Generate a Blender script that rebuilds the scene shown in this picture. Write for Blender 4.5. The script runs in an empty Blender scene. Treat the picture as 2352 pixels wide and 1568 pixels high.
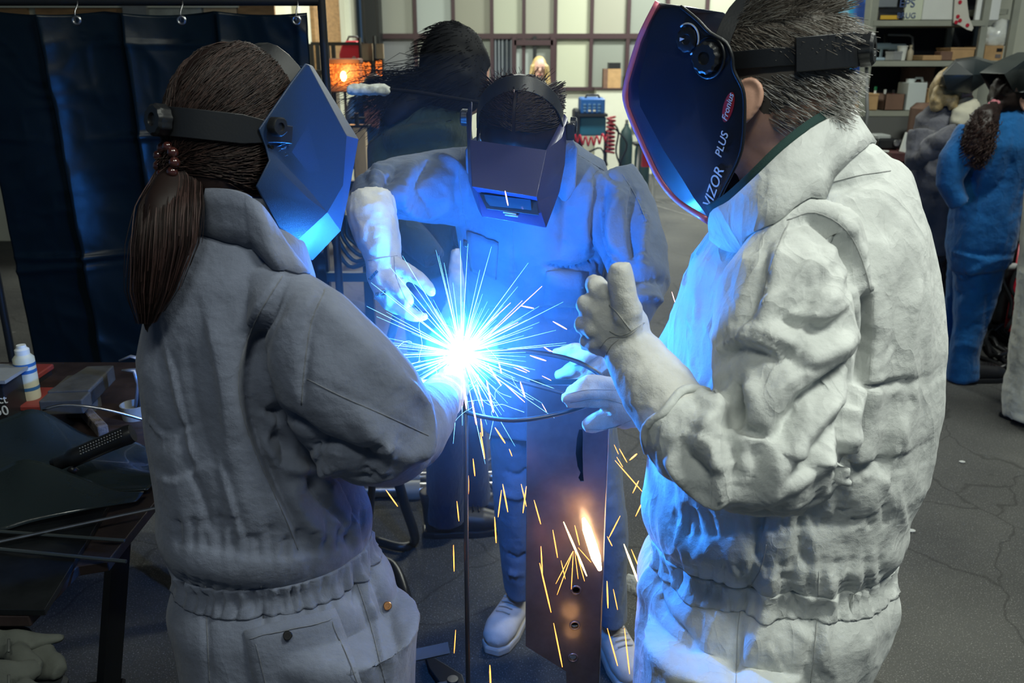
import bpy, bmesh, math, random
import numpy as np
from mathutils import Vector, Matrix
from mathutils.bvhtree import BVHTree

random.seed(7)
RNG = np.random.default_rng(11)
SC = bpy.context.scene
COL = SC.collection

# ---------------------------------------------------------------- camera, world, lights, exposure
FPX = 2000.0                       # focal length in pixels of the 2352 x 1568 frame
CU, CV = 1176.0, 784.0
PITCH = math.radians(18.1)
CAM = Vector((0.0, 0.0, 1.65))
FW = Vector((0, math.cos(PITCH), -math.sin(PITCH)))
UPV = Vector((0, math.sin(PITCH), math.cos(PITCH)))
RT = Vector((1, 0, 0))

cd = bpy.data.cameras.new('camera')
cam = bpy.data.objects.new('camera', cd)
COL.objects.link(cam)
cam.location = CAM
cam.rotation_euler = (math.pi / 2 - PITCH, 0, 0)
cd.sensor_width = 36.0
cd.lens = 36.0 * FPX / 2352.0
cd.clip_start = 0.02
cd.clip_end = 200
cd.dof.use_dof = True
cd.dof.focus_distance = 1.55
cd.dof.aperture_fstop = 7.0
SC.camera = cam

SC.view_settings.view_transform = 'Standard'
SC.view_settings.look = 'None'
SC.view_settings.gamma = 1.0
SC.view_settings.use_curve_mapping = False
SC.view_settings.exposure = 0.0
SC.cycles.max_bounces = 6
SC.cycles.diffuse_bounces = 3
SC.cycles.glossy_bounces = 3
SC.cycles.volume_bounces = 0

wd = bpy.data.worlds.new('workshop_air')
SC.world = wd
wd.use_nodes = True
wd.node_tree.nodes['Background'].inputs[0].default_value = (0.35, 0.62, 1.0, 1)
wd.node_tree.nodes['Background'].inputs[1].default_value = 0.095

def area_light(name, loc, size, power, color, target=None, sy=None):
    l = bpy.data.lights.new(name, 'AREA')
    l.shape = 'RECTANGLE'
    l.size = size
    l.size_y = sy or size
    l.energy = power
    l.color = color
    o = bpy.data.objects.new(name, l)
    COL.objects.link(o)
    o.location = loc
    if target is not None:
        d = Vector(target) - Vector(loc)
        o.rotation_euler = d.to_track_quat('-Z', 'Y').to_euler()
    return o

# hanging hall lamps (their housings are built further down, at the same places)
LAMPS = [(1.6, 0.2, 3.9, 80), (-0.1, -1.1, 4.1, 42), (2.5, 3.2, 4.4, 120), (-0.2, 9.2, 4.4, 250), (2.6, 11.2, 4.4, 330)]
LAMPCOL = (0.95, 1.0, 0.90)
for i, (x, y, z, p) in enumerate(LAMPS):
    area_light('hall_lamp_light', (x, y, z - 0.12), 1.2, p, LAMPCOL, (x, y, 0), 0.5)

def P(u, v, Y):
    d = FW + RT * ((u - CU) / FPX) - UPV * ((v - CV) / FPX)
    return CAM + d * (Y / d.y)

def PZ(u, v, z):
    d = FW + RT * ((u - CU) / FPX) - UPV * ((v - CV) / FPX)
    return CAM + d * ((z - CAM.z) / d.z)

def dep(p):
    return (Vector(p) - CAM).dot(FW)

ARC = P(1060, 812, 1.52)
# ---------------------------------------------------------------- materials
MATS = {}
def mat(name, col, rough=0.6, metal=0.0, var=0.0, vscale=8.0, bump=0.0, bscale=200.0, bump2=0.0, b2scale=30.0, spec=0.5, coat=0.0, col2=None, sheen=0.0, stretch=None):
    if name in MATS:
        return MATS[name]
    m = bpy.data.materials.new(name)
    m.use_nodes = True
    nt = m.node_tree
    b = nt.nodes['Principled BSDF']
    b.inputs['Base Color'].default_value = (*col, 1)
    b.inputs['Roughness'].default_value = rough
    b.inputs['Metallic'].default_value = metal
    b.inputs['Specular IOR Level'].default_value = spec
    b.inputs['Coat Weight'].default_value = coat
    b.inputs['Sheen Weight'].default_value = sheen
    tc = nt.nodes.new('ShaderNodeTexCoord')
    src = tc.outputs['Object']
    if stretch:
        mp = nt.nodes.new('ShaderNodeMapping')
        mp.inputs['Scale'].default_value = stretch
        nt.links.new(src, mp.inputs[0])
        src = mp.outputs[0]
    if var > 0 or col2:
        n = nt.nodes.new('ShaderNodeTexNoise')
        n.inputs['Scale'].default_value = vscale
        n.inputs['Detail'].default_value = 6
        n.inputs['Roughness'].default_value = 0.62
        nt.links.new(src, n.inputs['Vector'])
        r = nt.nodes.new('ShaderNodeValToRGB')
        r.color_ramp.elements[0].position = 0.34
        r.color_ramp.elements[1].position = 0.66
        c2 = col2 or tuple(min(1, c * (1 + var)) for c in col)
        c1 = col if col2 else tuple(c * (1 - var) for c in col)
        r.color_ramp.elements[0].color = (*c1, 1)
        r.color_ramp.elements[1].color = (*c2, 1)
        nt.links.new(n.outputs['Fac'], r.inputs[0])
        nt.links.new(r.outputs[0], b.inputs['Base Color'])
    last = None
    for st, scl, dist in ((bump, bscale, 0.001), (bump2, b2scale, 0.01)):
        if st > 0:
            n = nt.nodes.new('ShaderNodeTexNoise')
            n.inputs['Scale'].default_value = scl
            n.inputs['Detail'].default_value = 4
            nt.links.new(src, n.inputs['Vector'])
            bp = nt.nodes.new('ShaderNodeBump')
            bp.inputs['Strength'].default_value = st
            bp.inputs['Distance'].default_value = dist
            nt.links.new(n.outputs['Fac'], bp.inputs['Height'])
            if last:
                nt.links.new(last.outputs[0], bp.inputs['Normal'])
            last = bp
    if last:
        nt.links.new(last.outputs[0], b.inputs['Normal'])
    MATS[name] = m
    return m

def emit(name, col, st):
    if name in MATS:
        return MATS[name]
    m = bpy.data.materials.new(name)
    m.use_nodes = True
    b = m.node_tree.nodes['Principled BSDF']
    b.inputs['Base Color'].default_value = (*col, 1)
    b.inputs['Emission Color'].default_value = (*col, 1)
    b.inputs['Emission Strength'].default_value = st
    MATS[name] = m
    return m

# ---------------------------------------------------------------- mesh helpers
class MB:
    def __init__(self):
        self.v = []
        self.f = []
    def add(self, vs, fs):
        o = len(self.v)
        self.v += [tuple(p) for p in vs]
        self.f += [tuple(i + o for i in q) for q in fs]
        return self
    def box(self, c, s, rz=0.0, M=None):
        c = Vector(c)
        R = M if M is not None else Matrix.Rotation(rz, 3, 'Z')
        vs = [c + R @ Vector((sx * s[0] / 2, sy * s[1] / 2, sz * s[2] / 2)) for sz in (-1, 1) for sy in (-1, 1) for sx in (-1, 1)]
        return self.add(vs, [(0, 2, 3, 1), (4, 5, 7, 6), (0, 1, 5, 4), (2, 6, 7, 3), (0, 4, 6, 2), (1, 3, 7, 5)])
    def rbox(self, c, s, r, rz=0.0, M=None, seg=3):
        # box with rounded vertical edges and small top chamfer
        c = Vector(c)
        R = M if M is not None else Matrix.Rotation(rz, 3, 'Z')
        out = []
        hx, hy = s[0] / 2 - r, s[1] / 2 - r
        for (qx, qy, a0) in ((hx, hy, 0), (-hx, hy, 90), (-hx, -hy, 180), (hx, -hy, 270)):
            for k in range(seg + 1):
                a = math.radians(a0 + 90 * k / seg)
                out.append((qx, qy, math.cos(a), math.sin(a)))
        n = len(out)
        vs = []
        ch = min(r, s[2] * 0.3)
        for (zz, rr) in ((-s[2] / 2, r - ch * 0.7), (-s[2] / 2 + ch * 0.7, r), (s[2] / 2 - ch * 0.7, r), (s[2] / 2, r - ch * 0.7)):
            for (qx, qy, cx, cy) in out:
                vs.append(c + R @ Vector((qx + cx * rr, qy + cy * rr, zz)))
        fs = [tuple(range(n - 1, -1, -1)), tuple(range(3 * n, 4 * n))]
        for k in range(3):
            for i in range(n):
                j = (i + 1) % n
                fs.append((k * n + i, k * n + j, (k + 1) * n + j, (k + 1) * n + i))
        return self.add(vs, fs)
    def tube(self, pts, rad, n=8, cap=True, closed=False, flat=1.0):
        pts = [Vector(p) for p in pts]
        m = len(pts)
        rads = rad if isinstance(rad, (list, tuple)) else [rad] * m
        up = None
        vs, fs = [], []
        for i, p in enumerate(pts):
            if closed:
                t = pts[(i + 1) % m] - pts[i - 1]
            else:
                t = pts[min(i + 1, m - 1)] - pts[max(i - 1, 0)]
            t = t.normalized() if t.length > 1e-9 else Vector((0, 0, 1))
            if up is None:
                up = Vector((0, 0, 1)) if abs(t.z) < 0.9 else Vector((1, 0, 0))
            a = t.cross(up)
            a = a.normalized() if a.length > 1e-6 else t.orthogonal().normalized()
            b = a.cross(t).normalized()
            up = b
            for k in range(n):
                w = 2 * math.pi * k / n
                vs.append(p + a * (math.cos(w) * rads[i]) + b * (math.sin(w) * rads[i] * flat))
        for i in range(m if closed else m - 1):
            j = (i + 1) % m
            for k in range(n):
                l = (k + 1) % n
                fs.append((i * n + k, i * n + l, j * n + l, j * n + k))
        if cap and not closed:
            fs.append(tuple(range(n - 1, -1, -1)))
            fs.append(tuple(range((m - 1) * n, m * n)))
        return self.add(vs, fs)
    def cyl(self, a, b, r, r2=None, n=16):
        return self.tube([a, b], [r, r if r2 is None else r2], n)
    def lathe(self, c, prof, n=20, M=None):
        c = Vector(c)
        M = M or Matrix.Identity(3)
        vs, fs = [], []
        for (r, z) in prof:
            for k in range(n):
                w = 2 * math.pi * k / n
                vs.append(c + M @ Vector((r * math.cos(w), r * math.sin(w), z)))
        for i in range(len(prof) - 1):
            for k in range(n):
                l = (k + 1) % n
                fs.append((i * n + k, i * n + l, (i + 1) * n + l, (i + 1) * n + k))
        fs.append(tuple(range(n - 1, -1, -1)))
        fs.append(tuple(range((len(prof) - 1) * n, len(prof) * n)))
        return self.add(vs, fs)
    def prism(self, poly, ext):
        poly = [Vector(p) for p in poly]
        e = Vector(ext)
        n = len(poly)
        vs = poly + [p + e for p in poly]
        fs = [tuple(range(n - 1, -1, -1)), tuple(range(n, 2 * n))]
        for i in range(n):
            j = (i + 1) % n
            fs.append((i, j, n + j, n + i))
        return self.add(vs, fs)
    def sphere(self, c, r, n=16, m=10, M=None):
        c = Vector(c)
        r = Vector(r) if not isinstance(r, (int, float)) else Vector((r, r, r))
        M = M or Matrix.Identity(3)
        vs = [c + M @ Vector((0, 0, r.z))]
        for i in range(1, m):
            a = math.pi * i / m
            for k in range(n):
                w = 2 * math.pi * k / n
                vs.append(c + M @ Vector((r.x * math.sin(a) * math.cos(w), r.y * math.sin(a) * math.sin(w), r.z * math.cos(a))))
        vs.append(c + M @ Vector((0, 0, -r.z)))
        fs = []
        for k in range(n):
            l = (k + 1) % n
            fs.append((0, 1 + k, 1 + l))
            for i in range(m - 2):
                fs.append((1 + i * n + k, 1 + (i + 1) * n + k, 1 + (i + 1) * n + l, 1 + i * n + l))
            fs.append((1 + (m - 2) * n + l, 1 + (m - 2) * n + k, len(vs) - 1))
        return self.add(vs, fs)
    def limb(self, rows, n=20, ex=2.0):
        """closed tube; rows of (u, v, Y, half width px, half thickness m): a section seen at that pixel and distance"""
        cs = [P(r[0], r[1], r[2]) for r in rows]
        return self.limb3([(c, r[3] * dep(c) / FPX, r[4]) for c, r in zip(cs, rows)], n, ex)
    def limb3(self, rows, n=20, ex=2.0, wdir=None):
        m = len(rows)
        vs, fs = [], []
        for i, (c, w, t) in enumerate(rows):
            c = Vector(c)
            T = (Vector(rows[min(i + 1, m - 1)][0]) - Vector(rows[max(i - 1, 0)][0])).normalized()
            V = (c - CAM).normalized()
            W = T.cross(V) if wdir is None else Vector(wdir) - T * T.dot(Vector(wdir))
            W = W.normalized() if W.length > 1e-5 else T.orthogonal().normalized()
            D = W.cross(T).normalized()
            for k in range(n):
                a = 2 * math.pi * k / n
                ca, sa = math.cos(a), math.sin(a)
                ca = math.copysign(abs(ca) ** (2 / ex), ca)
                sa = math.copysign(abs(sa) ** (2 / ex), sa)
                vs.append(c + W * (w * ca) + D * (t * sa))
        for i in range(m - 1):
            for k in range(n):
                l = (k + 1) % n
                fs.append((i * n + k, i * n + l, (i + 1) * n + l, (i + 1) * n + k))
        fs.append(tuple(range(n - 1, -1, -1)))
        fs.append(tuple(range((m - 1) * n, m * n)))
        return self.add(vs, fs)
    def mesh(self, name, origin=(0, 0, 0)):
        o = Vector(origin)
        me = bpy.data.meshes.new(name)
        me.from_pydata([(x - o.x, y - o.y, z - o.z) for (x, y, z) in self.v], [], self.f)
        me.validate()
        bm = bmesh.new()
        bm.from_mesh(me)
        bmesh.ops.recalc_face_normals(bm, faces=bm.faces)
        bm.to_mesh(me)
        bm.free()
        return me

ROOTLOC = {}
def tag(o, label=None, cat=None, group=None, kind=None):
    if label: o['label'] = label
    if cat: o['category'] = cat
    if group: o['group'] = group
    if kind: o['kind'] = kind
    return o

def thing(name, label, cat, loc=(0, 0, 0), group=None):
    o = bpy.data.objects.new(name, None)
    o.empty_display_size = 0.1
    COL.objects.link(o)
    o.location = loc
    ROOTLOC[o.name] = Vector(loc)
    return tag(o, label, cat, group)

def shade(me, ang=None):
    for p in me.polygons:
        p.use_smooth = True
    if ang is not None:
        me.set_sharp_from_angle(angle=math.radians(ang))

def obj(name, mb, m, parent=None, smooth=None, bevel=0.0, label=None, cat=None, group=None, kind=None, solid=0.0, sub=0):
    """one mesh object; mb is an MB in world coordinates"""
    if parent is not None:
        org = ROOTLOC[parent.name]
    elif mb.v:
        a = np.array(mb.v)
        org = Vector(((a[:, 0].min() + a[:, 0].max()) / 2, (a[:, 1].min() + a[:, 1].max()) / 2, a[:, 2].min()))
    me = mb.mesh(name, org)
    o = bpy.data.objects.new(name, me)
    COL.objects.link(o)
    me.materials.append(m)
    if parent is not None:
        o.parent = parent
    else:
        o.location = org
    ROOTLOC[o.name] = org
    if smooth is not None:
        shade(me, smooth if smooth < 180 else None)
    if solid:
        s = o.modifiers.new('solid', 'SOLIDIFY')
        s.thickness = solid
        s.offset = 0
    if sub:
        s = o.modifiers.new('sub', 'SUBSURF')
        s.levels = s.render_levels = sub
    if bevel:
        b = o.modifiers.new('bevel', 'BEVEL')
        b.width = bevel
        b.segments = 2
        b.limit_method = 'ANGLE'
        b.angle_limit = math.radians(35)
    tag(o, label, cat, group, kind)
    return o

def struct(name, mb, m, parent=None, **k):
    return obj(name, mb, m, parent, kind='structure', **k)

# ---------------------------------------------------------------- noise and cloth
def _hash(ix, iy, iz, seed):
    h = (ix * 374761393 + iy * 668265263 + iz * 2147483647 + seed * 1274126177) & 0xFFFFFFFF
    h = ((h ^ (h >> 13)) * 1274126177) & 0xFFFFFFFF
    return ((h ^ (h >> 16)) & 0xFFFF) / 65535.0

def vnoise(p, seed=0):
    p = np.asarray(p)
    i = np.floor(p).astype(np.int64)
    f = p - i
    f = f * f * f * (f * (f * 6 - 15) + 10)
    r = 0
    for dx in (0, 1):
        for dy in (0, 1):
            for dz in (0, 1):
                w = (f[:, 0] if dx else 1 - f[:, 0]) * (f[:, 1] if dy else 1 - f[:, 1]) * (f[:, 2] if dz else 1 - f[:, 2])
                r = r + w * _hash(i[:, 0] + dx, i[:, 1] + dy, i[:, 2] + dz, seed)
    return r * 2 - 1

def crumple(p, scale, seed=0):
    w = np.stack([vnoise(p * scale * 0.7, seed + k) for k in (1, 2, 3)], 1) * 0.5
    q = p * scale + w
    return (1 - np.abs(vnoise(q, seed + 5)) * 2) * 0.6 + (1 - np.abs(vnoise(q * 2.1, seed + 6)) * 2) * 0.3

def remesh(mb, voxel, smooth=6):
    me = mb.mesh('tmp')
    o = bpy.data.objects.new('tmp', me)
    COL.objects.link(o)
    r = o.modifiers.new('r', 'REMESH')
    r.mode = 'VOXEL'
    r.voxel_size = voxel
    r.adaptivity = 0
    if smooth:
        s = o.modifiers.new('s', 'SMOOTH')
        s.factor = 0.5
        s.iterations = smooth
    dg = bpy.context.evaluated_depsgraph_get()
    ev = o.evaluated_get(dg)
    em = ev.to_mesh()
    n = len(em.vertices)
    co = np.empty(n * 3)
    em.vertices.foreach_get('co', co)
    fs = [tuple(p.vertices) for p in em.polygons]
    ev.to_mesh_clear()
    bpy.data.objects.remove(o)
    bpy.data.meshes.remove(me)
    return co.reshape(-1, 3), fs

def vnormals(co, fs):
    q = np.array([f if len(f) == 4 else (f[0], f[1], f[2], f[2]) for f in fs])
    n = np.cross(co[q[:, 2]] - co[q[:, 0]], co[q[:, 3]] - co[q[:, 1]])
    t = q[:, 2] == q[:, 3]
    if t.any():
        n[t] = np.cross(co[q[t, 1]] - co[q[t, 0]], co[q[t, 2]] - co[q[t, 0]])
    out = np.zeros_like(co)
    for k in range(4):
        np.add.at(out, q[:, k], n)
    return out / (np.linalg.norm(out, axis=1, keepdims=True) + 1e-12)

def bvh(co, fs):
    return BVHTree.FromPolygons([tuple(c) for c in co], fs)

def onto(tree, pts, step=8.0, lift=0.0):
    """walk a drawn line over the near side of a surface; returns points in space"""
    out = []
    for (a, b) in zip(pts[:-1], pts[1:]):
        k = max(1, int(math.hypot(b[0] - a[0], b[1] - a[1]) / step))
        for i in range(k):
            out.append((a[0] + (b[0] - a[0]) * i / k, a[1] + (b[1] - a[1]) * i / k))
    out.append(pts[-1])
    res = []
    for (u, v) in out:
        d = (FW + RT * ((u - CU) / FPX) - UPV * ((v - CV) / FPX)).normalized()
        h = tree.ray_cast(CAM, d)
        if h[0] is not None:
            res.append(h[0] + h[1] * (lift if h[1].dot(d) < 0 else -lift))
    return res

def spline(pts, k=4):
    pts = [np.array(p, float) for p in pts]
    if len(pts) < 3:
        return [tuple(p) for p in pts]
    e = [2 * pts[0] - pts[1]] + pts + [2 * pts[-1] - pts[-2]]
    out = []
    for i in range(1, len(e) - 2):
        p0, p1, p2, p3 = e[i - 1:i + 3]
        for j in range(k):
            t = j / k
            out.append(tuple(0.5 * (2 * p1 + (p2 - p0) * t + (2 * p0 - 5 * p1 + 4 * p2 - p3) * t * t + (3 * p1 - p0 - 3 * p2 + p3) * t ** 3)))
    out.append(tuple(pts[-1]))
    return out

def folds(co, fs, strokes, tree=None):
    """strokes: (pixel line, width m, depth m); each becomes a ridge (+) or a valley (-) in the cloth"""
    tree = tree or bvh(co, fs)
    nr = vnormals(co, fs)
    disp = np.zeros(len(co))
    for stx in strokes:
        pts, w, d = stx[:3]
        ln = onto(tree, spline(pts), 8.0)
        if len(ln) < 2:
            continue
        L = np.array([tuple(p) for p in ln])
        lo, hi = L.min(0) - 3.5 * w, L.max(0) + 3.5 * w
        idx = np.nonzero(((co > lo) & (co < hi)).all(1))[0]
        if not len(idx):
            continue
        dd = np.linalg.norm(co[idx][:, None, :] - L[None], axis=2)
        k = dd.argmin(1)
        s = k / (len(L) - 1)
        tp = np.clip(np.minimum(s, 1 - s) * 5 + 0.25, 0, 1)
        dm = dd.min(1)
        if len(stx) > 3:       # an overlap: the cloth steps up on one side of the line
            T = np.gradient(L, axis=0)
            T /= np.linalg.norm(T, axis=1, keepdims=True) + 1e-9
            sd = np.einsum('ij,ij->i', np.cross(T[k], nr[idx]), co[idx] - L[k])
            disp[idx] += d * tp * np.tanh(sd / 0.0022) * np.exp(-dm / w)
        else:
            disp[idx] += d * tp * np.exp(-(dm / w) ** (2 if d > 0 else 1.25))
    return co + nr * disp[:, None]

def cinch(co, fs, c, amt, bulge=0.008, w=0.03, zr=0.14):
    """draw the cloth in at the waist and let it blouse above and below"""
    nr = vnormals(co, fs)
    z = co[:, 2] - c.z
    rad = np.hypot(co[:, 0] - c.x, co[:, 1] - c.y)
    m = rad < 0.30
    d = -amt * np.exp(-(z / w) ** 2) + bulge * (np.exp(-((z - 0.075) / 0.035) ** 2) + 0.7 * np.exp(-((z + 0.07) / 0.035) ** 2))
    nr[:, 2] *= 0.2
    return co + nr * (d * m)[:, None]

def relax(co, fs, it=1):
    q = np.array([f if len(f) == 4 else (f[0], f[1], f[2], f[0]) for f in fs])
    for _ in range(it):
        acc = np.zeros_like(co)
        cnt = np.zeros(len(co))
        for a, b in ((0, 1), (1, 2), (2, 3), (3, 0)):
            np.add.at(acc, q[:, a], co[q[:, b]])
            np.add.at(acc, q[:, b], co[q[:, a]])
            np.add.at(cnt, q[:, a], 1)
            np.add.at(cnt, q[:, b], 1)
        co = co * 0.5 + 0.5 * acc / np.maximum(cnt, 1)[:, None]
    return co

def surf(name, co, fs, m, parent, label=None):
    mb = MB()
    mb.v = [tuple(c) for c in co]
    mb.f = fs
    return obj(name, mb, m, parent, smooth=180, label=label)

def cord(name, tree, lines, r, m, parent, flat=0.5, lift=0.0):
    for l in lines:
        p = onto(tree, spline(l), 7.0, lift)
        # break where the line jumps from one limb to another
        run = [p[0]] if p else []
        best = run
        for a in p[1:]:
            if (a - run[-1]).length > 0.03:
                run = [a]
            else:
                run.append(a)
            if len(run) > len(best):
                best = run
        if len(best) > 1:
            obj(name, MB().tube(best, r, 5, flat=flat), m, parent, smooth=180)

def band(name, tree, c, hts, lift, m, parent, N=150, ruff=0.0015, slope=None):
    """a strip of cloth hugging a body all round"""
    vs, fs = [], []
    n = len(hts)
    for k in range(N):
        a = 2 * math.pi * k / N
        d = Vector((math.cos(a), math.sin(a), 0))
        for j, dz in enumerate(hts):
            o = Vector(c) + Vector((0, 0, dz + (slope(a) if slope else 0)))
            h = tree.ray_cast(o, d)
            r = (h[0] - o).length if h[0] is not None else 0.15
            e = 0 if j in (0, n - 1) else lift + ruff * math.sin(a * 41 + 2.5 * math.sin(a * 6)) + ruff * 0.6 * math.sin(a * 67 + j)
            vs.append(o + d * (r + e))
    for k in range(N):
        l = (k + 1) % N
        for j in range(n - 1):
            fs.append((k * n + j, l * n + j, l * n + j + 1, k * n + j + 1))
    return obj(name, MB().add(vs, fs), m, parent, smooth=180, solid=0.003)

def strands(mb, lines, r0=0.0007, r1=0.0003):
    for l in lines:
        k = len(l)
        mb.tube(l, [r0 + (r1 - r0) * i / (k - 1) for i in range(k)], 3, cap=False)

def text_on(name, txt, c, xdir, normal, h, m, parent, ext=0.0006, fnt=None, shear=0.0, label=None, align='CENTER'):
    cu = bpy.data.curves.new(name, 'FONT')
    cu.body = txt
    cu.size = h
    cu.extrude = ext
    cu.shear = shear
    cu.align_x = align
    cu.align_y = 'CENTER'
    t = bpy.data.objects.new(name, cu)
    COL.objects.link(t)
    me = bpy.data.meshes.new_from_object(t.evaluated_get(bpy.context.evaluated_depsgraph_get()))
    bpy.data.objects.remove(t)
    x = Vector(xdir).normalized()
    z = Vector(normal)
    z = (z - x * z.dot(x)).normalized()
    y = z.cross(x)
    M = Matrix((x, y, z)).transposed()
    org = ROOTLOC[parent.name]
    mb = MB()
    mb.v = [tuple(Vector(c) + M @ v.co) for v in me.vertices]
    mb.f = [tuple(p.vertices) for p in me.polygons]
    bpy.data.meshes.remove(me)
    return obj(name, mb, m, parent, label=label)

def scatter_on(co, fs, k):
    q = np.array([f if len(f) == 4 else (f[0], f[1], f[2], f[2]) for f in fs])
    i = RNG.integers(0, len(q), k)
    return co[q[i]].mean(1)
# ================================================================ the hall
YB = 13.0
def floor_mat():
    m = mat('asphalt_floor', (0.040, 0.042, 0.042), 0.82, bump=0.7, bscale=260, bump2=0.35, b2scale=22, spec=0.35)
    nt = m.node_tree
    b = nt.nodes['Principled BSDF']
    tc = nt.nodes.new('ShaderNodeTexCoord')
    def noise(s, d=5, vec=None):
        n = nt.nodes.new('ShaderNodeTexNoise')
        n.inputs['Scale'].default_value = s
        n.inputs['Detail'].default_value = d
        nt.links.new(vec or tc.outputs['Object'], n.inputs['Vector'])
        return n
    def ramp(src, p0, p1, c0, c1):
        r = nt.nodes.new('ShaderNodeValToRGB')
        r.color_ramp.elements[0].position = p0
        r.color_ramp.elements[1].position = p1
        r.color_ramp.elements[0].color = (*c0, 1)
        r.color_ramp.elements[1].color = (*c1, 1)
        nt.links.new(src, r.inputs[0])
        return r
    def mix(f, a, c, mode='MIX'):
        x = nt.nodes.new('ShaderNodeMix')
        x.data_type = 'RGBA'
        x.blend_type = mode
        if isinstance(f, float): x.inputs[0].default_value = f
        else: nt.links.new(f, x.inputs[0])
        nt.links.new(a, x.inputs[6])
        nt.links.new(c, x.inputs[7])
        return x.outputs[2]
    big = ramp(noise(1.1, 8).outputs['Fac'], 0.35, 0.7, (0.030, 0.031, 0.032), (0.075, 0.075, 0.070))
    speck = ramp(noise(240, 2).outputs['Fac'], 0.60, 0.72, (0, 0, 0), (0.20, 0.20, 0.19))
    c = mix(1.0, big.outputs[0], speck.outputs[0], 'ADD')
    # cracks
    w = noise(2.5, 3)
    wm = nt.nodes.new('ShaderNodeMix'); wm.data_type = 'RGBA'; wm.inputs[0].default_value = 0.22
    nt.links.new(tc.outputs['Object'], wm.inputs[6]); nt.links.new(w.outputs['Color'], wm.inputs[7])
    vo = nt.nodes.new('ShaderNodeTexVoronoi'); vo.feature = 'DISTANCE_TO_EDGE'; vo.inputs['Scale'].default_value = 1.6
    nt.links.new(wm.outputs[2], vo.inputs['Vector'])
    cr = ramp(vo.outputs['Distance'], 0.002, 0.007, (0.35, 0.35, 0.35), (1, 1, 1))
    c = mix(0.7, c, cr.outputs[0], 'MULTIPLY')
    # pale spilled specks and scuffs
    sp = ramp(noise(6, 10).outputs['Fac'], 0.70, 0.76, (0, 0, 0), (0.16, 0.16, 0.15))
    c = mix(1.0, c, sp.outputs[0], 'ADD')
    nt.links.new(c, b.inputs['Base Color'])
    return m
FLOOR = floor_mat()
CREAM = mat('cream_wall_paint', (0.55, 0.54, 0.42), 0.75, var=0.10, vscale=1.5)
CREAM2 = mat('pale_wall_paint', (0.62, 0.63, 0.52), 0.75, var=0.08, vscale=1.2)
FRAMEM = mat('maroon_steel_frame', (0.045, 0.022, 0.026), 0.5)
DARKM = mat('black_steel', (0.018, 0.020, 0.022), 0.45, metal=0.3)
WOODM = mat('brown_board', (0.30, 0.17, 0.07), 0.65, var=0.25, vscale=5, stretch=(1, 1, 6))
PALEWOOD = mat('pale_wood', (0.50, 0.38, 0.24), 0.6, var=0.15, vscale=6, stretch=(4, 4, 0.6))
STEEL = mat('bare_steel', (0.42, 0.42, 0.43), 0.32, metal=1.0, var=0.2, vscale=30)
GREYM = mat('grey_painted_metal', (0.22, 0.23, 0.23), 0.5, var=0.1, vscale=10)
WHITEM = mat('white_board', (0.62, 0.64, 0.60), 0.6, var=0.05, vscale=4)
CARD = mat('cardboard', (0.42, 0.26, 0.12), 0.8, var=0.12, vscale=12)
CARDD = mat('dark_cardboard', (0.16, 0.09, 0.06), 0.8, var=0.15, vscale=10)
BLACKP = mat('black_plastic', (0.012, 0.013, 0.015), 0.38, bump=0.15, bscale=300)
REDM = mat('red_paint', (0.42, 0.012, 0.03), 0.4)
BLUEP = mat('blue_machine_paint', (0.015, 0.09, 0.30), 0.4)
TEALP = mat('teal_machine_paint', (0.01, 0.10, 0.17), 0.5)

struct('floor', MB().box((0, 4.5, -0.05), (18, 18, 0.1)), FLOOR)
struct('ceiling', MB().box((0, 4.5, 5.25), (18, 18, 0.1)), mat('ceiling_paint', (0.16, 0.17, 0.16), 0.9))

def zat(v, Y): return P(CU, v, Y).z
def xat(u, v, Y): return P(u, v, Y).x

# back wall with its glazed front
zs, zm, zt = zat(204, YB), zat(83, YB), zat(-90, YB)
xl, xr = xat(838, 100, YB), xat(1960, 100, YB)
wallb = struct('wall_back', MB().box(((xl + xr) / 2, YB + 0.15, zs / 2), (xr - xl, 0.2, zs)).box(((xl + xr) / 2, YB + 0.15, (zt + 5.2) / 2), (xr - xl, 0.2, 5.2 - zt)), CREAM2)
ROOTLOC[wallb.name] = wallb.location.copy()
MX = [872, 955, 1042, 1130, 1203, 1275, 1358, 1442, 1530, 1620, 1705, 1790, 1875, 1955]
win = struct('window_1', MB().box(((xl + xr) / 2, YB + 0.03, zs), (xr - xl, 0.09, 0.05)).box(((xl + xr) / 2, YB + 0.03, zm), (xr - xl, 0.09, 0.07)).box(((xl + xr) / 2, YB + 0.03, zt), (xr - xl, 0.09, 0.07)), FRAMEM)
tints = [(0.30, 0.31, 0.27), (0.36, 0.40, 0.38), (0.27, 0.27, 0.22), (0.40, 0.42, 0.33), (0.33, 0.33, 0.27), (0.48, 0.50, 0.38), (0.24, 0.26, 0.23), (0.20, 0.21, 0.22)]
PANE = [mat('frosted_pane_%s' % 'abcdefgh'[i], t, 0.28, spec=0.5, bump=0.05, bscale=60) for i, t in enumerate(tints)]
row1 = [0, 1, 2, 3, 4, 5, 4, 6, 2, 3, 0, 4, 2]
row2 = [7, 0, 6, None, None, 5, 6, 7, 4, 2, 3, 6, 0]
for i in range(len(MX) - 1):
    a, b = xat(MX[i], 100, YB), xat(MX[i + 1], 100, YB)
    obj('mullion', MB().box((a, YB + 0.03, (zs + zt) / 2), (0.05, 0.085, zt - zs)), FRAMEM, win)
    obj('pane', MB().box(((a + b) / 2, YB + 0.05, (zm + zt) / 2), (b - a - 0.05, 0.012, zt - zm - 0.06)), PANE[row1[i]], win)
    if row2[i] is not None:
        obj('pane', MB().box(((a + b) / 2, YB + 0.05, (zs + zm) / 2), (b - a - 0.05, 0.012, zm - zs - 0.05)), PANE[row2[i]], win)
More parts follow.
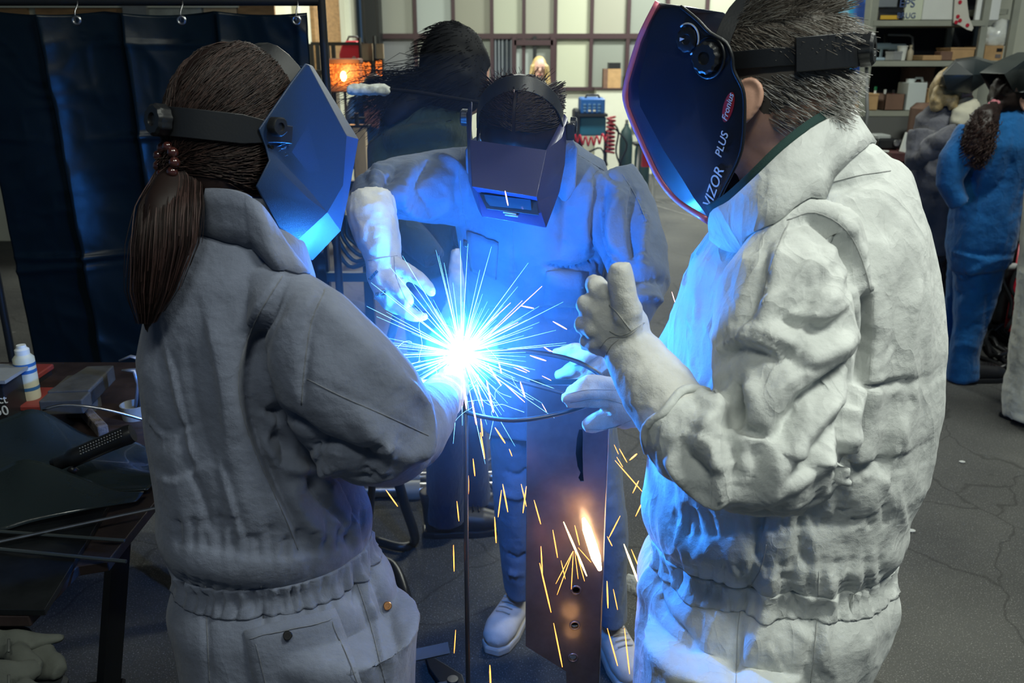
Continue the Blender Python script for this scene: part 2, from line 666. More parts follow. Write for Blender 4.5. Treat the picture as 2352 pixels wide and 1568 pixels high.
# lower wall posts and rails
for u in (1130, 1275, 1396, 1560):
    x = xat(u, 150, YB)
    obj('wall_post', MB().box((x, YB + 0.03, zs / 2), (0.06, 0.07, zs)), FRAMEM, wallb)
obj('wall_rail', MB().box((xat(1480, 290, YB), YB + 0.03, zat(290, YB)), (1.1, 0.06, 0.05)), FRAMEM, wallb)
# door in the glazed front
xd0, xd1 = xat(1181, 100, YB), xat(1270, 100, YB)
door = struct('door_1', MB().box((xd0, YB, zm / 2), (0.06, 0.12, zm)).box((xd1, YB, zm / 2), (0.07, 0.12, zm)).box(((xd0 + xd1) / 2, YB, zat(98, YB)), (xd1 - xd0, 0.12, 0.07)).box(((xd0 + xd1) / 2, YB, 0.55), (xd1 - xd0, 0.06, 1.1)), FRAMEM)
obj('mullion', MB().box((xat(1228, 100, YB), YB, zm / 2), (0.05, 0.08, zm)), DARKM, door)
for (ua, ub, k) in ((1184, 1225, 1), (1231, 1266, 6)):
    a, b = xat(ua, 100, YB), xat(ub, 100, YB)
    obj('pane', MB().box(((a + b) / 2, YB + 0.02, (zm + 1.1) / 2), (b - a, 0.012, zm - 1.1)), PANE[k], door)
obj('door_handle', MB().cyl(P(1262, 210, YB - 0.06), P(1262, 222, YB - 0.06), 0.012), STEEL, door)
side = struct('window_2', MB().box((xat(1156, 100, YB), YB + 0.06, zm / 2), (xat(1181, 100, YB) - xat(1130, 100, YB), 0.05, zm)), mat('dark_glass', (0.05, 0.06, 0.07), 0.12))
for u in (1138, 1146, 1154, 1164, 1174):
    obj('bar', MB().box((xat(u, 100, YB), YB + 0.02, zm / 2), (0.02, 0.02, zm)), mat('blue_grey_bar', (0.16, 0.18, 0.20), 0.5), side)

# left pier, left wall, left partition, right partition
xp = xat(854, 60, YB - 0.2)
struct('trim_1', MB().box((xp, YB - 0.15, 2.6), (0.24, 0.3, 5.2)), DARKM)
XL = xat(822, 60, YB)
YP = 8.2
struct('wall_left', MB().box((XL - 0.1, (YP + YB) / 2 + 0.1, 2.6), (0.2, YB - YP + 0.2, 5.2)), CREAM)
wp = struct('wall_partition', MB().box((XL - 3.2, YP, 2.6), (6.0, 0.2, 5.2)), CREAM)
YPf = YP - 0.1
obj('cover_strip', MB().box((XL - 3.2, YPf - 0.03, zat(4, YPf)), (6.0, 0.06, 0.10)), CREAM2, wp)
for (ua, ub, mm) in ((-120, 66, WOODM), (84, 286, WOODM), (470, 545, PALEWOOD), (548, 632, WOODM)):
    a, b = xat(ua, 20, YPf), xat(ub, 20, YPf)
    obj('panel', MB().box(((a + b) / 2, YPf - 0.015, zat(60, YPf)), (b - a, 0.03, 0.62)), mm, wp)
a, b = xat(345, 20, YPf), xat(465, 20, YPf)
obj('panel', MB().box(((a + b) / 2, YPf - 0.015, zat(40, YPf)), (b - a, 0.03, 0.7)), mat('concrete_panel', (0.34, 0.36, 0.33), 0.8, var=0.2, vscale=9), wp)
a, b = xat(292, 20, YPf), xat(345, 20, YPf)
obj('panel', MB().box(((a + b) / 2, YPf - 0.05, zat(60, YPf)), (b - a, 0.1, 0.75)), GREYM, wp)
# boards on the left wall
board = obj('notice_board', MB().box((XL + 0.022, 10.7, 2.05), (0.04, 1.5, 1.2)), WOODM, label='brown wooden notice board on the cream wall by the red case', cat='board')
for y in (9.2, 12.1):
    struct('trim_2', MB().box((XL + 0.03, y, 2.6), (0.06, 0.12, 5.2)), CREAM2)
YR = 7.15
wr = struct('wall_right', MB().box((xat(1850, 100, YR) + 2.6, YR + 0.1, 2.6), (5.2, 0.2, 5.2)), CREAM2)

# hall lamps above the frame
for i, (x, y, z, p) in enumerate(LAMPS):
    t = thing('hall_lamp', 'long white hall lamp hanging under the ceiling', 'lamp', (x, y, z), 'hall lamps under the ceiling')
    obj('housing', MB().box((x, y, z), (1.3, 0.6, 0.06)), WHITEM, t)
    obj('diffuser', MB().box((x, y, z - 0.045), (1.2, 0.5, 0.02)), emit('lamp_diffuser', (0.93, 1.0, 0.86), 3.0), t)
    for s in (-0.5, 0.5):
        obj('hanger', MB().cyl((x + s, y, z), (x + s, y, 5.2), 0.006, n=6), DARKM, t)

# worn floor paint
for k, (u0, v0, u1, v1) in enumerate([(1488, 455, 1528, 466), (1530, 462, 1560, 472), (1500, 470, 1600, 500), (2110, 640, 2150, 655)]):
    a, b = PZ(u0, v0, 0.002), PZ(u1, v1, 0.002)
    o = struct('floor_marking', MB().prism([a + Vector((0, -0.03, 0)), b + Vector((0, -0.03, 0)), b + Vector((0, 0.03, 0)), a + Vector((0, 0.03, 0))], (0, 0, 0.001)), mat('worn_paint', (0.13, 0.13, 0.12), 0.8, var=0.4, vscale=20))

# ================================================================ left background: lamps, red case
def glow_shade():
    m = bpy.data.materials.new('perforated_shade')
    m.use_nodes = True
    nt = m.node_tree
    b = nt.nodes['Principled BSDF']
    tc = nt.nodes.new('ShaderNodeTexCoord')
    v = nt.nodes.new('ShaderNodeTexVoronoi'); v.inputs['Scale'].default_value = 52
    nt.links.new(tc.outputs['Object'], v.inputs['Vector'])
    r = nt.nodes.new('ShaderNodeValToRGB')
    r.color_ramp.elements[0].position = 0.30; r.color_ramp.elements[0].color = (1, 1, 1, 1)
    r.color_ramp.elements[1].position = 0.52; r.color_ramp.elements[1].color = (0, 0, 0, 1)
    nt.links.new(v.outputs['Distance'], r.inputs[0])
    b.inputs['Base Color'].default_value = (0.16, 0.05, 0.015, 1)
    b.inputs['Emission Color'].default_value = (1.0, 0.22, 0.03, 1)
    mu = nt.nodes.new('ShaderNodeMath'); mu.operation = 'MULTIPLY'; mu.inputs[1].default_value = 1.5
    nt.links.new(r.outputs[0], mu.inputs[0])
    nt.links.new(mu.outputs[0], b.inputs['Emission Strength'])
    return m
GLOW = glow_shade()
YL = 8.6
c = P(790, 172, YL)
lb = Vector((c.x, c.y, 0))
t = thing('floor_lamp', 'floor lamp with a glowing orange perforated rectangular shade', 'lamp', lb)
w, h = (830 - 750) / FPX * dep(c) / 2, (200 - 148) / FPX * dep(c) / 2
obj('base', MB().lathe(lb, [(0.16, 0), (0.16, 0.02), (0.03, 0.035)]), DARKM, t, smooth=40)
obj('pole', MB().cyl(lb, c - Vector((0, 0, h)), 0.014), DARKM, t)
obj('lamp_shade', MB().rbox(c, (2 * w, 0.16, 2 * h), 0.02), GLOW, t, smooth=40)
for s, hh in ((1, 0.03), (-1, 0.035)):
    obj('shade_rim', MB().rbox(c + Vector((0, 0, s * (h + hh * 0.6))), (2 * w + 0.02, 0.18, hh * 1.6), 0.02), mat('rust_rim', (0.10, 0.045, 0.03), 0.6), t, smooth=40)
bc = P(789, 175, YL - 0.1)
obj('bulb', MB().sphere(bc, (0.028, 0.02, 0.045)), emit('warm_bulb', (1.0, 0.62, 0.2), 14.0), t, smooth=180)
bl = bpy.data.lights.new('lamp_bulb_light', 'POINT'); bl.energy = 9; bl.color = (1, 0.5, 0.15); bl.shadow_soft_size = 0.05
blo = bpy.data.objects.new('lamp_bulb_light', bl); COL.objects.link(blo); blo.location = P(789, 165, YL - 0.25)
for (u, v, wv, hv, lab) in ((843, 168, 11, 24, 'tall narrow lantern with punched orange glowing front beside the red case'), (872, 165, 7, 25, 'slim lantern glowing amber on the dark pier')):
    c = P(u, v, YL + 0.3)
    w, h = wv / FPX * dep(c), hv / FPX * dep(c)
    t = thing('lantern', lab, 'lantern', (c.x, c.y, c.z - h))
    obj('glass', MB().box(c, (2 * w, 0.08, 2 * h)), GLOW, t)
    top = P(u, 100, YL + 0.3)
    obj('back_plate', MB().box((c.x, c.y + 0.06, (c.z - h + top.z) / 2), (2 * w + 0.02, 0.02, top.z - c.z + h)), PALEWOOD, t)
    obj('frame', MB().box(c + Vector((-w - 0.008, 0, 0.1)), (0.016, 0.09, 2 * h + 0.25)).box(c + Vector((w + 0.008, 0, 0)), (0.016, 0.09, 2 * h)).box(c + Vector((0, 0, -h - 0.008)), (2 * w + 0.03, 0.09, 0.016)).box(c + Vector((0, 0, h + 0.008)), (2 * w + 0.03, 0.09, 0.016)), DARKM, t)
    obj('hanging_rod', MB().cyl((c.x, c.y, top.z), (c.x, c.y, 5.2), 0.006, n=6), DARKM, t)
# steel rack carrying the red case
ra, rb = P(724, 101, 9.4), P(842, 101, 9.4)
t = thing('steel_rack', 'thin dark steel rack under the red case by the cream wall', 'rack', (0.5 * (ra.x + rb.x), 9.4, 0))
for x in (ra.x, 0.5 * (ra.x + rb.x) - 0.1, rb.x):
    for y in (9.2, 9.5):
        obj('post', MB().box((x, y, ra.z / 2), (0.04, 0.04, ra.z)), DARKM, t)
zc = P(800, 163, 9.4).z
for z in (ra.z, zc - 0.02, 0.55):
    for y in (9.2, 9.5):
        obj('rail', MB().box((0.5 * (ra.x + rb.x), y, z), (rb.x - ra.x, 0.03, 0.03)), DARKM, t)
obj('shelf', MB().box((0.5 * (ra.x + rb.x), 9.35, zc), (rb.x - ra.x, 0.34, 0.02)), DARKM, t)
c = P(811, 130, 9.3)
t = thing('red_case', 'red rounded metal case with a black handle on the rack', 'case', (c.x, c.y, zc + 0.01))
h = P(811, 96, 9.3).z - zc
prof = [(-0.13, 0), (0.13, 0), (0.13, h * 0.55), (0.10, h * 0.85), (0.05, h), (-0.05, h), (-0.10, h * 0.85), (-0.13, h * 0.55)]
obj('body', MB().prism([(c.x + a, 9.24, zc + 0.01 + b) for a, b in prof], (0, 0.22, 0)), REDM, t, bevel=0.012, smooth=40)
obj('handle', MB().tube([(c.x - 0.07, 9.35, zc + h - 0.01), (c.x - 0.04, 9.35, zc + h + 0.05), (c.x + 0.04, 9.35, zc + h + 0.05), (c.x + 0.07, 9.35, zc + h - 0.01)], 0.01), BLACKP, t, smooth=180)
obj('latch', MB().cyl((c.x + 0.02, 9.23, zc + h * 0.45), (c.x + 0.02, 9.25, zc + h * 0.45), 0.018), STEEL, t)
# slats leaning below the lamp, pale timber post
for k, (u, mm) in enumerate(((756, PALEWOOD), (766, DARKM), (774, WHITEM))):
    a = P(u, 200, 8.95); 
    obj('plank', MB().box((a.x, 8.95, a.z / 2), (0.05, 0.02, a.z)), mm, label=['pale plank upright behind the orange lamp', 'dark plank upright behind the orange lamp', 'white plank upright behind the orange lamp'][k], cat='plank')
a = P(826, 292, 7.2)
obj('timber_post', MB().rbox((a.x, 7.2, a.z / 2), (0.10, 0.10, a.z), 0.008), PALEWOOD, smooth=30, label='pale square timber post with a small clamp on its top', cat='post')
obj('clamp', MB().box((a.x, 7.2, a.z + 0.01), (0.16, 0.10, 0.02)).cyl((a.x - 0.02, 7.2, a.z + 0.02), (a.x - 0.02, 7.2, a.z + 0.11), 0.018).cyl((a.x - 0.07, 7.2, a.z + 0.07), (a.x + 0.05, 7.2, a.z + 0.07), 0.01), DARKM, label='small dark clamp on top of the pale timber post', cat='clamp')

# ================================================================ welding cart at the back wall
YC = 10.6
def bx(u0, v0, u1, v1, Y, d):
    a, b = P(u0, v0, Y), P(u1, v1, Y)
    a2 = P((u0 + u1) / 2, v0, Y)
    x0, x1 = P(u0, (v0 + v1) / 2, Y).x, P(u1, (v0 + v1) / 2, Y).x
    return Vector(((x0 + x1) / 2, Y + d / 2, (a.z + b.z) / 2)), (x1 - x0, d, a.z - b.z)
t = thing('welding_cart', 'blue welding machine on a teal cart with red hoses at the back wall', 'welding machine', (P(1362, 400, YC).x, YC, 0))
c, s = bx(1334, 226, 1390, 262, YC, 0.45)
obj('power_source', MB().rbox(c, s, 0.02), BLUEP, t, smooth=40)
for k in range(4):
    for j in range(3):
        q = P(1343 + k * 11, 240 + j * 7, YC - 0.006)
        obj('vent', MB().box(q, (0.03, 0.012, 0.02)), WHITEM if (k in (1, 2) and j == 2) else mat('pale_blue_vent', (0.10, 0.22, 0.40), 0.5), t)
obj('handle', MB().tube([P(1345, 226, YC + 0.1), P(1347, 218, YC + 0.1), P(1374, 218, YC + 0.1), P(1377, 226, YC + 0.1)], 0.014), BLACKP, t, smooth=180)
obj('shelf', MB().box(*bx(1326, 262, 1396, 268, YC - 0.05, 0.6)), DARKM, t)
c, s = bx(1332, 268, 1392, 312, YC, 0.5)
obj('wire_feeder', MB().rbox(c, s, 0.02), TEALP, t, smooth=40)
obj('side_tank', MB().rbox(*bx(1318, 252, 1334, 330, YC, 0.4), 0.03), BLACKP, t, smooth=40)
for u in (1330, 1392):
    for y in (YC + 0.05, YC + 0.5):
        a = P(u, 300, y); obj('leg', MB().box((a.x, y, 0.5 * a.z), (0.04, 0.04, a.z)), DARKM, t)
for u in (1332, 1390):
    a = P(u, 400, YC); obj('wheel', MB().cyl((a.x - 0.03, YC + 0.3, 0.1), (a.x + 0.03, YC + 0.3, 0.1), 0.1), BLACKP, t, smooth=40)
def coil(c, r, h, turns, ax='v', n=14):
    out = []
    for i in range(int(turns * n) + 1):
        a = 2 * math.pi * i / n
        k = i / (turns * n)
        if ax == 'v': out.append(c + Vector((r * math.cos(a), r * math.sin(a) * 0.5, -h * k)))
        else: out.append(c + Vector((h * k, r * 0.5 * math.cos(a), r * math.sin(a) - 0.06 * math.sin(math.pi * k))))
    return out
obj('red_hose', MB().tube(coil(P(1316, 313, YC - 0.05), 0.05, 0.40, 6, 'h'), 0.011, 6), REDM, t, smooth=180, label='coiled red air hose')
obj('red_hose', MB().tube(coil(P(1404, 268, YC), 0.045, 0.42, 9), 0.014, 6), mat('dark_red_hose', (0.22, 0.015, 0.02), 0.5), t, smooth=180, label='dark red hose hanging in a bundle')
for (pts) in (((1398, 275), (1420, 300), (1415, 350), (1432, 395)), ((1402, 285), (1440, 330), (1425, 380), (1460, 410)), ((1330, 320), (1345, 350), (1380, 340), (1395, 380))):
    obj('cable', MB().tube([P(u, v, YC + 0.1) for u, v in spline(pts)], 0.012, 6), BLACKP, t, smooth=180)
for (u, v0, r, lab) in ((1440, 275, 0.085, 'dark green gas bottle beside the cart by the cream wall'), (1478, 300, 0.10, 'wide dark gas bottle right of the green one')):
    a = P(u, v0, YC + 0.8)
    tt = thing('gas_bottle', lab, 'gas bottle', (a.x, a.y, 0))
    obj('body', MB().lathe((a.x, a.y, 0), [(r, 0), (r, a.z - 0.25), (r * 0.8, a.z - 0.14), (r * 0.35, a.z - 0.08), (r * 0.3, a.z - 0.05)]), mat('dark_green_bottle', (0.012, 0.035, 0.035), 0.5), tt, smooth=40)
    obj('valve', MB().cyl((a.x, a.y, a.z - 0.06), (a.x, a.y, a.z), 0.02), STEEL, tt)
a = P(1485, 330, YC - 0.3)
t = thing('stand', 'grey two-legged stand with a red box beside the gas bottles', 'stand', (a.x, a.y, 0))
for dx in (-0.08, 0.08):
    obj('leg', MB().cyl((a.x + dx * 1.4, a.y, 0), (a.x + dx, a.y, a.z), 0.016), mat('pale_metal', (0.35, 0.36, 0.36), 0.5), t)
obj('top', MB().box((a.x, a.y, a.z), (0.3, 0.25, 0.03)), DARKM, t)
obj('box', MB().box((a.x, a.y, a.z - 0.14), (0.1, 0.1, 0.24)), REDM, t)
c, s = bx(1396, 158, 1426, 202, YB - 0.4, 0.2)
t = thing('cardboard_box', 'tan cardboard box standing before the frosted panes', 'box', (c.x, c.y, c.z - s[2] / 2))
obj('body', MB().box(c, s), CARD, t)
obj('side', MB().box(c + Vector((-s[0] / 2 - 0.03, 0, 0)), (0.06, s[1], s[2])), CARDD, t)
obj('lid', MB().box(c + Vector((0, 0, s[2] / 2 + 0.04)), (s[0] * 0.9, s[1], 0.08)), BLACKP, t)
a = P(1411, 202, YB - 0.4)
tt = thing('cabinet', 'cream low cabinet carrying the tan box at the back wall', 'cabinet', (a.x, YB - 0.3, 0))
obj('body', MB().box((a.x, YB - 0.28, a.z / 2 - 0.01), (0.5, 0.3, a.z - 0.02)), CREAM2, tt)
obj('top', MB().box((a.x, YB - 0.28, a.z - 0.01), (0.54, 0.34, 0.02)), FRAMEM, tt)

# ================================================================ right background: shelves and bench
YS = 6.35
SD = 0.5
zA, zB, zC2 = zat(46, YS), zat(139, YS), zat(254, YS)
x0, x1, xm = xat(1996, 140, YS), xat(2330, 60, YS), xat(2250, 140, YS)
t = thing('shelf_unit', 'tall grey steel shelf unit crowded with boxes and bottles', 'shelf', ((x0 + x1) / 2, YS + SD / 2, 0))
SHM = mat('grey_green_shelf', (0.27, 0.28, 0.23), 0.55, var=0.1, vscale=6)
for x in (x0, xm, x1):
    for y in (YS + 0.02, YS + SD):
        p = MB().box((x, y, 1.45), (0.045, 0.03, 2.9))
        obj('post', p, SHM, t)
for z in (zB, zC2, 0.3, 2.35):
    obj('shelf_board', MB().box(((x0 + x1) / 2, YS + SD / 2, z - 0.02), (x1 - x0, SD, 0.035)), SHM, t)
obj('shelf_board', MB().box(((x0 + xm) / 2, YS + SD / 2, zA - 0.02), (xm - x0, SD, 0.035)), SHM, t)
zE = zat(18, YS)
obj('shelf_board', MB().box(((xm + x1) / 2, YS + 0.31, zE - 0.02), (x1 - xm, 0.40, 0.035)), SHM, t)
obj('back_panel', MB().box(((x0 + x1) / 2, YS + SD + 0.02, 1.3), (x1 - x0, 0.015, 2.2)), mat('dark_back_sheet', (0.012, 0.014, 0.02), 0.8), t)
def on_shelf(u0, u1, vtop, z, dy=0.08, d=0.22):
    Y = YS + dy
    x0, x1 = xat(u0, 130, Y), xat(u1, 130, Y)
    zt = zat(vtop, Y)
    return Vector(((x0 + x1) / 2, Y + d / 2, (z + zt) / 2)), (x1 - x0, d, max(zt - z, 0.02))
def carton(name, lab, cat, a, m, lid=None, flap=True):
    c, s = a
    t = thing(name, lab, cat, (c.x, c.y, c.z - s[2] / 2))
    obj('body', MB().rbox(c, s, 0.006), m, t, smooth=40)
    if flap:
        obj('lid', MB().box(c + Vector((0, 0, s[2] / 2)), (s[0] * 1.03, s[1] * 1.03, 0.012)), lid or m, t)
    return t, c, s
bkb = carton('box', 'black box with a yellow front strip on the top shelf', 'box', on_shelf(2007, 2062, 26, zA, 0.02), BLACKP)[0]
c, s = on_shelf(2013, 2054, 33, zA, 0.0)
obj('label_strip', MB().box((c.x, YS + 0.015, c.z), (s[0], 0.006, s[2] * 0.7)), mat('yellow_strip', (0.60, 0.36, 0.03), 0.5), bkb)
carton('bag', 'grey sack slumped above the black box with yellow strip', 'bag', on_shelf(2000, 2046, -16, zA + 0.085, 0.08), mat('grey_sack', (0.16, 0.18, 0.20), 0.7, bump2=0.5, b2scale=12), flap=False)
tb, c, s = carton('board', 'white board with blue handwriting leaning on the top shelf', 'board', on_shelf(2064, 2104, -20, zA, 0.01, 0.03), mat('greenish_board', (0.56, 0.60, 0.47), 0.6), flap=False)
text_on('lettering', 'EPS', P(2084, 8, YS + 0.005), (1, 0, 0), (0, -1, 0), 0.075, mat('blue_ink', (0.05, 0.09, 0.22), 0.6), tb)
text_on('lettering', 'BRUG', P(2082, 36, YS + 0.005), (1, 0, 0), (0, -1, 0), 0.05, MATS['blue_ink'], tb)
carton('panel', 'wide off-white panel in the middle of the top shelf', 'panel', on_shelf(2105, 2192, -20, zA, 0.0, 0.05), WHITEM, flap=False)
carton('panel', 'clean white panel at the end of the top shelf', 'panel', on_shelf(2226, 2280, -20, zA, 0.055, 0.03), mat('clean_white', (0.70, 0.72, 0.70), 0.5), flap=False)
# hanging cloth with red dots
mb = MB()
cl = [(2194, -20), (2192, 20), (2190, 52), (2205, 58), (2222, 68), (2232, 71), (2236, 64), (2226, 40), (2222, 10), (2220, -20)]
mb.prism([P(u, v, YS - 0.03) for u, v in cl], (0, 0.012, 0))
dc = thing('cloth', 'off-white cloth with red dots hanging over the top shelf edge', 'cloth', P(2210, 70, YS - 0.03))
obj('fabric', mb, mat('off_white_cloth', (0.55, 0.53, 0.46), 0.9, bump2=0.4, b2scale=18), dc)
for (u, v) in ((2205, 5), (2200, 38), (2205, 47), (2196, 51), (2222, 58)):
    q = P(u, v, YS - 0.032)
    obj('dot', MB().lathe(q, [(0.013, 0), (0.013, 0.003)], 10, Matrix.Rotation(math.pi / 2, 3, 'X')), REDM, dc)
# plastic bag, boxes of the end bay
mb = MB()
for (u, v, r) in ((2290, 82, 0.085), (2280, 95, 0.07), (2302, 62, 0.06), (2272, 75, 0.05), (2296, 99, 0.07)):
    mb.sphere(P(u, v, YS + 0.14), (r, r, r * 0.9))
co, fs = remesh(mb, 0.012, 2)
co = co + vnormals(co, fs) * (crumple(co, 22, 4) * 0.010)[:, None]
co[:, 2] = np.maximum(co[:, 2], zat(105, YS + 0.06) - 0.001)     # sits flat on the box below
surf('plastic_bag', co, fs, mat('clear_plastic', (0.60, 0.62, 0.58), 0.18, coat=0.6), None)
pb = bpy.data.objects['plastic_bag']
tag(pb, 'bulging shiny translucent plastic bag on the cardboard box', 'bag')
c, s = on_shelf(2260, 2302, 105, zB, 0.06, 0.3)
t2 = thing('box', 'brown cardboard box with a hand hole under the plastic bag', 'box', (c.x, c.y, zB))
obj('body', MB().box(c, s), CARD, t2)
obj('hand_hole', MB().box((c.x + s[0] * 0.28, c.y - s[1] / 2, c.z + s[2] * 0.22), (s[0] * 0.3, 0.01, s[2] * 0.22)), BLACKP, t2)
obj('printed_patch', MB().box((c.x + s[0] * 0.25, c.y - s[1] / 2, c.z - s[2] * 0.2), (s[0] * 0.3, 0.006, s[2] * 0.25)), mat('grey_print', (0.14, 0.12, 0.12), 0.8), t2)
# middle shelf
carton('box', 'open low cardboard tray on the middle shelf', 'box', on_shelf(2120, 2164, 127, zB, 0.0), CARD, flap=False)
carton('box', 'long cardboard box at the end of the middle shelf', 'box', on_shelf(2182, 2237, 111, zB, 0.03), CARD)
carton('tool', 'dark pliers heap between the two cardboard boxes', 'tool', on_shelf(2160, 2188, 118, zB, 0.02, 0.1), CARDD, flap=False)
carton('box', 'rusty tin at the near end of the middle shelf', 'tin', on_shelf(1994, 2005, 110, zB, 0.05, 0.1), mat('rust', (0.16, 0.05, 0.03), 0.7))
carton('tray', 'pale blue flat tray on the middle shelf', 'tray', on_shelf(2010, 2034, 132, zB, 0.0, 0.15), mat('pale_blue', (0.32, 0.42, 0.48), 0.5), flap=False)
carton('tray', 'grey plastic tub beside the white cup', 'tub', on_shelf(2052, 2072, 120, zB, 0.02, 0.14), GREYM)
for (u, v) in ((2026, 106), (2060, 108)):
    q = P(u, v, YS + 0.3)
    obj('roll', MB().cyl(q + Vector((-0.06, 0, 0)), q + Vector((0.06, 0, 0)), 0.022).cyl(q, (q.x, q.y, zB), 0.01), MATS['pale_blue'], label='pale blue roll on a pin behind the tub' if u > 2040 else 'pale blue roll on a pin behind the tray', cat='roll')
c, s = on_shelf(2075, 2097, 106, zB, 0.05)
cup = thing('cup', 'white paper cup on the middle shelf', 'cup', (c.x, c.y, zB))
r = s[0] / 2
obj('body', MB().lathe((c.x, c.y, zB), [(r * 0.75, 0), (r, s[2] * 0.97), (r * 0.9, s[2] * 0.97), (r * 0.7, 0.01)]), WHITEM, cup, smooth=40)
obj('rim', MB().tube([(c.x + r * math.cos(a), c.y + r * math.sin(a), zB + s[2]) for a in np.linspace(0, 6.28, 20)[:-1]], 0.004, 6, closed=True), WHITEM, cup, smooth=180)
def bottle(lab, u, w, vtop, z, m, capm, dy=0.05):
    c, s = on_shelf(u - w, u + w, vtop, z, dy)
    r, h = s[0] / 2, s[2]
    b = thing('bottle', lab, 'bottle', (c.x, c.y, z))
    obj('body', MB().lathe((c.x, c.y, z), [(r * 0.9, 0), (r, 0.01), (r, h * 0.6), (r * 0.4, h * 0.76), (r * 0.38, h * 0.85)], 14), m, b, smooth=40)
    obj('cap', MB().lathe((c.x, c.y, z + h * 0.84), [(r * 0.5, 0), (r * 0.5, h * 0.16)], 12), capm, b, smooth=40)
    return b
bottle('tan squeeze bottle beside the white cup', 2105, 7, 103, zB, mat('tan_plastic', (0.36, 0.31, 0.22), 0.5), MATS['tan_plastic'])
# hacksaw leaning at the back
hs = thing('hacksaw', 'grey hacksaw frame leaning on the middle shelf', 'saw', P(2066, 138, YS + 0.2))
obj('frame', MB().tube([P(2040, 80, YS + 0.35), P(2088, 81, YS + 0.35), P(2096, 86, YS + 0.34), P(2097, 139, YS + 0.3)], 0.008, 6), GREYM, hs, smooth=180)
obj('grip', MB().tube([P(2034, 78, YS + 0.35), P(2036, 139, YS + 0.33)], 0.014, 8), BLACKP, hs, smooth=180)
# lower shelf
carton('box', 'dark brown box at the back of the lower shelf', 'box', on_shelf(2094, 2152, 157, zC2, 0.33, 0.15), CARDD)
canister = carton('canister', 'white plastic canister on the lower shelf', 'canister', on_shelf(2096, 2140, 190, zC2, 0.03, 0.18), mat('canister_white', (0.55, 0.60, 0.58), 0.4), flap=False)
c, s = canister[1], canister[2]
obj('cap', MB().lathe((c.x - 0.02, c.y, c.z + s[2] / 2), [(0.03, 0), (0.03, 0.025)]), MATS['canister_white'], canister[0], smooth=40)
obj('handle', MB().tube([c + Vector((0.0, 0, s[2] / 2)), c + Vector((0.02, 0, s[2] / 2 + 0.03)), c + Vector((0.06, 0, s[2] / 2 + 0.03)), c + Vector((0.07, 0, s[2] / 2))], 0.009, 6), MATS['canister_white'], canister[0], smooth=180)
carton('box', 'small orange-brown box by the bottles on the lower shelf', 'box', on_shelf(1998, 2030, 217, zC2, 0.05), CARD)
c, s = on_shelf(2046, 2091, 216, zC2, 0.04)
ob = thing('box', 'maroon-brown open box holding jars on the lower shelf', 'box', (c.x, c.y, zC2))
obj('bottom', MB().box((c.x, c.y, zC2 + 0.002), (s[0], s[1], 0.004)), CARDD, ob)
for dx, dy, wx, wy in ((-1, 0, 0.005, s[1]), (1, 0, 0.005, s[1]), (0, -1, s[0], 0.005), (0, 1, s[0], 0.005)):
    obj('side', MB().box((c.x + dx * (s[0] / 2 - 0.0025), c.y + dy * (s[1] / 2 - 0.0025), c.z), (wx, wy, s[2])), CARDD, ob)
carton('box', 'tan box right of the white canister', 'box', on_shelf(2144, 2168, 206, zC2, 0.02, 0.19), CARD)
bottle('white spray bottle with green cap on the lower shelf', 2035, 6, 200, zC2, WHITEM, mat('green_cap', (0.01, 0.16, 0.06), 0.4), 0.0)
bottle('small bottle with red cap on the lower shelf', 2016, 5, 193, zC2, mat('grey_bottle', (0.2, 0.2, 0.22), 0.4), REDM, 0.3)
bottle('dark red jar behind the orange-brown box', 2000, 6, 200, zC2, mat('dark_red_glass', (0.10, 0.01, 0.02), 0.3), BLACKP, 0.3)
bottle('white jar standing in the maroon-brown box', 2058, 6, 207, zC2 + 0.004, WHITEM, WHITEM, 0.05)
bottle('dark jar standing in the maroon-brown box', 2078, 6, 208, zC2 + 0.004, MATS['dark_red_glass'], BLACKP, 0.05)
bottle('white bottle next to the canister', 2151, 7, 188, zC2, WHITEM, WHITEM, 0.165)
# desk lamp head before the shelf end
a = P(1972, 140, YS - 0.25)
t = thing('work_lamp', 'grey rectangular work lamp on an arm before the blue painting', 'lamp', (a.x + 0.1, a.y, zat(345, YS - 0.25)))
obj('head', MB().prism([P(1938, 138, YS - 0.35), P(1960, 127, YS - 0.35), P(1994, 124, YS - 0.35), P(2006, 150, YS - 0.35), P(1995, 154, YS - 0.35), P(1945, 147, YS - 0.35)], (0, 0.12, 0)), mat('lamp_grey', (0.42, 0.43, 0.38), 0.5), t, bevel=0.006)
obj('arm', MB().tube([P(1990, 148, YS - 0.28), P(1992, 260, YS - 0.28), Vector((P(1992, 260, YS - 0.28).x, YS - 0.28, zat(352, 5.55) - 0.004))], 0.012, 6), GREYM, t, smooth=180)
# painting
def paint_mat():
    m = bpy.data.materials.new('blue_painting')
    m.use_nodes = True
    nt = m.node_tree
    b = nt.nodes['Principled BSDF']
    tc = nt.nodes.new('ShaderNodeTexCoord')
    w = nt.nodes.new('ShaderNodeTexWave'); w.inputs['Scale'].default_value = 1.3; w.inputs['Distortion'].default_value = 9; w.inputs['Detail'].default_value = 4; w.inputs['Detail Scale'].default_value = 2.5
    nt.links.new(tc.outputs['Object'], w.inputs['Vector'])
    r = nt.nodes.new('ShaderNodeValToRGB')
    e = r.color_ramp.elements
    e[0].position = 0.0; e[0].color = (0.01, 0.05, 0.25, 1)
    e[1].position = 1.0; e[1].color = (0.35, 0.62, 0.80, 1)
    for p, c in ((0.3, (0.05, 0.16, 0.50)), (0.55, (0.02, 0.30, 0.62)), (0.8, (0.04, 0.42, 0.66))):
        x = e.new(p); x.color = (*c, 1)
    nt.links.new(w.outputs['Fac'], r.inputs[0])
    nt.links.new(r.outputs[0], b.inputs['Base Color'])
    b.inputs['Roughness'].default_value = 0.5
    return m
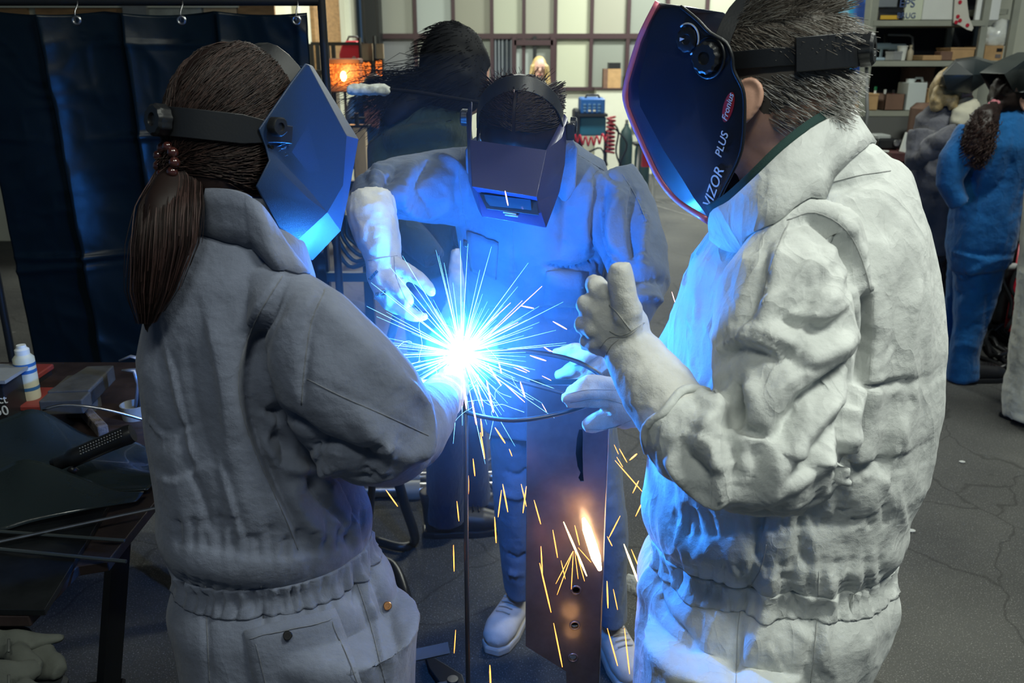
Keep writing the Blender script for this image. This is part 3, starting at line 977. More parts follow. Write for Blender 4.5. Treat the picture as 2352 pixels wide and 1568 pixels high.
YPn = YS - 0.1
pa = thing('painting', 'tall canvas painted in swirling blues beside the shelf', 'painting', P(1956, 232, YPn))
q = [P(1928, -40, YPn), P(1992, -40, YPn), P(1968, 232, YPn), P(1908, 232, YPn)]
obj('canvas', MB().prism(q, (0, 0.03, 0)), paint_mat(), pa)
obj('edge_board', MB().prism([P(1992, -40, YPn), P(2004, -40, YPn), P(1982, 232, YPn), P(1968, 232, YPn)], (0, 0.05, 0)), SHM, pa)
mb = MB(); XC = xat(2050, 350, 5.55) - 0.20; mb.box((XC, YPn + 0.1, P(1956, 236, YPn).z / 2), (0.36, 0.2, P(1956, 233, YPn).z))
t = thing('side_cabinet', 'dark grey cabinet below the blue painting', 'cabinet', (P(1956, 232, YPn).x, YPn, 0))
obj('body', mb, mat('dark_grey_metal', (0.06, 0.065, 0.065), 0.6), t)
obj('top', MB().box((XC, YPn + 0.1, P(1956, 233, YPn).z - 0.01), (0.38, 0.24, 0.025)), GREYM, t)
# notices on the wall by the man's head
for k, (u0, v0, u1, v1, cc) in enumerate(((1866, -10, 1915, 38, (0.30, 0.31, 0.28)), (1880, 40, 1918, 90, (0.50, 0.52, 0.46)))):
    a, b = P(u0, v0, YR - 0.01), P(u1, v1, YR - 0.01)
    obj('notice', MB().box(((a.x + b.x) / 2, YR - 0.012, (a.z + b.z) / 2), (b.x - a.x, 0.012, a.z - b.z)), mat('notice_%s' % 'ab'[k], cc, 0.7, var=0.3, vscale=25), label=['grey printed notice on the wall left of the painting', 'pale printed notice below the grey one'][k], cat='notice')
# bench
YBn = 5.55
zb = zat(352, YBn)
xb0, xb1 = xat(2050, 350, YBn), xat(2352, 350, YBn) + 0.6
t = thing('workbench', 'dark workbench in front of the shelf unit', 'workbench', ((xb0 + xb1) / 2, YBn + 0.35, 0))
obj('top', MB().box(((xb0 + xb1) / 2, YBn + 0.38, zb - 0.025), (xb1 - xb0, 0.76, 0.05)), mat('red_brown_top', (0.09, 0.03, 0.03), 0.6, var=0.3, vscale=9), t)
obj('front', MB().box(((xb0 + xb1) / 2, YBn + 0.1, zb / 2 - 0.03), (xb1 - xb0 - 0.1, 0.05, zb - 0.1)), mat('dark_blue_front', (0.015, 0.02, 0.04), 0.6), t)
for x in (xb0 + 0.05, xb1 - 0.05):
    for y in (YBn + 0.05, YBn + 0.7):
        obj('leg', MB().box((x, y, zb / 2 - 0.03), (0.07, 0.07, zb - 0.06)), DARKM, t)
obj('splash_panel', MB().box(((xb0 + xb1) / 2, YBn + 0.78, (zb + zat(268, YBn + 0.78)) / 2), (xb1 - xb0, 0.03, zat(268, YBn + 0.78) - zb)), mat('panel_grey', (0.10, 0.105, 0.10), 0.7), t)
c = P(2035, 330, YBn + 0.3)
t = thing('bench_vice', 'dark steel bench vice with a pale jaw on the workbench', 'vice', (c.x, c.y, zb))
hv = zat(308, YBn + 0.3) - zb
obj('body', MB().rbox((c.x - 0.02, c.y, zb + hv * 0.4), (0.14, 0.2, hv * 0.8), 0.02), BLACKP, t, smooth=40)
obj('jaw', MB().rbox((c.x - 0.05, c.y, zb + hv * 0.85), (0.10, 0.16, hv * 0.3), 0.02), mat('pale_jaw', (0.35, 0.37, 0.36), 0.5), t, smooth=40)
obj('screw', MB().cyl((c.x + 0.02, c.y - 0.12, zb + hv * 0.5), (c.x + 0.02, c.y - 0.02, zb + hv * 0.5), 0.02), STEEL, t)
obj('slide', MB().rbox((c.x + 0.11, c.y, zb + hv * 0.3), (0.10, 0.14, hv * 0.6), 0.02), BLACKP, t, smooth=40)
obj('tool_box', MB().rbox((c.x + 0.42, c.y + 0.2, zb + 0.14), (0.36, 0.2, 0.28), 0.05), CARDD, label='brown rounded case behind the vice on the workbench', cat='case', smooth=40)
q = P(2082, 350, YBn + 0.05)
obj('card', MB().box((q.x, q.y, zb + 0.06), (0.07, 0.01, 0.12), M=Matrix.Rotation(0.2, 3, 'Y')), mat('paper', (0.7, 0.72, 0.66), 0.6), label='small white card standing on the workbench edge', cat='card')
a, b = P(2015, 350, YBn + 0.04), P(2040, 358, YBn + 0.02)
obj('welding_rod', MB().cyl((a.x, a.y, zb + 0.012), (b.x, b.y, zb + 0.008), 0.007), WHITEM, label='pale thin rod lying on the workbench edge', cat='rod')

# red trolley with cables at the right edge
YT = 4.9
t = thing('red_trolley', 'red tube trolley with tangled black cables on the floor', 'trolley', (P(2340, 760, YT).x, YT, 0))
for pts in (((2350, 560), (2333, 660), (2316, 752)), ((2395, 560), (2380, 660), (2366, 770)), ((2316, 752), (2366, 770))):
    obj('tube', MB().tube([P(u, v, YT) for u, v in pts], 0.022, 8), REDM, t, smooth=180)
for k in range(6):
    v = 650 + k * 18
    obj('rung', MB().cyl(P(2334 - k * 3, v, YT), P(2380, v + 5, YT), 0.010, n=8), REDM, t)
obj('axle', MB().cyl(P(2310, 612, YT), P(2400, 612, YT), 0.02), mat('pale_metal', (0.35, 0.36, 0.36), 0.5), t)
obj('machine', MB().rbox((P(2385, 700, YT).x, YT + 0.25, 0.40), (0.4, 0.4, 0.52), 0.03), BLACKP, t, smooth=40)
a = P(2412, 780, YT)
obj('wheel', MB().cyl((a.x - 0.03, YT + 0.05, 0.09), (a.x + 0.03, YT + 0.05, 0.09), 0.09), BLACKP, t, smooth=40)
cabs = [[(2262, 735), (2270, 790), (2310, 830), (2352, 845)], [(2250, 820), (2290, 835), (2340, 860)], [(2255, 770), (2300, 800), (2330, 815), (2360, 812)], [(2278, 738), (2302, 742), (2285, 762), (2320, 790), (2352, 800)], [(2290, 760), (2262, 790), (2290, 825), (2325, 805), (2300, 770)], [(2260, 845), (2310, 850), (2352, 830)]]
laid = []                      # later cables ride over the ones already lying there
for i, l in enumerate(cabs):
    pts = [PZ(u, v, 0.014) for u, v in spline(spline(l), 4)]
    z = np.full(len(pts), 0.014)
    for k, q in enumerate(pts):
        for (o, oz) in laid:
            d = (o - q).xy.length
            if d < 0.034:
                z[k] = max(z[k], oz + 0.0275)
        for m, o in enumerate(pts):          # a loop crossing itself
            if m < k - 14 and (o - q).xy.length < 0.034:
                z[k] = max(z[k], z[m] + 0.0275)
    top = z.copy()
    for k in range(len(z)):                  # ease up and down on both sides of a crossing
        for m in range(max(0, k - 8), min(len(z), k + 9)):
            d = (pts[m] - pts[k]).xy.length
            top[k] = max(top[k], z[m] - 0.45 * d)
    pts = [Vector((q.x, q.y, h)) for q, h in zip(pts, top)]
    laid += [(q, q.z) for q in pts]
    obj('cable', MB().tube(pts, 0.013, 6), BLACKP, smooth=180, label='black rubber cable tangled on the floor by the red trolley', cat='cable', group='cables by the red trolley')
for (pts) in (((2318, 600), (2302, 640), (2322, 690), (2318, 730)), ((2345, 600), (2322, 660), (2340, 700), (2310, 760))):
    obj('hung_cable', MB().tube([P(u, v, YT - 0.03) for u, v in spline(pts)], 0.011, 6), BLACKP, t, smooth=180)
# ================================================================ people
SKIN = mat('skin', (0.62, 0.35, 0.25), 0.5, var=0.08, vscale=30, bump=0.2, bscale=400)
def cloth(name, col, bump2=0.35, b2=45, var=0.10, crease=0.55, cs=11.0):
    m = mat(name, col, 0.92, var=var, vscale=14, bump=0.5, bscale=900, bump2=bump2, b2scale=b2, spec=0.2, sheen=0.15)
    nt = m.node_tree
    b = nt.nodes['Principled BSDF']
    tc = nt.nodes.new('ShaderNodeTexCoord')
    prev = b.inputs['Normal'].links[0].from_socket
    for k, (sc_, st, dist) in enumerate(((cs, crease, 0.012), (cs * 2.6, crease * 0.8, 0.005))):
        mp = nt.nodes.new('ShaderNodeMapping')
        mp.inputs['Scale'].default_value = (1, 1, 0.42)
        mp.inputs['Rotation'].default_value = (0.3, 0.25 + 0.5 * k, 0.4)
        nt.links.new(tc.outputs['Object'], mp.inputs[0])
        n = nt.nodes.new('ShaderNodeTexNoise')
        n.inputs['Scale'].default_value = sc_
        n.inputs['Detail'].default_value = 1.5
        n.inputs['Distortion'].default_value = 0.7
        nt.links.new(mp.outputs[0], n.inputs['Vector'])
        a1 = nt.nodes.new('ShaderNodeMath'); a1.operation = 'SUBTRACT'; a1.inputs[1].default_value = 0.5
        a2 = nt.nodes.new('ShaderNodeMath'); a2.operation = 'ABSOLUTE'
        a3 = nt.nodes.new('ShaderNodeMath'); a3.operation = 'POWER'; a3.inputs[1].default_value = 0.7
        nt.links.new(n.outputs['Fac'], a1.inputs[0]); nt.links.new(a1.outputs[0], a2.inputs[0]); nt.links.new(a2.outputs[0], a3.inputs[0])
        bp = nt.nodes.new('ShaderNodeBump')
        bp.inputs['Strength'].default_value = st
        bp.inputs['Distance'].default_value = dist
        bp.invert = True
        nt.links.new(a3.outputs[0], bp.inputs['Height'])
        nt.links.new(prev, bp.inputs['Normal'])
        prev = bp.outputs[0]
    nt.links.new(prev, b.inputs['Normal'])
    return m
CW = cloth('slate_grey_cotton', (0.150, 0.170, 0.228), crease=0.22, cs=7)
CWD = cloth('slate_grey_cotton_seam', (0.14, 0.15, 0.175))
CM = cloth('off_white_cotton', (0.60, 0.62, 0.60), 0.5, 32, 0.05, crease=0.8, cs=10)
CMD = cloth('off_white_cotton_seam', (0.40, 0.41, 0.40))
CB = cloth('blue_grey_cotton', (0.105, 0.135, 0.20), crease=0.25, cs=8)
CBD = cloth('blue_grey_cotton_seam', (0.12, 0.145, 0.19))
LEATHER = mat('pale_leather', (0.58, 0.58, 0.55), 0.85, var=0.10, vscale=20, bump=0.5, bscale=500, bump2=0.25, b2scale=60, spec=0.25)
LEATHD = mat('leather_seam', (0.36, 0.36, 0.34), 0.9)
HAIRD = mat('dark_brown_hair', (0.014, 0.008, 0.007), 0.5, spec=0.22)
HAIRB = mat('brown_hair', (0.038, 0.020, 0.016), 0.5, spec=0.25)
HAIRG = mat('grey_hair', (0.24, 0.225, 0.20), 0.5)
HAIRG2 = mat('light_grey_hair', (0.40, 0.39, 0.37), 0.5)
HAIRG3 = mat('dark_grey_hair', (0.11, 0.092, 0.075), 0.5)
NAVY = cloth('navy_cotton', (0.010, 0.016, 0.045))
BOOT = mat('black_boot', (0.014, 0.014, 0.016), 0.45, bump=0.2, bscale=150)
BOOTW = mat('pale_suede_boot', (0.50, 0.46, 0.43), 0.85, var=0.1, vscale=20, bump=0.4, bscale=300)

def frame3(fwd, up=(0, 0, 1)):
    f = Vector(fwd).normalized()
    u = Vector(up)
    s = f.cross(u).normalized()
    u = s.cross(f).normalized()
    return Matrix((s, f, u)).transposed()      # columns: right-hand side, forward, up

def head(parent, c, M, neck, m=SKIN, ear=True, ey=-0.012, r=(0.076, 0.098, 0.118), face=True):
    mb = MB().sphere(c, r, 24, 16, M)
    mb.sphere(c + M @ Vector((0, 0.035, -0.065)), (0.055, 0.062, 0.062), 16, 10, M)
    if face:
        mb.sphere(c + M @ Vector((0, 0.102, -0.022)), (0.012, 0.018, 0.026), 10, 8, M)
        for s in (-1, 1):
            mb.sphere(c + M @ Vector((s * 0.03, 0.082, -0.005)), (0.016, 0.012, 0.010), 10, 8, M)
    mb.limb3(neck, 18, wdir=M @ Vector((1, 0, 0)))
    co, fs = remesh(mb, 0.006, 4)
    h = surf('head', co, fs, m, parent)
    if ear:
        for s in (-1, 1):
            e = c + M @ Vector((s * (r[0] + 0.003), ey, -0.02))
            R = M @ Matrix.Rotation(s * -0.5, 3, 'Z') @ Matrix.Rotation(0.2, 3, 'X')
            mb = MB()
            loop = [(0.0, 0.006, -0.032), (0.0, 0.012, -0.012), (0, 0.010, 0.008), (0.004, 0.004, 0.022), (0.012, -0.008, 0.030), (0.018, -0.020, 0.022), (0.019, -0.024, 0.004), (0.014, -0.018, -0.014), (0.006, -0.006, -0.030)]
            lp = [Vector(q) for q in spline([tuple(e + R @ Vector((s * a, b, d))) for a, b, d in loop + loop[:1]], 3)][:-1]
            mb.tube(lp, 0.0045, 8, closed=True)
            mb.sphere(e + R @ Vector((s * 0.009, -0.006, 0.0)), (0.0045, 0.020, 0.030), 12, 8, R @ Matrix.Rotation(s * 0.55, 3, 'Z'))
            mb.sphere(e + R @ Vector((s * 0.004, 0.002, -0.032)), (0.005, 0.009, 0.011), 10, 8, R)
            ce, fe = remesh(mb, 0.0028, 3)
            mb = MB(); mb.v = [tuple(q) for q in ce]; mb.f = fe
            obj('ear', mb, m, h, smooth=180)
    return h, co, fs

def ell(c, M, r, a, b):
    """point on an ellipsoid: a = heading (0 forward, + to the right-hand side), b = elevation"""
    return c + M @ Vector((r[0] * math.sin(a) * math.cos(b), r[1] * math.cos(a) * math.cos(b), r[2] * math.sin(b)))

def strap(name, pts, wdirs, hw, th, m, parent):
    mb = MB()
    vs, fs = [], []
    n = len(pts)
    for i, p in enumerate(pts):
        p = Vector(p)
        t = (Vector(pts[min(i + 1, n - 1)]) - Vector(pts[max(i - 1, 0)])).normalized()
        w = Vector(wdirs[i] if isinstance(wdirs, list) else wdirs)
        w = (w - t * w.dot(t)).normalized()
        nn = t.cross(w).normalized()
        h = hw[i] if isinstance(hw, list) else hw
        vs += [p + w * h + nn * th / 2, p - w * h + nn * th / 2, p - w * h - nn * th / 2, p + w * h - nn * th / 2]
    for i in range(n - 1):
        for k in range(4):
            l = (k + 1) % 4
            fs.append((i * 4 + k, i * 4 + l, i * 4 + 4 + l, i * 4 + 4 + k))
    fs += [(3, 2, 1, 0), (n * 4 - 4, n * 4 - 3, n * 4 - 2, n * 4 - 1)]
    return obj(name, mb.add(vs, fs), m, parent, smooth=50, bevel=0.0008)

def knob(name, c, axis, r, h, m, parent, ribs=10):
    M = frame3(Vector((0, 0, 1)) if abs(Vector(axis).normalized().z) < 0.9 else Vector((1, 0, 0)), axis)
    z = Vector(axis).normalized()
    x = z.orthogonal().normalized()
    M = Matrix((x, z.cross(x), z)).transposed()
    mb = MB()
    n = ribs * 4
    prof = []
    vs, fs = [], []
    for (rr, zz) in ((r, 0), (r, h * 0.8), (r * 0.85, h), (r * 0.45, h), (r * 0.4, h * 0.8)):
        for k in range(n):
            a = 2 * math.pi * k / n
            q = rr * (1 + (0.07 if (k % 4) < 2 and rr > r * 0.8 else 0))
            vs.append(Vector(c) + M @ Vector((q * math.cos(a), q * math.sin(a), zz)))
    for i in range(4):
        for k in range(n):
            l = (k + 1) % n
            fs.append((i * n + k, i * n + l, (i + 1) * n + l, (i + 1) * n + k))
    fs.append(tuple(range(n - 1, -1, -1)))
    fs.append(tuple(range(4 * n, 5 * n)))
    return obj(name, mb.add(vs, fs), m, parent, smooth=35)

def shell(name, polys, m, parent, th=0.003, bevel=0.004, label=None, sub=0):
    """thin faceted shell from shared corner points; polys = list of point tuples"""
    vs, idx, fs = [], {}, []
    for p in polys:
        f = []
        for q in p:
            k = tuple(round(x, 5) for x in q)
            if k not in idx:
                idx[k] = len(vs)
                vs.append(q)
            f.append(idx[k])
        fs.append(tuple(f))
    mb = MB().add(vs, fs)
    return obj(name, mb, m, parent, smooth=14, solid=th, bevel=bevel, label=label, sub=sub)

def mirror(p, c, n):
    p = Vector(p); n = Vector(n).normalized()
    return p - n * (2 * (p - Vector(c)).dot(n))

def boots(parent, spots, m, sole, size=0.28):
    for (x, y, yaw, z1) in spots:
        f = Vector((math.sin(yaw), math.cos(yaw), 0))
        o = Vector((x, y, 0))
        mb = MB()
        mb.limb3([(o - f * 0.09 + Vector((0, 0, 0.055)), 0.036, 0.045), (o - f * 0.05 + Vector((0, 0, 0.06)), 0.042, 0.05), (o + f * 0.04 + Vector((0, 0, 0.055)), 0.044, 0.046), (o + f * 0.12 + Vector((0, 0, 0.05)), 0.05, 0.042), (o + f * 0.165 + Vector((0, 0, 0.042)), 0.040, 0.032), (o + f * 0.185 + Vector((0, 0, 0.036)), 0.018, 0.014)], 18, wdir=f.cross(Vector((0, 0, 1))))
        mb.limb3([(o - f * 0.04 + Vector((0, 0, 0.05)), 0.046, 0.055), (o - f * 0.045 + Vector((0, 0, 0.12)), 0.045, 0.055), (o - f * 0.05 + Vector((0, 0, z1)), 0.052, 0.06)], 18, wdir=f.cross(Vector((0, 0, 1))))
        co, fs = remesh(mb, 0.006, 4)
        b = surf('boot', co, fs, m, parent)
        ol = []
        for (l, w) in ((-0.10, 0.028), (-0.06, 0.042), (0.02, 0.042), (0.10, 0.05), (0.16, 0.044), (0.19, 0.022)):
            ol.append((l, w))
        sd = f.cross(Vector((0, 0, 1)))
        poly = [o + f * l + sd * w for l, w in ol] + [o + f * l - sd * w for l, w in reversed(ol)]
        obj('sole', MB().prism([p + Vector((0, 0, 0.001)) for p in poly], (0, 0, 0.026)), sole, b, bevel=0.006)
        mbl = MB()
        for k in range(4):
            q = o + f * (0.045 + k * 0.02 - 0.0) + Vector((0, 0, 0.106 - k * 0.004))
            mbl.tube([q - sd * 0.022, q + Vector((0, 0, 0.004)), q + sd * 0.022], 0.0025, 5)
        obj('lace', mbl, sole, b)

def glove(parent, name, mbs, voxel=0.0045, amp=0.002, lines=(), sm=3):
    co, fs = remesh(mbs, voxel, sm)
    co = co + vnormals(co, fs) * (vnoise(co * 70, 3) * amp + crumple(co, 30, 8) * amp)[:, None]
    g = surf(name, co, fs, LEATHER, parent)
    tr = bvh(co, fs)
    if lines:
        cord('seam', tr, lines, 0.0013, LEATHD, g)
    return g, tr

# ---------------------------------------------------------------- 1. woman in slate grey, back to the camera
wloc = Vector((-0.36, 1.27, 0))
W = thing('person', 'person in slate grey coverall with long dark ponytail and dark blue welding helmet', 'person', wloc)
mb = MB()
mb.limb([(548, 440, 1.27, 62, 0.062), (555, 500, 1.26, 92, 0.08), (560, 550, 1.25, 140, 0.10), (553, 610, 1.25, 172, 0.125), (545, 700, 1.25, 196, 0.135), (540, 820, 1.25, 216, 0.14), (553, 960, 1.25, 215, 0.14), (590, 1090, 1.25, 232, 0.14), (614, 1200, 1.25, 232, 0.135), (630, 1275, 1.25, 234, 0.128), (648, 1350, 1.25, 246, 0.135), (672, 1470, 1.25, 248, 0.15), (690, 1600, 1.25, 245, 0.155), (700, 1720, 1.25, 235, 0.15)], 32)
mb.limb([(636, 672, 1.20, 72, 0.075), (700, 752, 1.160, 112, 0.085), (762, 848, 1.15, 140, 0.088), (822, 930, 1.155, 152, 0.09), (868, 985, 1.18, 140, 0.09), (905, 1012, 1.215, 105, 0.075)], 28)
mb.limb([(880, 1000, 1.20, 110, 0.08), (925, 985, 1.26, 100, 0.075), (968, 958, 1.33, 72, 0.06), (1002, 930, 1.40, 52, 0.05)], 24)
mb.limb([(470, 640, 1.36, 80, 0.08), (560, 780, 1.46, 70, 0.075), (700, 900, 1.50, 60, 0.065), (860, 930, 1.51, 45, 0.05), (960, 915, 1.51, 36, 0.042)], 20)
zc = 0.62
for (x, y) in ((-0.42, 1.36), (-0.27, 1.20)):
    mb.limb3([((x, y, 0.78), 0.12, 0.12), ((x, y, 0.5), 0.10, 0.10), ((x, y, 0.3), 0.085, 0.085), ((x, y, 0.1), 0.08, 0.08), ((x, y, 0.06), 0.08, 0.085)], 20)
co, fs = remesh(mb, 0.0042, 9)
ST = [([(650, 632), (596, 725), (562, 820), (556, 900), (580, 1000), (622, 1100), (668, 1200), (690, 1262)], 0.024, 0.013, 's'),
      ([(330, 955), (375, 1000), (440, 985)], 0.016, 0.005, 's'), ([(352, 1085), (400, 1100), (455, 1075)], 0.014, 0.005, 's'), ([(425, 1080), (455, 1160), (480, 1240)], 0.018, 0.007, 's'), ([(505, 1050), (535, 1150), (560, 1245)], 0.018, 0.007, 's'), ([(380, 800), (410, 950), (450, 1080)], 0.022, 0.006, 's'), ([(470, 720), (500, 860), (515, 1000)], 0.024, -0.005, 's'), ([(610, 955), (665, 970), (715, 1010), (730, 1060)], 0.018, 0.010, 's'), ([(700, 1085), (735, 1150), (800, 1215)], 0.02, 0.009, 's'), ([(770, 1090), (800, 1150), (825, 1200)], 0.018, 0.008, 's'), ([(745, 655), (712, 745), (694, 850), (688, 935)], 0.016, 0.006, 's'), ([(850, 1105), (868, 1050), (900, 1015)], 0.018, -0.009, 's'), ([(690, 1050), (760, 1040), (850, 1065)], 0.018, 0.008, 's'), ([(840, 1290), (868, 1400), (890, 1520)], 0.018, 0.008, 's'),
      ([(655, 640), (602, 728), (568, 822), (562, 900), (586, 1000), (628, 1100), (672, 1200)], 0.006, -0.010),
      ([(680, 640), (625, 735), (590, 830), (590, 910), (615, 1010), (660, 1110)], 0.014, -0.006),
      ([(360, 790), (385, 930), (430, 1090), (470, 1230)], 0.018, -0.009), ([(330, 960), (360, 1010), (430, 1000)], 0.014, -0.006),
      ([(490, 700), (520, 880), (535, 1050), (570, 1230)], 0.022, 0.006), ([(420, 780), (450, 950), (500, 1100), (520, 1230)], 0.016, -0.006),
      ([(745, 650), (712, 740), (694, 850), (690, 930)], 0.006, -0.007), ([(730, 690), (840, 800), (940, 905)], 0.022, 0.008),
      ([(700, 870), (790, 905), (900, 960), (990, 1000)], 0.006, -0.002),
      ([(612, 950), (660, 965), (705, 1005), (720, 1050)], 0.010, -0.014), ([(630, 1000), (660, 1030), (650, 1075)], 0.009, -0.016), ([(600, 1010), (640, 1060), (700, 1075), (780, 1070)], 0.012, 0.012),
      ([(700, 1040), (760, 1030), (840, 1060), (900, 1060)], 0.014, -0.012), ([(835, 1112), (850, 1060), (872, 1010)], 0.010, -0.012), ([(870, 1095), (885, 1050), (890, 1010)], 0.012, 0.009),
      ([(705, 1080), (730, 1140), (790, 1200), (815, 1270)], 0.012, -0.012), ([(660, 1110), (690, 1180), (750, 1240)], 0.016, 0.012), ([(740, 1110), (780, 1180), (820, 1230)], 0.014, 0.010),
      ([(820, 930), (860, 1000), (930, 1050), (1000, 1010)], 0.016, 0.006), ([(920, 870), (975, 930), (985, 1000), (960, 1060)], 0.010, 0.007),
      ([(810, 1300), (850, 1420), (880, 1568)], 0.012, -0.010), ([(850, 1260), (890, 1390), (915, 1500)], 0.010, -0.012), ([(600, 1350), (605, 1450)], 0.006, -0.004), ([(470, 1350), (480, 1568)], 0.006, -0.004),
      ([(590, 1480), (720, 1420), (800, 1400)], 0.02, 0.004)]
ST = [(a[0], a[1], a[2] * 1.5) if len(a) == 3 else a for a in ST]
for k in range(15):
    u = 408 + k * 31
    b = 1275 + 38 * math.sin(math.pi * (k + 0.5) / 15)
    ST.append(([(u, b - 24), (u + random.uniform(-8, 8), b - 80 - random.uniform(0, 50))], 0.007, -0.010))
    ST.append(([(u + 14, b + 40), (u + 14 + random.uniform(-8, 8), b + 85 + random.uniform(0, 50))], 0.007, -0.010))
co = co + vnormals(co, fs) * (vnoise(co * np.array([7, 7, 3]), 21) * 0.006 + vnoise(co * np.array([22, 22, 8]), 22) * 0.0015)[:, None]
co = cinch(co, fs, P(630, 1282, 1.25), 0.012)
co = folds(co, fs, ST)
co = relax(co, fs, 1)
wb = surf('coverall', co, fs, CW, W)
wt = bvh(co, fs)
cord('seam', wt, [[(648, 634), (592, 725), (555, 820), (548, 900), (572, 1000), (614, 1100), (660, 1200), (684, 1262)], [(722, 606), (748, 655), (714, 740), (698, 850), (692, 930)], [(706, 870), (790, 912), (900, 960), (985, 1000)], [(600, 1345), (604, 1420)], [(472, 1345), (476, 1450), (482, 1568)], [(808, 1300), (850, 1430), (885, 1568)]], 0.0014, CWD, wb)
# waistband
band('waistband', wt, P(630, 1282, 1.25), (0.024, 0.020, 0.008, -0.008, -0.019, -0.023), 0.0026, CW, W, 260, 0.0022)
# collar
def collar(parent, name, top, bot, m, th=0.005, k=4, tree=None):
    a = [P(*q) for q in spline(top, k)]
    b = [P(*q) for q in spline(bot, k)]
    if tree:
        for i, q in enumerate(b):
            h = tree.find_nearest(q)
            if h[0] is not None and h[3] < 0.07:
                b[i] = h[0] + h[1] * 0.001
    n = len(a)
    vs = []
    for p, q in zip(a, b):
        for s in (0, 0.33, 0.66, 1):
            vs.append(p.lerp(q, s))
    fs = []
    for i in range(n - 1):
        for j in range(3):
            fs.append((i * 4 + j, i * 4 + j + 1, i * 4 + 5 + j, i * 4 + 4 + j))
    return obj(name, MB().add(vs, fs), m, parent, smooth=180, solid=th)
collar(W, 'collar', [(610, 480, 1.38), (520, 440, 1.37), (455, 432, 1.32), (432, 437, 1.24), (480, 432, 1.175), (540, 438, 1.15), (585, 458, 1.15), (620, 500, 1.17), (655, 560, 1.20)],
       [(640, 560, 1.40), (520, 520, 1.40), (430, 510, 1.34), (415, 515, 1.22), (470, 518, 1.14), (550, 528, 1.11), (625, 550, 1.11), (680, 580, 1.13), (722, 610, 1.17)], CW, 0.006, tree=wt)
# back pocket with a stud
pk = [[(566, 1447), (770, 1400), (836, 1540), (830, 1620), (590, 1620), (566, 1447)]]
mb = MB()
g = []
for i in range(9):
    row = []
    for j in range(9):
        s, r = i / 8, j / 8
        u = (562 + 208 * s) * (1 - r) + (590 + 245 * s) * r
        v = (1447 - 50 * s) * (1 - r) + (1600 - 20 * s) * r
        h = onto(wt, [(u, v), (u + 1, v)], 50, 0.0035)
        row.append(h[0] if h else None)
    g.append(row)
if all(x is not None for row in g for x in row):
    vs = [x for row in g for x in row]
    fp = [(i * 9 + j, i * 9 + j + 1, i * 9 + 10 + j, i * 9 + 9 + j) for i in range(8) for j in range(8)]
    pk = obj('back_pocket', MB().add(vs, fp), CW, W, smooth=180, solid=0.004)
    st = onto(wt, [(660, 1456), (661, 1456)], 50, 0.006)[0]
    nn = (CAM - st).normalized()
    knob('stud', st, nn, 0.0068, 0.004, mat('dark_stud', (0.05, 0.05, 0.05), 0.25, metal=0.9), pk, 3)
    cord('stitching', wt, [[(575, 1465), (770, 1420)], [(590, 1475), (612, 1568)], [(758, 1425), (822, 1568)]], 0.001, CWD, pk, lift=0.006)
st = onto(wt, [(889, 1390), (890, 1390)], 50, 0.003)
if st:
    knob('stud', st[0], (CAM - st[0]).normalized(), 0.007, 0.004, mat('brass', (0.45, 0.22, 0.10), 0.3, metal=1.0), wb, 3)
boots(W, [(-0.42, 1.36, 0.6, 0.16), (-0.27, 1.20, 0.6, 0.16)], BOOT, BLACKP)
# gloves
mb = MB()
mb.limb([(985, 945, 1.37, 58, 0.052), (1012, 915, 1.42, 52, 0.045), (1030, 890, 1.46, 44, 0.036), (1042, 868, 1.49, 36, 0.028)], 20)
for (a, b, c_) in (((1030, 886, 1.48), (1052, 876, 1.50), (1064, 868, 1.51)), ((1024, 874, 1.49), (1040, 860, 1.505), (1048, 854, 1.515)), ((1040, 895, 1.47), (1060, 884, 1.50), (1072, 872, 1.52)), ((1045, 910, 1.45), (1062, 902, 1.48), (1070, 892, 1.5))):
    mb.limb([(*a, 15, 0.012), (*b, 13, 0.0105), (*c_, 9, 0.008)], 10)
mb.limb([(1005, 880, 1.45, 15, 0.013), (1014, 862, 1.475, 14, 0.012), (1024, 850, 1.49, 10, 0.008)], 10)
glove(W, 'glove', mb)
mb = MB()
mb.limb([(930, 915, 1.51, 42, 0.045), (970, 910, 1.53, 36, 0.035), (1000, 900, 1.55, 32, 0.028)], 16)
for dv in (-14, 0, 14):
    mb.limb([(995, 900 + dv, 1.55, 12, 0.011), (1020, 892 + dv, 1.56, 11, 0.010), (1036, 880 + dv, 1.555, 8, 0.008)], 10)
glove(W, 'glove', mb)

# head, hair, helmet
wf = Vector((0.60, 0.76, -0.16))
WM = frame3(wf)
hc = P(556, 312, 1.275)
head(W, hc, WM, [(hc + WM @ Vector((0, -0.02, -0.05)), 0.055, 0.058), (P(560, 430, 1.27), 0.052, 0.055), (P(552, 520, 1.27), 0.062, 0.062)], ear=False)
hr = (0.081, 0.105, 0.123)
mb = MB().sphere(hc + WM @ Vector((0, -0.012, 0.004)), (0.083, 0.100, 0.121), 24, 16, WM)
mb.sphere(hc + WM @ Vector((0, -0.05, -0.055)), (0.062, 0.05, 0.06), 16, 10, WM)
co, fs = remesh(mb, 0.006, 5)
hair = surf('hair', co, fs, HAIRD, W)
tie = hc + WM @ Vector((0.0, -0.108, -0.045))
hpts = []
htree = bvh(co, fs)
def hair_path(p, q, tree, k=9, lift=0.003, jit=0.002):
    out = []
    for i in range(k):
        s = i / (k - 1)
        x = p.lerp(q, s)
        n = tree.find_nearest(x)
        l = lift + random.gauss(0, jit) * 0.5
        o = n[0] + n[1] * l
        out.append(o if s < 0.9 else o.lerp(q, (s - 0.9) / 0.1))
    return out
ls, ls2 = [], []
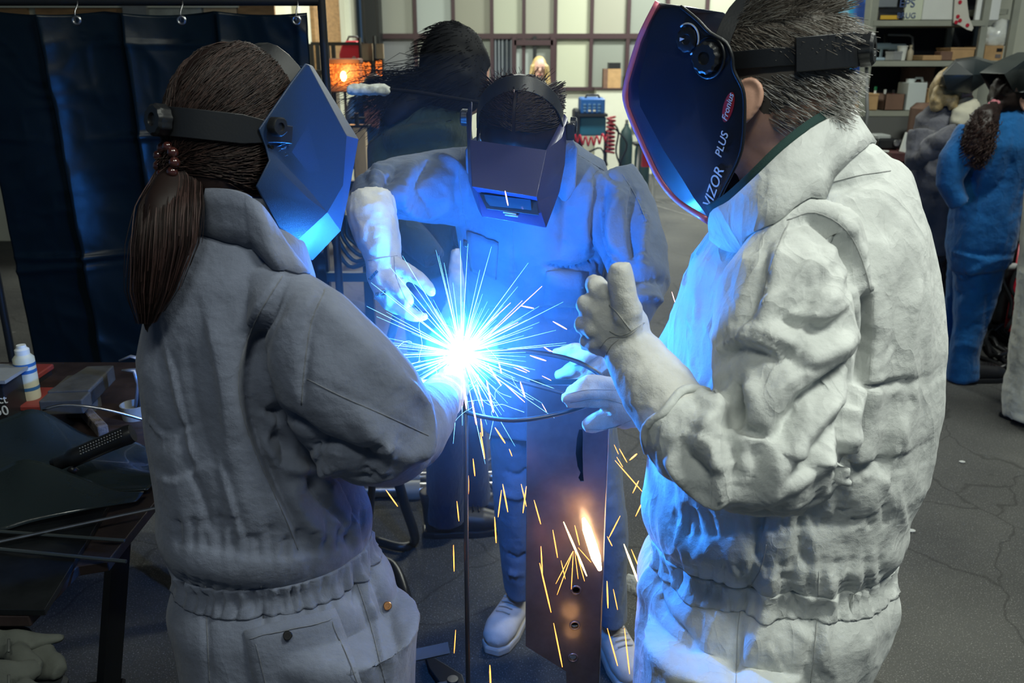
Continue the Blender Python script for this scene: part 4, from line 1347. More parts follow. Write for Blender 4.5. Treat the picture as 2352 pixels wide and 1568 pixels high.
for i in range(2600):
    a = random.uniform(-2.4, 2.4)
    b = random.uniform(-0.5, 1.45)
    if abs(a) < 0.5 and b < 0.5:
        continue
    p = ell(hc, WM, (0.08, 0.10, 0.12), a, b)
    q = tie + Vector((random.gauss(0, 0.006), random.gauss(0, 0.006), random.gauss(0, 0.006)))
    (ls if random.random() < 0.65 else ls2).append(hair_path(p, q, htree))
mb = MB(); strands(mb, ls, 0.0007, 0.0006); obj('hair_strands', mb, HAIRD, hair, smooth=180, kind='stuff')
mb = MB(); strands(mb, ls2, 0.0007, 0.0006); obj('hair_strands', mb, HAIRB, hair, smooth=180, kind='stuff')
# ponytail
tl = [tie, P(408, 400, 1.19), P(388, 470, 1.15), P(374, 560, 1.125), P(352, 665, 1.115), P(334, 765, 1.12)]
tr_ = [0.014, 0.026, 0.034, 0.033, 0.024, 0.004]
sp = [Vector(p) for p in spline([tuple(p) for p in tl], 4)]
rs = np.interp(np.linspace(0, 1, len(sp)), np.linspace(0, 1, 6), tr_)
mb = MB()
mb.limb3([(p, r * 0.9, r * 0.62) for p, r in zip(sp, rs)], 18)
co, fs = remesh(mb, 0.006, 3)
pt = surf('ponytail', co, fs, HAIRD, W)
ls, ls2, ls3 = [], [], []
for i in range(2300):
    a = random.uniform(0, 6.283)
    rr = math.sqrt(random.random()) * 1.12
    if rr < 0.7: rr = 0.7 + rr * 0.4
    fly = random.random() < 0.06
    e = random.uniform(0.55, 1.0)
    path = []
    for k, (p, r) in enumerate(zip(sp, rs)):
        s = k / (len(sp) - 1)
        if s > e: break
        q = r * rr * (1 + (0.5 * s if fly else 0)) + 0.002 * math.sin(7 * s + i)
        w = RT * (math.cos(a + s * 0.7) * q) + Vector((0, 1, 0)) * (math.sin(a + s * 0.7) * q * 0.68)
        path.append(p + w)
    if len(path) > 3:
        (ls if i % 3 else ls2).append(path)
mb = MB(); strands(mb, ls, 0.0008, 0.0005); obj('hair_strands', mb, HAIRD, pt, smooth=180, kind='stuff')
mb = MB(); strands(mb, ls2, 0.0008, 0.0005); obj('hair_strands', mb, mat('reddish_hair', (0.055, 0.028, 0.024), 0.5), pt, smooth=180, kind='stuff')
sc_ = MB()
for k in range(9):
    a = k * 0.7
    sc_.sphere(tie + WM @ Vector((math.cos(a) * 0.020, -0.008, math.sin(a) * 0.020)), 0.0075, 10, 8)
obj('hair_tie', sc_, mat('amber_beads', (0.05, 0.015, 0.012), 0.1, coat=1.0), W, smooth=180, label='dark shiny beaded hair tie')
HELB = mat('dark_blue_shell', (0.008, 0.028, 0.078), 0.48, bump=0.35, bscale=700, spec=0.5)
HELIN = BLACKP
def Q(u, v, Y): return P(u, v, Y)
side = WM @ Vector((1, 0, 0))
def MR(p): return mirror(p, hc, side)
# near half: rear edge, chamfer edge, front edge
A = [Q(700, 146, 1.268), Q(663, 196, 1.240), Q(594, 296, 1.19), Q(609, 335, 1.195), Q(618, 368, 1.20), Q(588, 428, 1.175), Q(663, 568, 1.22)]
B = [Q(708, 150, 1.274), Q(794, 312, 1.335), Q(786, 425, 1.330), Q(750, 487, 1.302)]
Cc = [Q(716, 152, 1.33), Q(822, 320, 1.40), Q(798, 452, 1.40), Q(781, 529, 1.385), Q(716, 597, 1.345)]
J, J2 = Q(704, 432, 1.272), Q(706, 456, 1.262)
A[4] = Q(618, 368, 1.188)
polys = [(A[0], A[1], B[0]), (A[1], A[2], A[3], J, B[3], B[2], B[1], B[0]), (A[3], A[4], J2, B[3], J), (A[4], A[5], A[6], B[3], J2),
         (B[0], B[1], Cc[1], Cc[0]), (B[1], B[2], Cc[2], Cc[1]), (B[2], B[3], Cc[3], Cc[2]), (B[3], A[6], Cc[4], Cc[3]), (A[0], B[0], Cc[0])]
pm = [tuple(MR(q) for q in reversed(p)) for p in polys]
front = [(Cc[i], Cc[i + 1], MR(Cc[i + 1]), MR(Cc[i])) for i in range(4)]
helm = shell('welding_helmet', polys + pm + front, HELB, W, 0.003, 0.004, label='dark blue faceted welding helmet')
# headgear
ring = [ell(hc + WM @ Vector((0, -0.006, 0.0)), WM, (0.090, 0.113, 0.128), a, 0.06) for a in np.linspace(math.pi, 1.35, 14)]
strap('headband', ring, WM @ Vector((0, 0, 1)), [0.019] * 9 + [0.017, 0.015, 0.013, 0.012, 0.012], 0.003, BLACKP, helm)
ring = [ell(hc + WM @ Vector((0, -0.006, 0.0)), WM, (0.090, 0.113, 0.128), -a, 0.06) for a in np.linspace(math.pi, 1.35, 14)]
strap('headband', ring, WM @ Vector((0, 0, 1)), 0.017, 0.003, BLACKP, helm)
ring = [ell(hc, WM, (0.088, 0.110, 0.129), math.pi / 2 - 0.75, b) for b in np.linspace(0.08, 1.35, 9)] + [ell(hc, WM, (0.088, 0.110, 0.129), -math.pi / 2 + 0.75, b) for b in np.linspace(1.35, 0.08, 9)]
strap('crown_strap', ring, [WM @ Vector((0, 1, 0.4))] * 18, 0.015, 0.003, BLACKP, helm)
kb = ell(hc + WM @ Vector((0, -0.006, 0.0)), WM, (0.090, 0.115, 0.128), math.pi, 0.06)
knob('ratchet_knob', kb, WM @ Vector((0, -1, 0)), 0.020, 0.018, BLACKP, helm)
q = Q(631, 290, 1.203)
knob('side_knob', q, side, 0.0125, 0.014, BLACKP, helm, 5)
knob('side_knob', MR(q), -side, 0.0125, 0.014, BLACKP, helm, 5)
for (u, v) in ((607, 331), (615, 336), (624, 338)):
    knob('rivet', Q(u, v, 1.2), side, 0.0028, 0.002, mat('matte_black', (0.01, 0.01, 0.011), 0.9, spec=0.1), helm, 3)

# ---------------------------------------------------------------- 2. man in off-white, facing left
mloc = Vector((0.42, 1.36, 0))
Mn = thing('person', 'grey-haired person in crumpled off-white coverall with black welding helmet', 'person', mloc)
mb = MB()
YM = 1.34
mb.limb([(1835, 330, YM, 85, 0.07), (1860, 390, YM, 150, 0.11), (1880, 450, YM, 195, 0.15), (1885, 520, YM, 228, 0.18), (1866, 620, YM, 268, 0.20), (1845, 740, YM, 296, 0.20), (1835, 880, YM, 300, 0.20), (1800, 1020, YM, 308, 0.20), (1770, 1130, YM, 282, 0.19), (1762, 1220, YM, 272, 0.185), (1760, 1290, YM, 276, 0.185), (1745, 1390, YM, 272, 0.19), (1718, 1490, YM, 252, 0.19), (1702, 1600, YM, 240, 0.19), (1690, 1720, YM, 225, 0.18)], 36)
mb.limb([(1862, 560, 1.19, 118, 0.09), (1822, 680, 1.13, 160, 0.10), (1800, 790, 1.10, 165, 0.10), (1800, 900, 1.08, 158, 0.10), (1800, 1000, 1.06, 150, 0.10), (1790, 1080, 1.05, 122, 0.09), (1785, 1130, 1.05, 70, 0.06)], 30)
mb.limb([(1850, 1050, 1.06, 115, 0.09), (1760, 1070, 1.04, 118, 0.09), (1670, 1050, 1.04, 118, 0.085), (1600, 1008, 1.06, 108, 0.078), (1556, 968, 1.085, 96, 0.07)], 28)
# far arm
mb.limb([(1760, 600, 1.50, 90, 0.08), (1640, 720, 1.54, 85, 0.075), (1580, 820, 1.52, 75, 0.07), (1520, 900, 1.46, 60, 0.058)], 22)
for (x, y) in ((0.36, 1.24), (0.42, 1.48)):
    mb.limb3([((x, y, 0.72), 0.14, 0.13), ((x, y, 0.5), 0.12, 0.12), ((x, y, 0.3), 0.10, 0.10), ((x, y, 0.1), 0.09, 0.09), ((x, y, 0.05), 0.09, 0.095)], 20)
co, fs = remesh(mb, 0.0045, 8)
ST = [([(1812, 512), (1870, 494), (1935, 530), (1975, 610), (1995, 720), (1988, 830), (1965, 950), (1945, 1080), (1930, 1170)], 0.055, -0.011, 's'), ([(1812, 514), (1868, 500), (1930, 540), (1968, 620), (1986, 720), (1978, 830), (1955, 950)], 0.008, -0.016),
      ([(1985, 830), (1960, 950), (1940, 1080), (1930, 1180)], 0.010, -0.012), ([(2010, 850), (1990, 960), (1965, 1080)], 0.014, 0.008),
      ([(1640, 800), (1700, 770), (1770, 790), (1830, 840)], 0.018, 0.008, 's'), ([(1690, 870), (1675, 930), (1700, 990), (1760, 1010)], 0.018, 0.009, 's'), ([(1975, 820), (1890, 870), (1810, 930), (1760, 1020)], 0.020, 0.009, 's'), ([(1950, 960), (1870, 1030), (1790, 1110)], 0.016, 0.007, 's'), ([(1580, 990), (1640, 1020), (1670, 1090), (1660, 1150)], 0.018, 0.009, 's'), ([(1870, 580), (1800, 660), (1740, 690)], 0.018, -0.006, 's'), ([(1960, 700), (1890, 740), (1790, 720)], 0.016, 0.007, 's'),
      ([(1760, 560), (1745, 640), (1720, 720), (1640, 790)], 0.010, -0.008), ([(1800, 560), (1770, 680), (1740, 760)], 0.014, 0.007),
      ([(1640, 790), (1690, 760), (1760, 770), (1840, 800)], 0.012, 0.012), ([(1650, 840), (1700, 800), (1790, 830), (1880, 850)], 0.012, -0.012),
      ([(1700, 880), (1680, 930), (1690, 980)], 0.010, -0.014), ([(1650, 900), (1640, 960), (1660, 1010)], 0.012, 0.012), ([(1720, 870), (1740, 940), (1730, 1000)], 0.012, 0.012),
      ([(1960, 740), (1900, 760), (1820, 740), (1770, 700)], 0.010, -0.010), ([(1970, 780), (1880, 820), (1800, 880), (1760, 960)], 0.014, 0.012), ([(1975, 830), (1890, 890), (1820, 940), (1780, 1020)], 0.010, -0.013),
      ([(1960, 900), (1900, 950), (1850, 1010), (1800, 1070)], 0.012, 0.010), ([(1950, 960), (1890, 1010), (1840, 1080)], 0.010, -0.012), ([(1930, 1030), (1880, 1080), (1800, 1130)], 0.012, 0.009),
      ([(1560, 1000), (1580, 1050), (1640, 1100)], 0.010, -0.012), ([(1600, 960), (1640, 1020), (1650, 1090)], 0.012, 0.012), ([(1640, 950), (1680, 1020), (1690, 1120)], 0.010, -0.014), ([(1530, 1040), (1570, 1100), (1650, 1160)], 0.010, 0.010),
      ([(1730, 1010), (1740, 1080), (1720, 1160)], 0.010, -0.010), ([(1770, 1000), (1785, 1080), (1770, 1170)], 0.012, 0.009),
      ([(1900, 620), (1850, 690), (1790, 720)], 0.010, -0.007), ([(1930, 660), (1880, 720), (1820, 770)], 0.012, 0.007),
      ([(1750, 1180), (1735, 1250), (1745, 1300)], 0.010, -0.014), ([(1850, 1180), (1840, 1260), (1860, 1300)], 0.008, -0.012), ([(1745, 1310), (1700, 1400), (1690, 1568)], 0.012, -0.012), ([(1770, 1310), (1760, 1420), (1700, 1540)], 0.012, 0.010),
      ([(1860, 1320), (1870, 1430), (1850, 1568)], 0.006, -0.008), ([(1800, 1320), (1830, 1390), (1840, 1450)], 0.010, -0.008), ([(1930, 1320), (1900, 1400), (1890, 1500)], 0.010, 0.008),
      ([(1500, 1300), (1520, 1400), (1600, 1490)], 0.010, -0.012), ([(2080, 600), (2060, 720), (2050, 850)], 0.010, -0.005), ([(2110, 640), (2090, 760), (2085, 880)], 0.010, 0.006), ([(2060, 900), (2040, 1000), (2010, 1080)], 0.012, -0.008), ([(2080, 950), (2050, 1050), (2020, 1130)], 0.010, 0.007),
      ([(1780, 460), (1740, 520), (1700, 560)], 0.010, -0.007), ([(1980, 330), (1900, 420), (1840, 440)], 0.012, 0.008), ([(2030, 400), (1940, 430), (1850, 450)], 0.007, -0.006)]
ST = [(a[0], a[1], a[2] * 1.35) if len(a) == 3 else a for a in ST]
for k in range(16):
    u = 1530 + k * 33
    ST.append(([(u, 1300 - 30 * k / 16), (u + random.uniform(-12, 12), 1350 + random.uniform(0, 60))], 0.008, -0.011))
    ST.append(([(u + 12, 1245 - 30 * k / 16), (u + random.uniform(-12, 24), 1195 - random.uniform(0, 60))], 0.008, -0.011))
for k in range(75):     # short crumple creases all over the suit
    u, v = random.uniform(1500, 2090), random.uniform(560, 1560)
    a = random.uniform(-0.6, 0.6) + math.pi / 2
    l = random.uniform(25, 60)
    ST.append(([(u - l * math.cos(a), v - l * math.sin(a)), (u + random.uniform(-8, 8), v), (u + l * math.cos(a), v + l * math.sin(a))], random.uniform(0.006, 0.010), random.choice((-1, 1)) * random.uniform(0.003, 0.006)) if k % 2 else ([(u - l * math.cos(a), v - l * math.sin(a)), (u + random.uniform(-14, 14), v), (u + l * math.cos(a), v + l * math.sin(a))], random.uniform(0.010, 0.016), random.choice((-1, 1)) * random.uniform(0.003, 0.005), 's'))
low = 1 + 0.9 * np.clip((0.95 - co[:, 2]) / 0.1, 0, 1)
co = co + vnormals(co, fs) * (crumple(co * np.array([1, 1, 0.45]), 11, 31) * 0.0055 * low + crumple(co * np.array([1, 1, 0.55]), 27, 32) * 0.0022)[:, None]
co = cinch(co, fs, P(1762, 1262, YM), 0.016, 0.010)
co = folds(co, fs, ST)
co = relax(co, fs, 1)
mbod = surf('coverall', co, fs, CM, Mn)
mt = bvh(co, fs)
cord('seam', mt, [[(1808, 505), (1872, 488), (1945, 530), (1988, 620), (2004, 720), (1998, 830)], [(2045, 392), (1960, 405), (1870, 432), (1790, 480), (1700, 560)], [(1812, 508), (1790, 560), (1768, 620), (1750, 700)], [(1880, 1310), (1876, 1430), (1862, 1568)], [(1760, 1250), (1745, 1310), (1700, 1400), (1690, 1568)]], 0.0015, CMD, mbod)
band('waistband', mt, P(1762, 1262, YM), (0.024, 0.020, 0.008, -0.008, -0.019, -0.023), 0.0024, CM, Mn, 230, 0.0030, lambda a: 0.008 * math.sin(a * 3))
top = [(1700, 470, 1.42), (1790, 330, 1.50), (1890, 262, 1.48), (1950, 240, 1.40), (1935, 255, 1.28), (1870, 290, 1.20), (1800, 345, 1.17), (1735, 410, 1.17), (1680, 460, 1.20), (1636, 486, 1.24), (1630, 545, 1.27)]
bot = [(1720, 580, 1.46), (1850, 420, 1.54), (1960, 350, 1.52), (2010, 330, 1.42), (1980, 345, 1.26), (1910, 385, 1.16), (1835, 430, 1.12), (1765, 490, 1.12), (1712, 535, 1.16), (1668, 548, 1.21), (1634, 552, 1.27)]
collar(Mn, 'collar', top, bot, CM, 0.009, tree=mt)
lin = [(u - 10, v - 16, y + 0.012 if y < 1.4 else y - 0.012) for u, v, y in top[:-1]]
collar(Mn, 'collar_lining', lin, [(u, v, y + 0.006 if y < 1.4 else y - 0.006) for u, v, y in top[:-1]], mat('dark_green_knit', (0.012, 0.040, 0.036), 0.95, bump=0.6, bscale=600), 0.010)
boots(Mn, [(0.36, 1.24, -1.0, 0.14), (0.42, 1.48, -1.0, 0.14)], BOOT, BLACKP)
# cuff opening of the sleeve
cf = P(1556, 968, 1.085); ax = (P(1540, 950, 1.095) - P(1600, 1008, 1.06)).normalized()
mb = MB()
V = (cf - CAM).normalized(); Wd = ax.cross(V).normalized(); Dd = Wd.cross(ax)
mb.tube([cf + Wd * (97 * dep(cf) / FPX * math.cos(a)) + Dd * (0.071 * math.sin(a)) + ax * (0.004 * math.sin(5 * a)) for a in np.linspace(0, 6.2832, 40)[:-1]], 0.006, 8, closed=True)
obj('cuff', mb, CM, Mn, smooth=180)
# near glove: gauntlet, fist, raised thumb
mb = MB()
mb.limb([(1595, 1012, 1.065, 84, 0.062), (1555, 960, 1.085, 88, 0.062), (1505, 890, 1.115, 84, 0.058), (1462, 826, 1.145, 70, 0.048), (1440, 795, 1.155, 60, 0.042)], 26)
mb.limb([(1445, 800, 1.155, 56, 0.040), (1420, 755, 1.165, 72, 0.040), (1398, 715, 1.17, 74, 0.038), (1388, 690, 1.175, 62, 0.034)], 22)
# curled fingers, one over the other
for (p0, p1, p2, r) in (((1400, 690, 1.16), (1372, 660, 1.165), (1366, 652, 1.20), 25), ((1390, 728, 1.155), (1350, 700, 1.165), (1344, 700, 1.20), 24), ((1383, 766, 1.155), (1345, 746, 1.168), (1340, 748, 1.20), 23), ((1386, 800, 1.16), (1356, 786, 1.172), (1352, 788, 1.20), 20)):
    mb.limb([(*p0, r, 0.017), ((p0[0] + p1[0]) / 2, (p0[1] + p1[1]) / 2, p0[2] - 0.003, r, 0.018), (*p1, r * 0.97, 0.017), (*p2, r * 0.85, 0.014)], 12)
mb.limb([(1440, 760, 1.14, 36, 0.022), (1440, 715, 1.13, 35, 0.020), (1432, 668, 1.13, 32, 0.018), (1426, 632, 1.13, 30, 0.017), (1424, 606, 1.13, 22, 0.013)], 16)
g, gt = glove(Mn, 'glove', mb, 0.0036, 0.0014, [[(1400, 760), (1430, 770), (1478, 742)], [(1378, 800), (1400, 775), (1440, 772), (1480, 742)], [(1400, 700), (1420, 720), (1450, 760)], [(1380, 850), (1400, 800), (1420, 780)]], 2)
h = onto(gt, [(1372, 800), (1373, 800)], 50, 0.001)
# far glove under the hoop
mb = MB()
mb.limb([(1520, 905, 1.47, 66, 0.052), (1470, 925, 1.45, 58, 0.045), (1430, 930, 1.44, 54, 0.036), (1400, 925, 1.44, 46, 0.03)], 20)
for (a, b, c_) in (((1420, 890, 1.43), (1350, 878, 1.42), (1302, 900, 1.42)), ((1415, 905, 1.425), (1345, 900, 1.41), (1290, 915, 1.41)), ((1410, 925, 1.43), (1350, 918, 1.42), (1300, 926, 1.42))):
    mb.limb([(*a, 20, 0.014), ((a[0] + b[0]) / 2, (a[1] + b[1]) / 2 - 3, a[2] - 0.004, 19, 0.014), (*b, 18, 0.0135), (*c_, 10, 0.009)], 12)
mb.limb([(1425, 950, 1.44, 26, 0.018), (1390, 962, 1.425, 25, 0.017), (1358, 974, 1.415, 20, 0.014), (1342, 982, 1.41, 12, 0.010)], 12)
glove(Mn, 'glove', mb, 0.0042, 0.0015, [[(1300, 905), (1350, 895), (1420, 895)], [(1310, 925), (1380, 915), (1440, 930)], [(1350, 985), (1400, 985), (1450, 965)]])
# head and helmet
mf = Vector((-0.86, 0.50, -0.10))
MM = frame3(mf)
mc = P(1768, 192, 1.315)
near = MM @ Vector((-1, 0, 0))
hd, _, _ = head(Mn, mc, MM, [(mc + MM @ Vector((0, -0.02, -0.06)), 0.062, 0.068), (P(1790, 330, 1.32), 0.066, 0.072), (P(1830, 420, 1.33), 0.075, 0.08)], ey=0.022)
mb = MB().sphere(mc + MM @ Vector((0, -0.012, 0.012)), (0.0795, 0.098, 0.116), 24, 16, MM)
co, fs = remesh(mb, 0.006, 3)
keep = set(np.nonzero(((co - np.array(mc)) @ np.array(MM))[:, 2] > -0.045 - 0.25 * np.clip(((co - np.array(mc)) @ np.array(MM))[:, 1], -1, 0.04))[0])
hair = surf('hair', co, [f for f in fs if all(i in keep for i in f)], HAIRG3, Mn)
htree = bvh(co, fs)
L = [[], [], []]
for i in range(8000):
    a = random.uniform(-math.pi, math.pi)
    b = random.uniform(-0.55, 1.5)
    if abs(a) < 0.7 and b < 0.55: continue
    if abs(a) < 1.75 and b < -0.1: continue
    if abs(a) > 0.8 and 0.10 < b < 0.40: continue
    p = ell(mc, MM, (0.079, 0.10, 0.118), a, b)
    n = htree.find_nearest(p)
    flow = (MM @ Vector((0, -0.9, -0.55 if b < 0.7 else 0.1))) + Vector((random.gauss(0, 0.16), random.gauss(0, 0.16), random.gauss(0, 0.16)))
    up_ = 0.06 if b < 0.25 else 0.26
    ln = random.uniform(0.014, 0.024) if b < 0.25 else random.uniform(0.022, 0.036)
    s = n[0] + n[1] * 0.001
    path = [s, s + (flow * 0.5 + n[1] * up_) * ln * 0.6, s + flow * ln + n[1] * up_ * ln * 0.9]
    k = 2 if (b < 0.1 and random.random() < 0.55) else (1 if random.random() < (0.5 if b < 0.3 else 0.35) else 0)
    L[k].append(path)
for ll, mm in zip(L, (HAIRG3, HAIRG, HAIRG2)):
    mb = MB(); strands(mb, ll, 0.0006, 0.0004); obj('hair_strands', mb, mm, hair, smooth=180, kind='stuff')
HELM = mat('black_gloss_shell', (0.008, 0.012, 0.026), 0.30, coat=0.25, bump=0.08, bscale=500)
def MR2(p): return mirror(p, mc, near)
R_ = [Q(1509, 4, 1.34), Q(1565, 15, 1.285), Q(1603, 46, 1.26), Q(1632, 76, 1.245), Q(1668, 98, 1.232), Q(1682, 128, 1.225), Q(1686, 162, 1.225), Q(1706, 203, 1.22), Q(1711, 245, 1.22), Q(1707, 325, 1.222), Q(1694, 372, 1.23), Q(1660, 440, 1.25), Q(1632, 505, 1.27)]
F_ = [Q(1513, 6, 1.345), Q(1485, 60, 1.355), Q(1470, 96, 1.365), Q(1442, 191, 1.385), Q(1443, 243, 1.39), Q(1484, 342, 1.375), Q(1518, 411, 1.36), Q(1560, 461, 1.335), Q(1628, 506, 1.275)]
I_ = [Q(1520, 20, 1.325), Q(1500, 70, 1.33), Q(1487, 110, 1.335), Q(1468, 195, 1.345), Q(1472, 243, 1.345), Q(1526, 344, 1.315), Q(1570, 412, 1.295), Q(1594, 452, 1.285), Q(1630, 500, 1.272)]
polys = []
for i in range(8):
    polys.append((F_[i], F_[i + 1], I_[i + 1], I_[i]))
# side panel between the crease line and the rear edge
cen = [Q(1560, 60, 1.29), Q(1585, 150, 1.275), Q(1600, 245, 1.268), Q(1620, 330, 1.262), Q(1630, 420, 1.265)]
polys += [(F_[0], I_[0], R_[1]), (I_[0], I_[1], cen[0], R_[1]), (cen[0], R_[2], R_[1]), (cen[0], R_[3], R_[2]), (I_[1], I_[2], cen[1], cen[0]), (cen[0], cen[1], R_[4], R_[3]), (cen[1], R_[6], R_[5], R_[4]), (I_[2], I_[3], cen[2], cen[1]), (cen[1], cen[2], R_[7], R_[6]), (cen[2], R_[8], R_[7]), (I_[3], I_[4], cen[2]), (I_[4], I_[5], cen[3], cen[2]), (cen[2], cen[3], R_[9], R_[8]), (I_[5], I_[6], cen[4], cen[3]), (cen[3], cen[4], R_[10], R_[9]), (I_[6], I_[7], cen[4]), (I_[7], I_[8], cen[4]), (cen[4], I_[8], R_[11], R_[10]), (F_[0], R_[1], R_[1])[:2] + (R_[1],)]
polys = [p for p in polys if len(set(tuple(q) for q in p)) == len(p) and len(p) > 2]
mid = []
pm = [tuple(MR2(q) for q in reversed(p)) for p in polys]
front = [(F_[i], MR2(F_[i]), MR2(F_[i + 1]), F_[i + 1]) for i in range(8)]
helm2 = shell('welding_helmet', polys + pm + front, HELM, Mn, 0.003, 0.003, label='glossy black welding helmet with pink edge trim')
for p in helm2.data.polygons: p.use_smooth = True
helm2.data.set_sharp_from_angle(angle=math.radians(24))
mb = MB(); mb.tube([Vector(p) for p in spline([tuple(f) for f in F_], 4)], 0.0065, 8)
obj('edge_trim', mb, mat('pink_trim', (0.75, 0.20, 0.28), 0.35, metal=0.1), helm2, smooth=180)
mb = MB(); mb.tube([Vector(p) + near * 0.0015 for p in spline([tuple(f) for f in R_[1:]], 3)], 0.0026, 6)
obj('edge_trim', mb, BLACKP, helm2, smooth=180)
pn = (Q(1560, 60, 1.29) - Q(1620, 330, 1.262)).cross(Q(1706, 203, 1.22) - Q(1620, 330, 1.262)).normalized()
if pn.dot(CAM - Q(1620, 200, 1.27)) < 0: pn = -pn
WHT = mat('white_print', (0.62, 0.66, 0.70), 0.4)
htree2 = BVHTree.FromPolygons([tuple(Vector(v.co) + helm2.location + ROOTLOC[helm2.name]) for v in helm2.data.vertices], [tuple(p.vertices) for p in helm2.data.polygons])
def on_helm(u, v, lift=0.003):
    h = onto(htree2, [(u, v), (u + 0.5, v)], 50, lift)
    return h[0] if h else Q(u, v, 1.25)
# dial and pivot knob
dq = on_helm(1583, 90, 0.002)
knob('dial', dq, pn, 0.016, 0.006, BLACKP, helm2, 10)
arc = []
xdir = (on_helm(1600, 90) - on_helm(1570, 90)).normalized(); ydir = pn.cross(xdir)
for a in np.linspace(-1.2, 2.2, 16):
    arc.append(dq + pn * 0.003 + xdir * (0.021 * math.cos(a)) + ydir * (0.021 * math.sin(a)))
obj('dial_scale', MB().tube(arc, 0.0013, 5), WHT, helm2, smooth=180)
obj('dial_pointer', MB().prism([dq + pn * 0.0065 + xdir * -0.012 + ydir * -0.003, dq + pn * 0.0065 + xdir * -0.002 + ydir * 0.001, dq + pn * 0.0065 + xdir * -0.011 + ydir * 0.003], pn * 0.001), WHT, helm2)
kq = on_helm(1630, 132, 0.001)
knob('side_knob', kq, pn, 0.020, 0.014, BLACKP, helm2, 12)
knob('side_knob', MR2(kq), -near, 0.020, 0.014, BLACKP, helm2, 12)
obj('knob_recess', MB().tube([kq + pn * 0.001 + xdir * (0.027 * math.cos(a)) + ydir * (0.027 * math.sin(a)) for a in np.linspace(0, 6.283, 24)[:-1]], 0.002, 6, closed=True), BLACKP, helm2, smooth=180)
# lettering, reading upwards
def hel_text(txt, u0, v0, u1, v1, hgt, m, sh=0.25):
    a, b = on_helm(u0, v0, 0.004), on_helm(u1, v1, 0.004)
    n = pn
    return text_on('lettering', txt, (a + b) / 2, b - a, n, hgt, m, helm2, 0.0004, shear=sh)
a, b = on_helm(1667, 276, 0.002), on_helm(1683, 215, 0.002)
x = (b - a).normalized(); y = pn.cross(x); c0 = (a + b) / 2
ln = (b - a).length / 2
obj('red_badge', MB().prism([c0 + x * (ln * 1.12 * math.cos(t_)) + y * (0.0078 * math.sin(t_)) for t_ in np.linspace(0, 6.283, 28)[:-1]], pn * 0.001), mat('badge_red', (0.35, 0.015, 0.02), 0.4), helm2)
hel_text('Fronius', 1668, 272, 1682, 219, 0.0125, WHT, 0.3)
hel_text('PLUS', 1656, 348, 1666, 315, 0.0165, WHT, 0.2)
hel_text('VIZOR', 1628, 470, 1656, 390, 0.022, WHT, 0.2)
# headgear
rr = (0.089, 0.112, 0.128)
for sgn in (-1, 1):
    ring = [ell(mc + MM @ Vector((0, -0.008, 0)), MM, rr, sgn * a, 0.30 - 0.06 * (a / 3.14)) for a in np.linspace(math.pi, 0.9, 14)]
    strap('headband', ring, MM @ Vector((0, 0, 1)), [0.020, 0.020, 0.020, 0.020, 0.018] + [0.012] * 9, 0.004, BLACKP, helm2)
ring = [ell(mc, MM, (0.086, 0.108, 0.127), -math.pi / 2 + 0.55, b) for b in np.linspace(0.3, 1.4, 8)] + [ell(mc, MM, (0.086, 0.108, 0.127), math.pi / 2 - 0.55, b) for b in np.linspace(1.4, 0.3, 8)]
strap('crown_strap', ring, [MM @ Vector((0, 1, 0.3))] * 16, 0.012, 0.003, BLACKP, helm2)
pad = [ell(mc + MM @ Vector((0, -0.008, 0)), MM, (0.094, 0.117, 0.132), -a, 0.26) for a in np.linspace(math.pi - 0.15, 2.0, 8)]
strap('back_pad', pad, MM @ Vector((0, 0, 1)), 0.022, 0.012, BLACKP, helm2)
knob('ratchet_knob', ell(mc + MM @ Vector((0, -0.008, 0)), MM, (0.092, 0.120, 0.13), math.pi + 0.02, 0.26), MM @ Vector((0, -1, 0)), 0.021, 0.018, BLACKP, helm2)

# ---------------------------------------------------------------- 3. welder bending over the work
bloc = Vector((0.06, 2.15, 0))
Wd_ = thing('person', 'person bending forward in blue-grey coverall guiding the welding torch', 'person', bloc)
mb = MB()
mb.limb([(1215, 300, 1.98, 60, 0.06), (1215, 345, 1.99, 125, 0.09), (1218, 385, 2.0, 175, 0.11), (1224, 440, 2.0, 188, 0.12), (1228, 520, 2.02, 180, 0.125), (1230, 600, 2.06, 170, 0.125), (1232, 680, 2.1, 165, 0.12), (1238, 740, 2.12, 162, 0.12), (1245, 800, 2.14, 164, 0.13), (1250, 880, 2.15, 160, 0.135), (1258, 960, 2.16, 150, 0.13)], 30)
mb.limb([(1085, 430, 2.0, 92, 0.09), (1010, 428, 1.95, 84, 0.085), (940, 432, 1.88, 76, 0.075), (885, 440, 1.82, 68, 0.07), (848, 452, 1.77, 46, 0.06)], 24)
mb.limb([(858, 438, 1.79, 54, 0.06), (854, 470, 1.75, 52, 0.058), (856, 505, 1.71, 48, 0.052)], 22)
mb.limb([(1385, 430, 2.0, 86, 0.09), (1430, 500, 1.96, 82, 0.085), (1462, 580, 1.90, 74, 0.08), (1475, 650, 1.84, 66, 0.075), (1468, 695, 1.80, 50, 0.06)], 24)
mb.limb([(1470, 670, 1.82, 58, 0.068), (1432, 740, 1.77, 56, 0.06), (1398, 790, 1.73, 48, 0.05)], 22)
mb.limb([(1190, 900, 2.15, 75, 0.10), (1182, 1000, 2.18, 56, 0.085), (1184, 1150, 2.22, 48, 0.078), (1192, 1260, 2.25, 42, 0.075), (1196, 1345, 2.27, 34, 0.07)], 22)
mb.limb([(1325, 900, 2.16, 80, 0.10), (1365, 1050, 2.16, 62, 0.09), (1390, 1200, 2.14, 50, 0.08), (1402, 1330, 2.13, 40, 0.075), (1408, 1420, 2.12, 34, 0.07)], 22)
co, fs = remesh(mb, 0.005, 7)
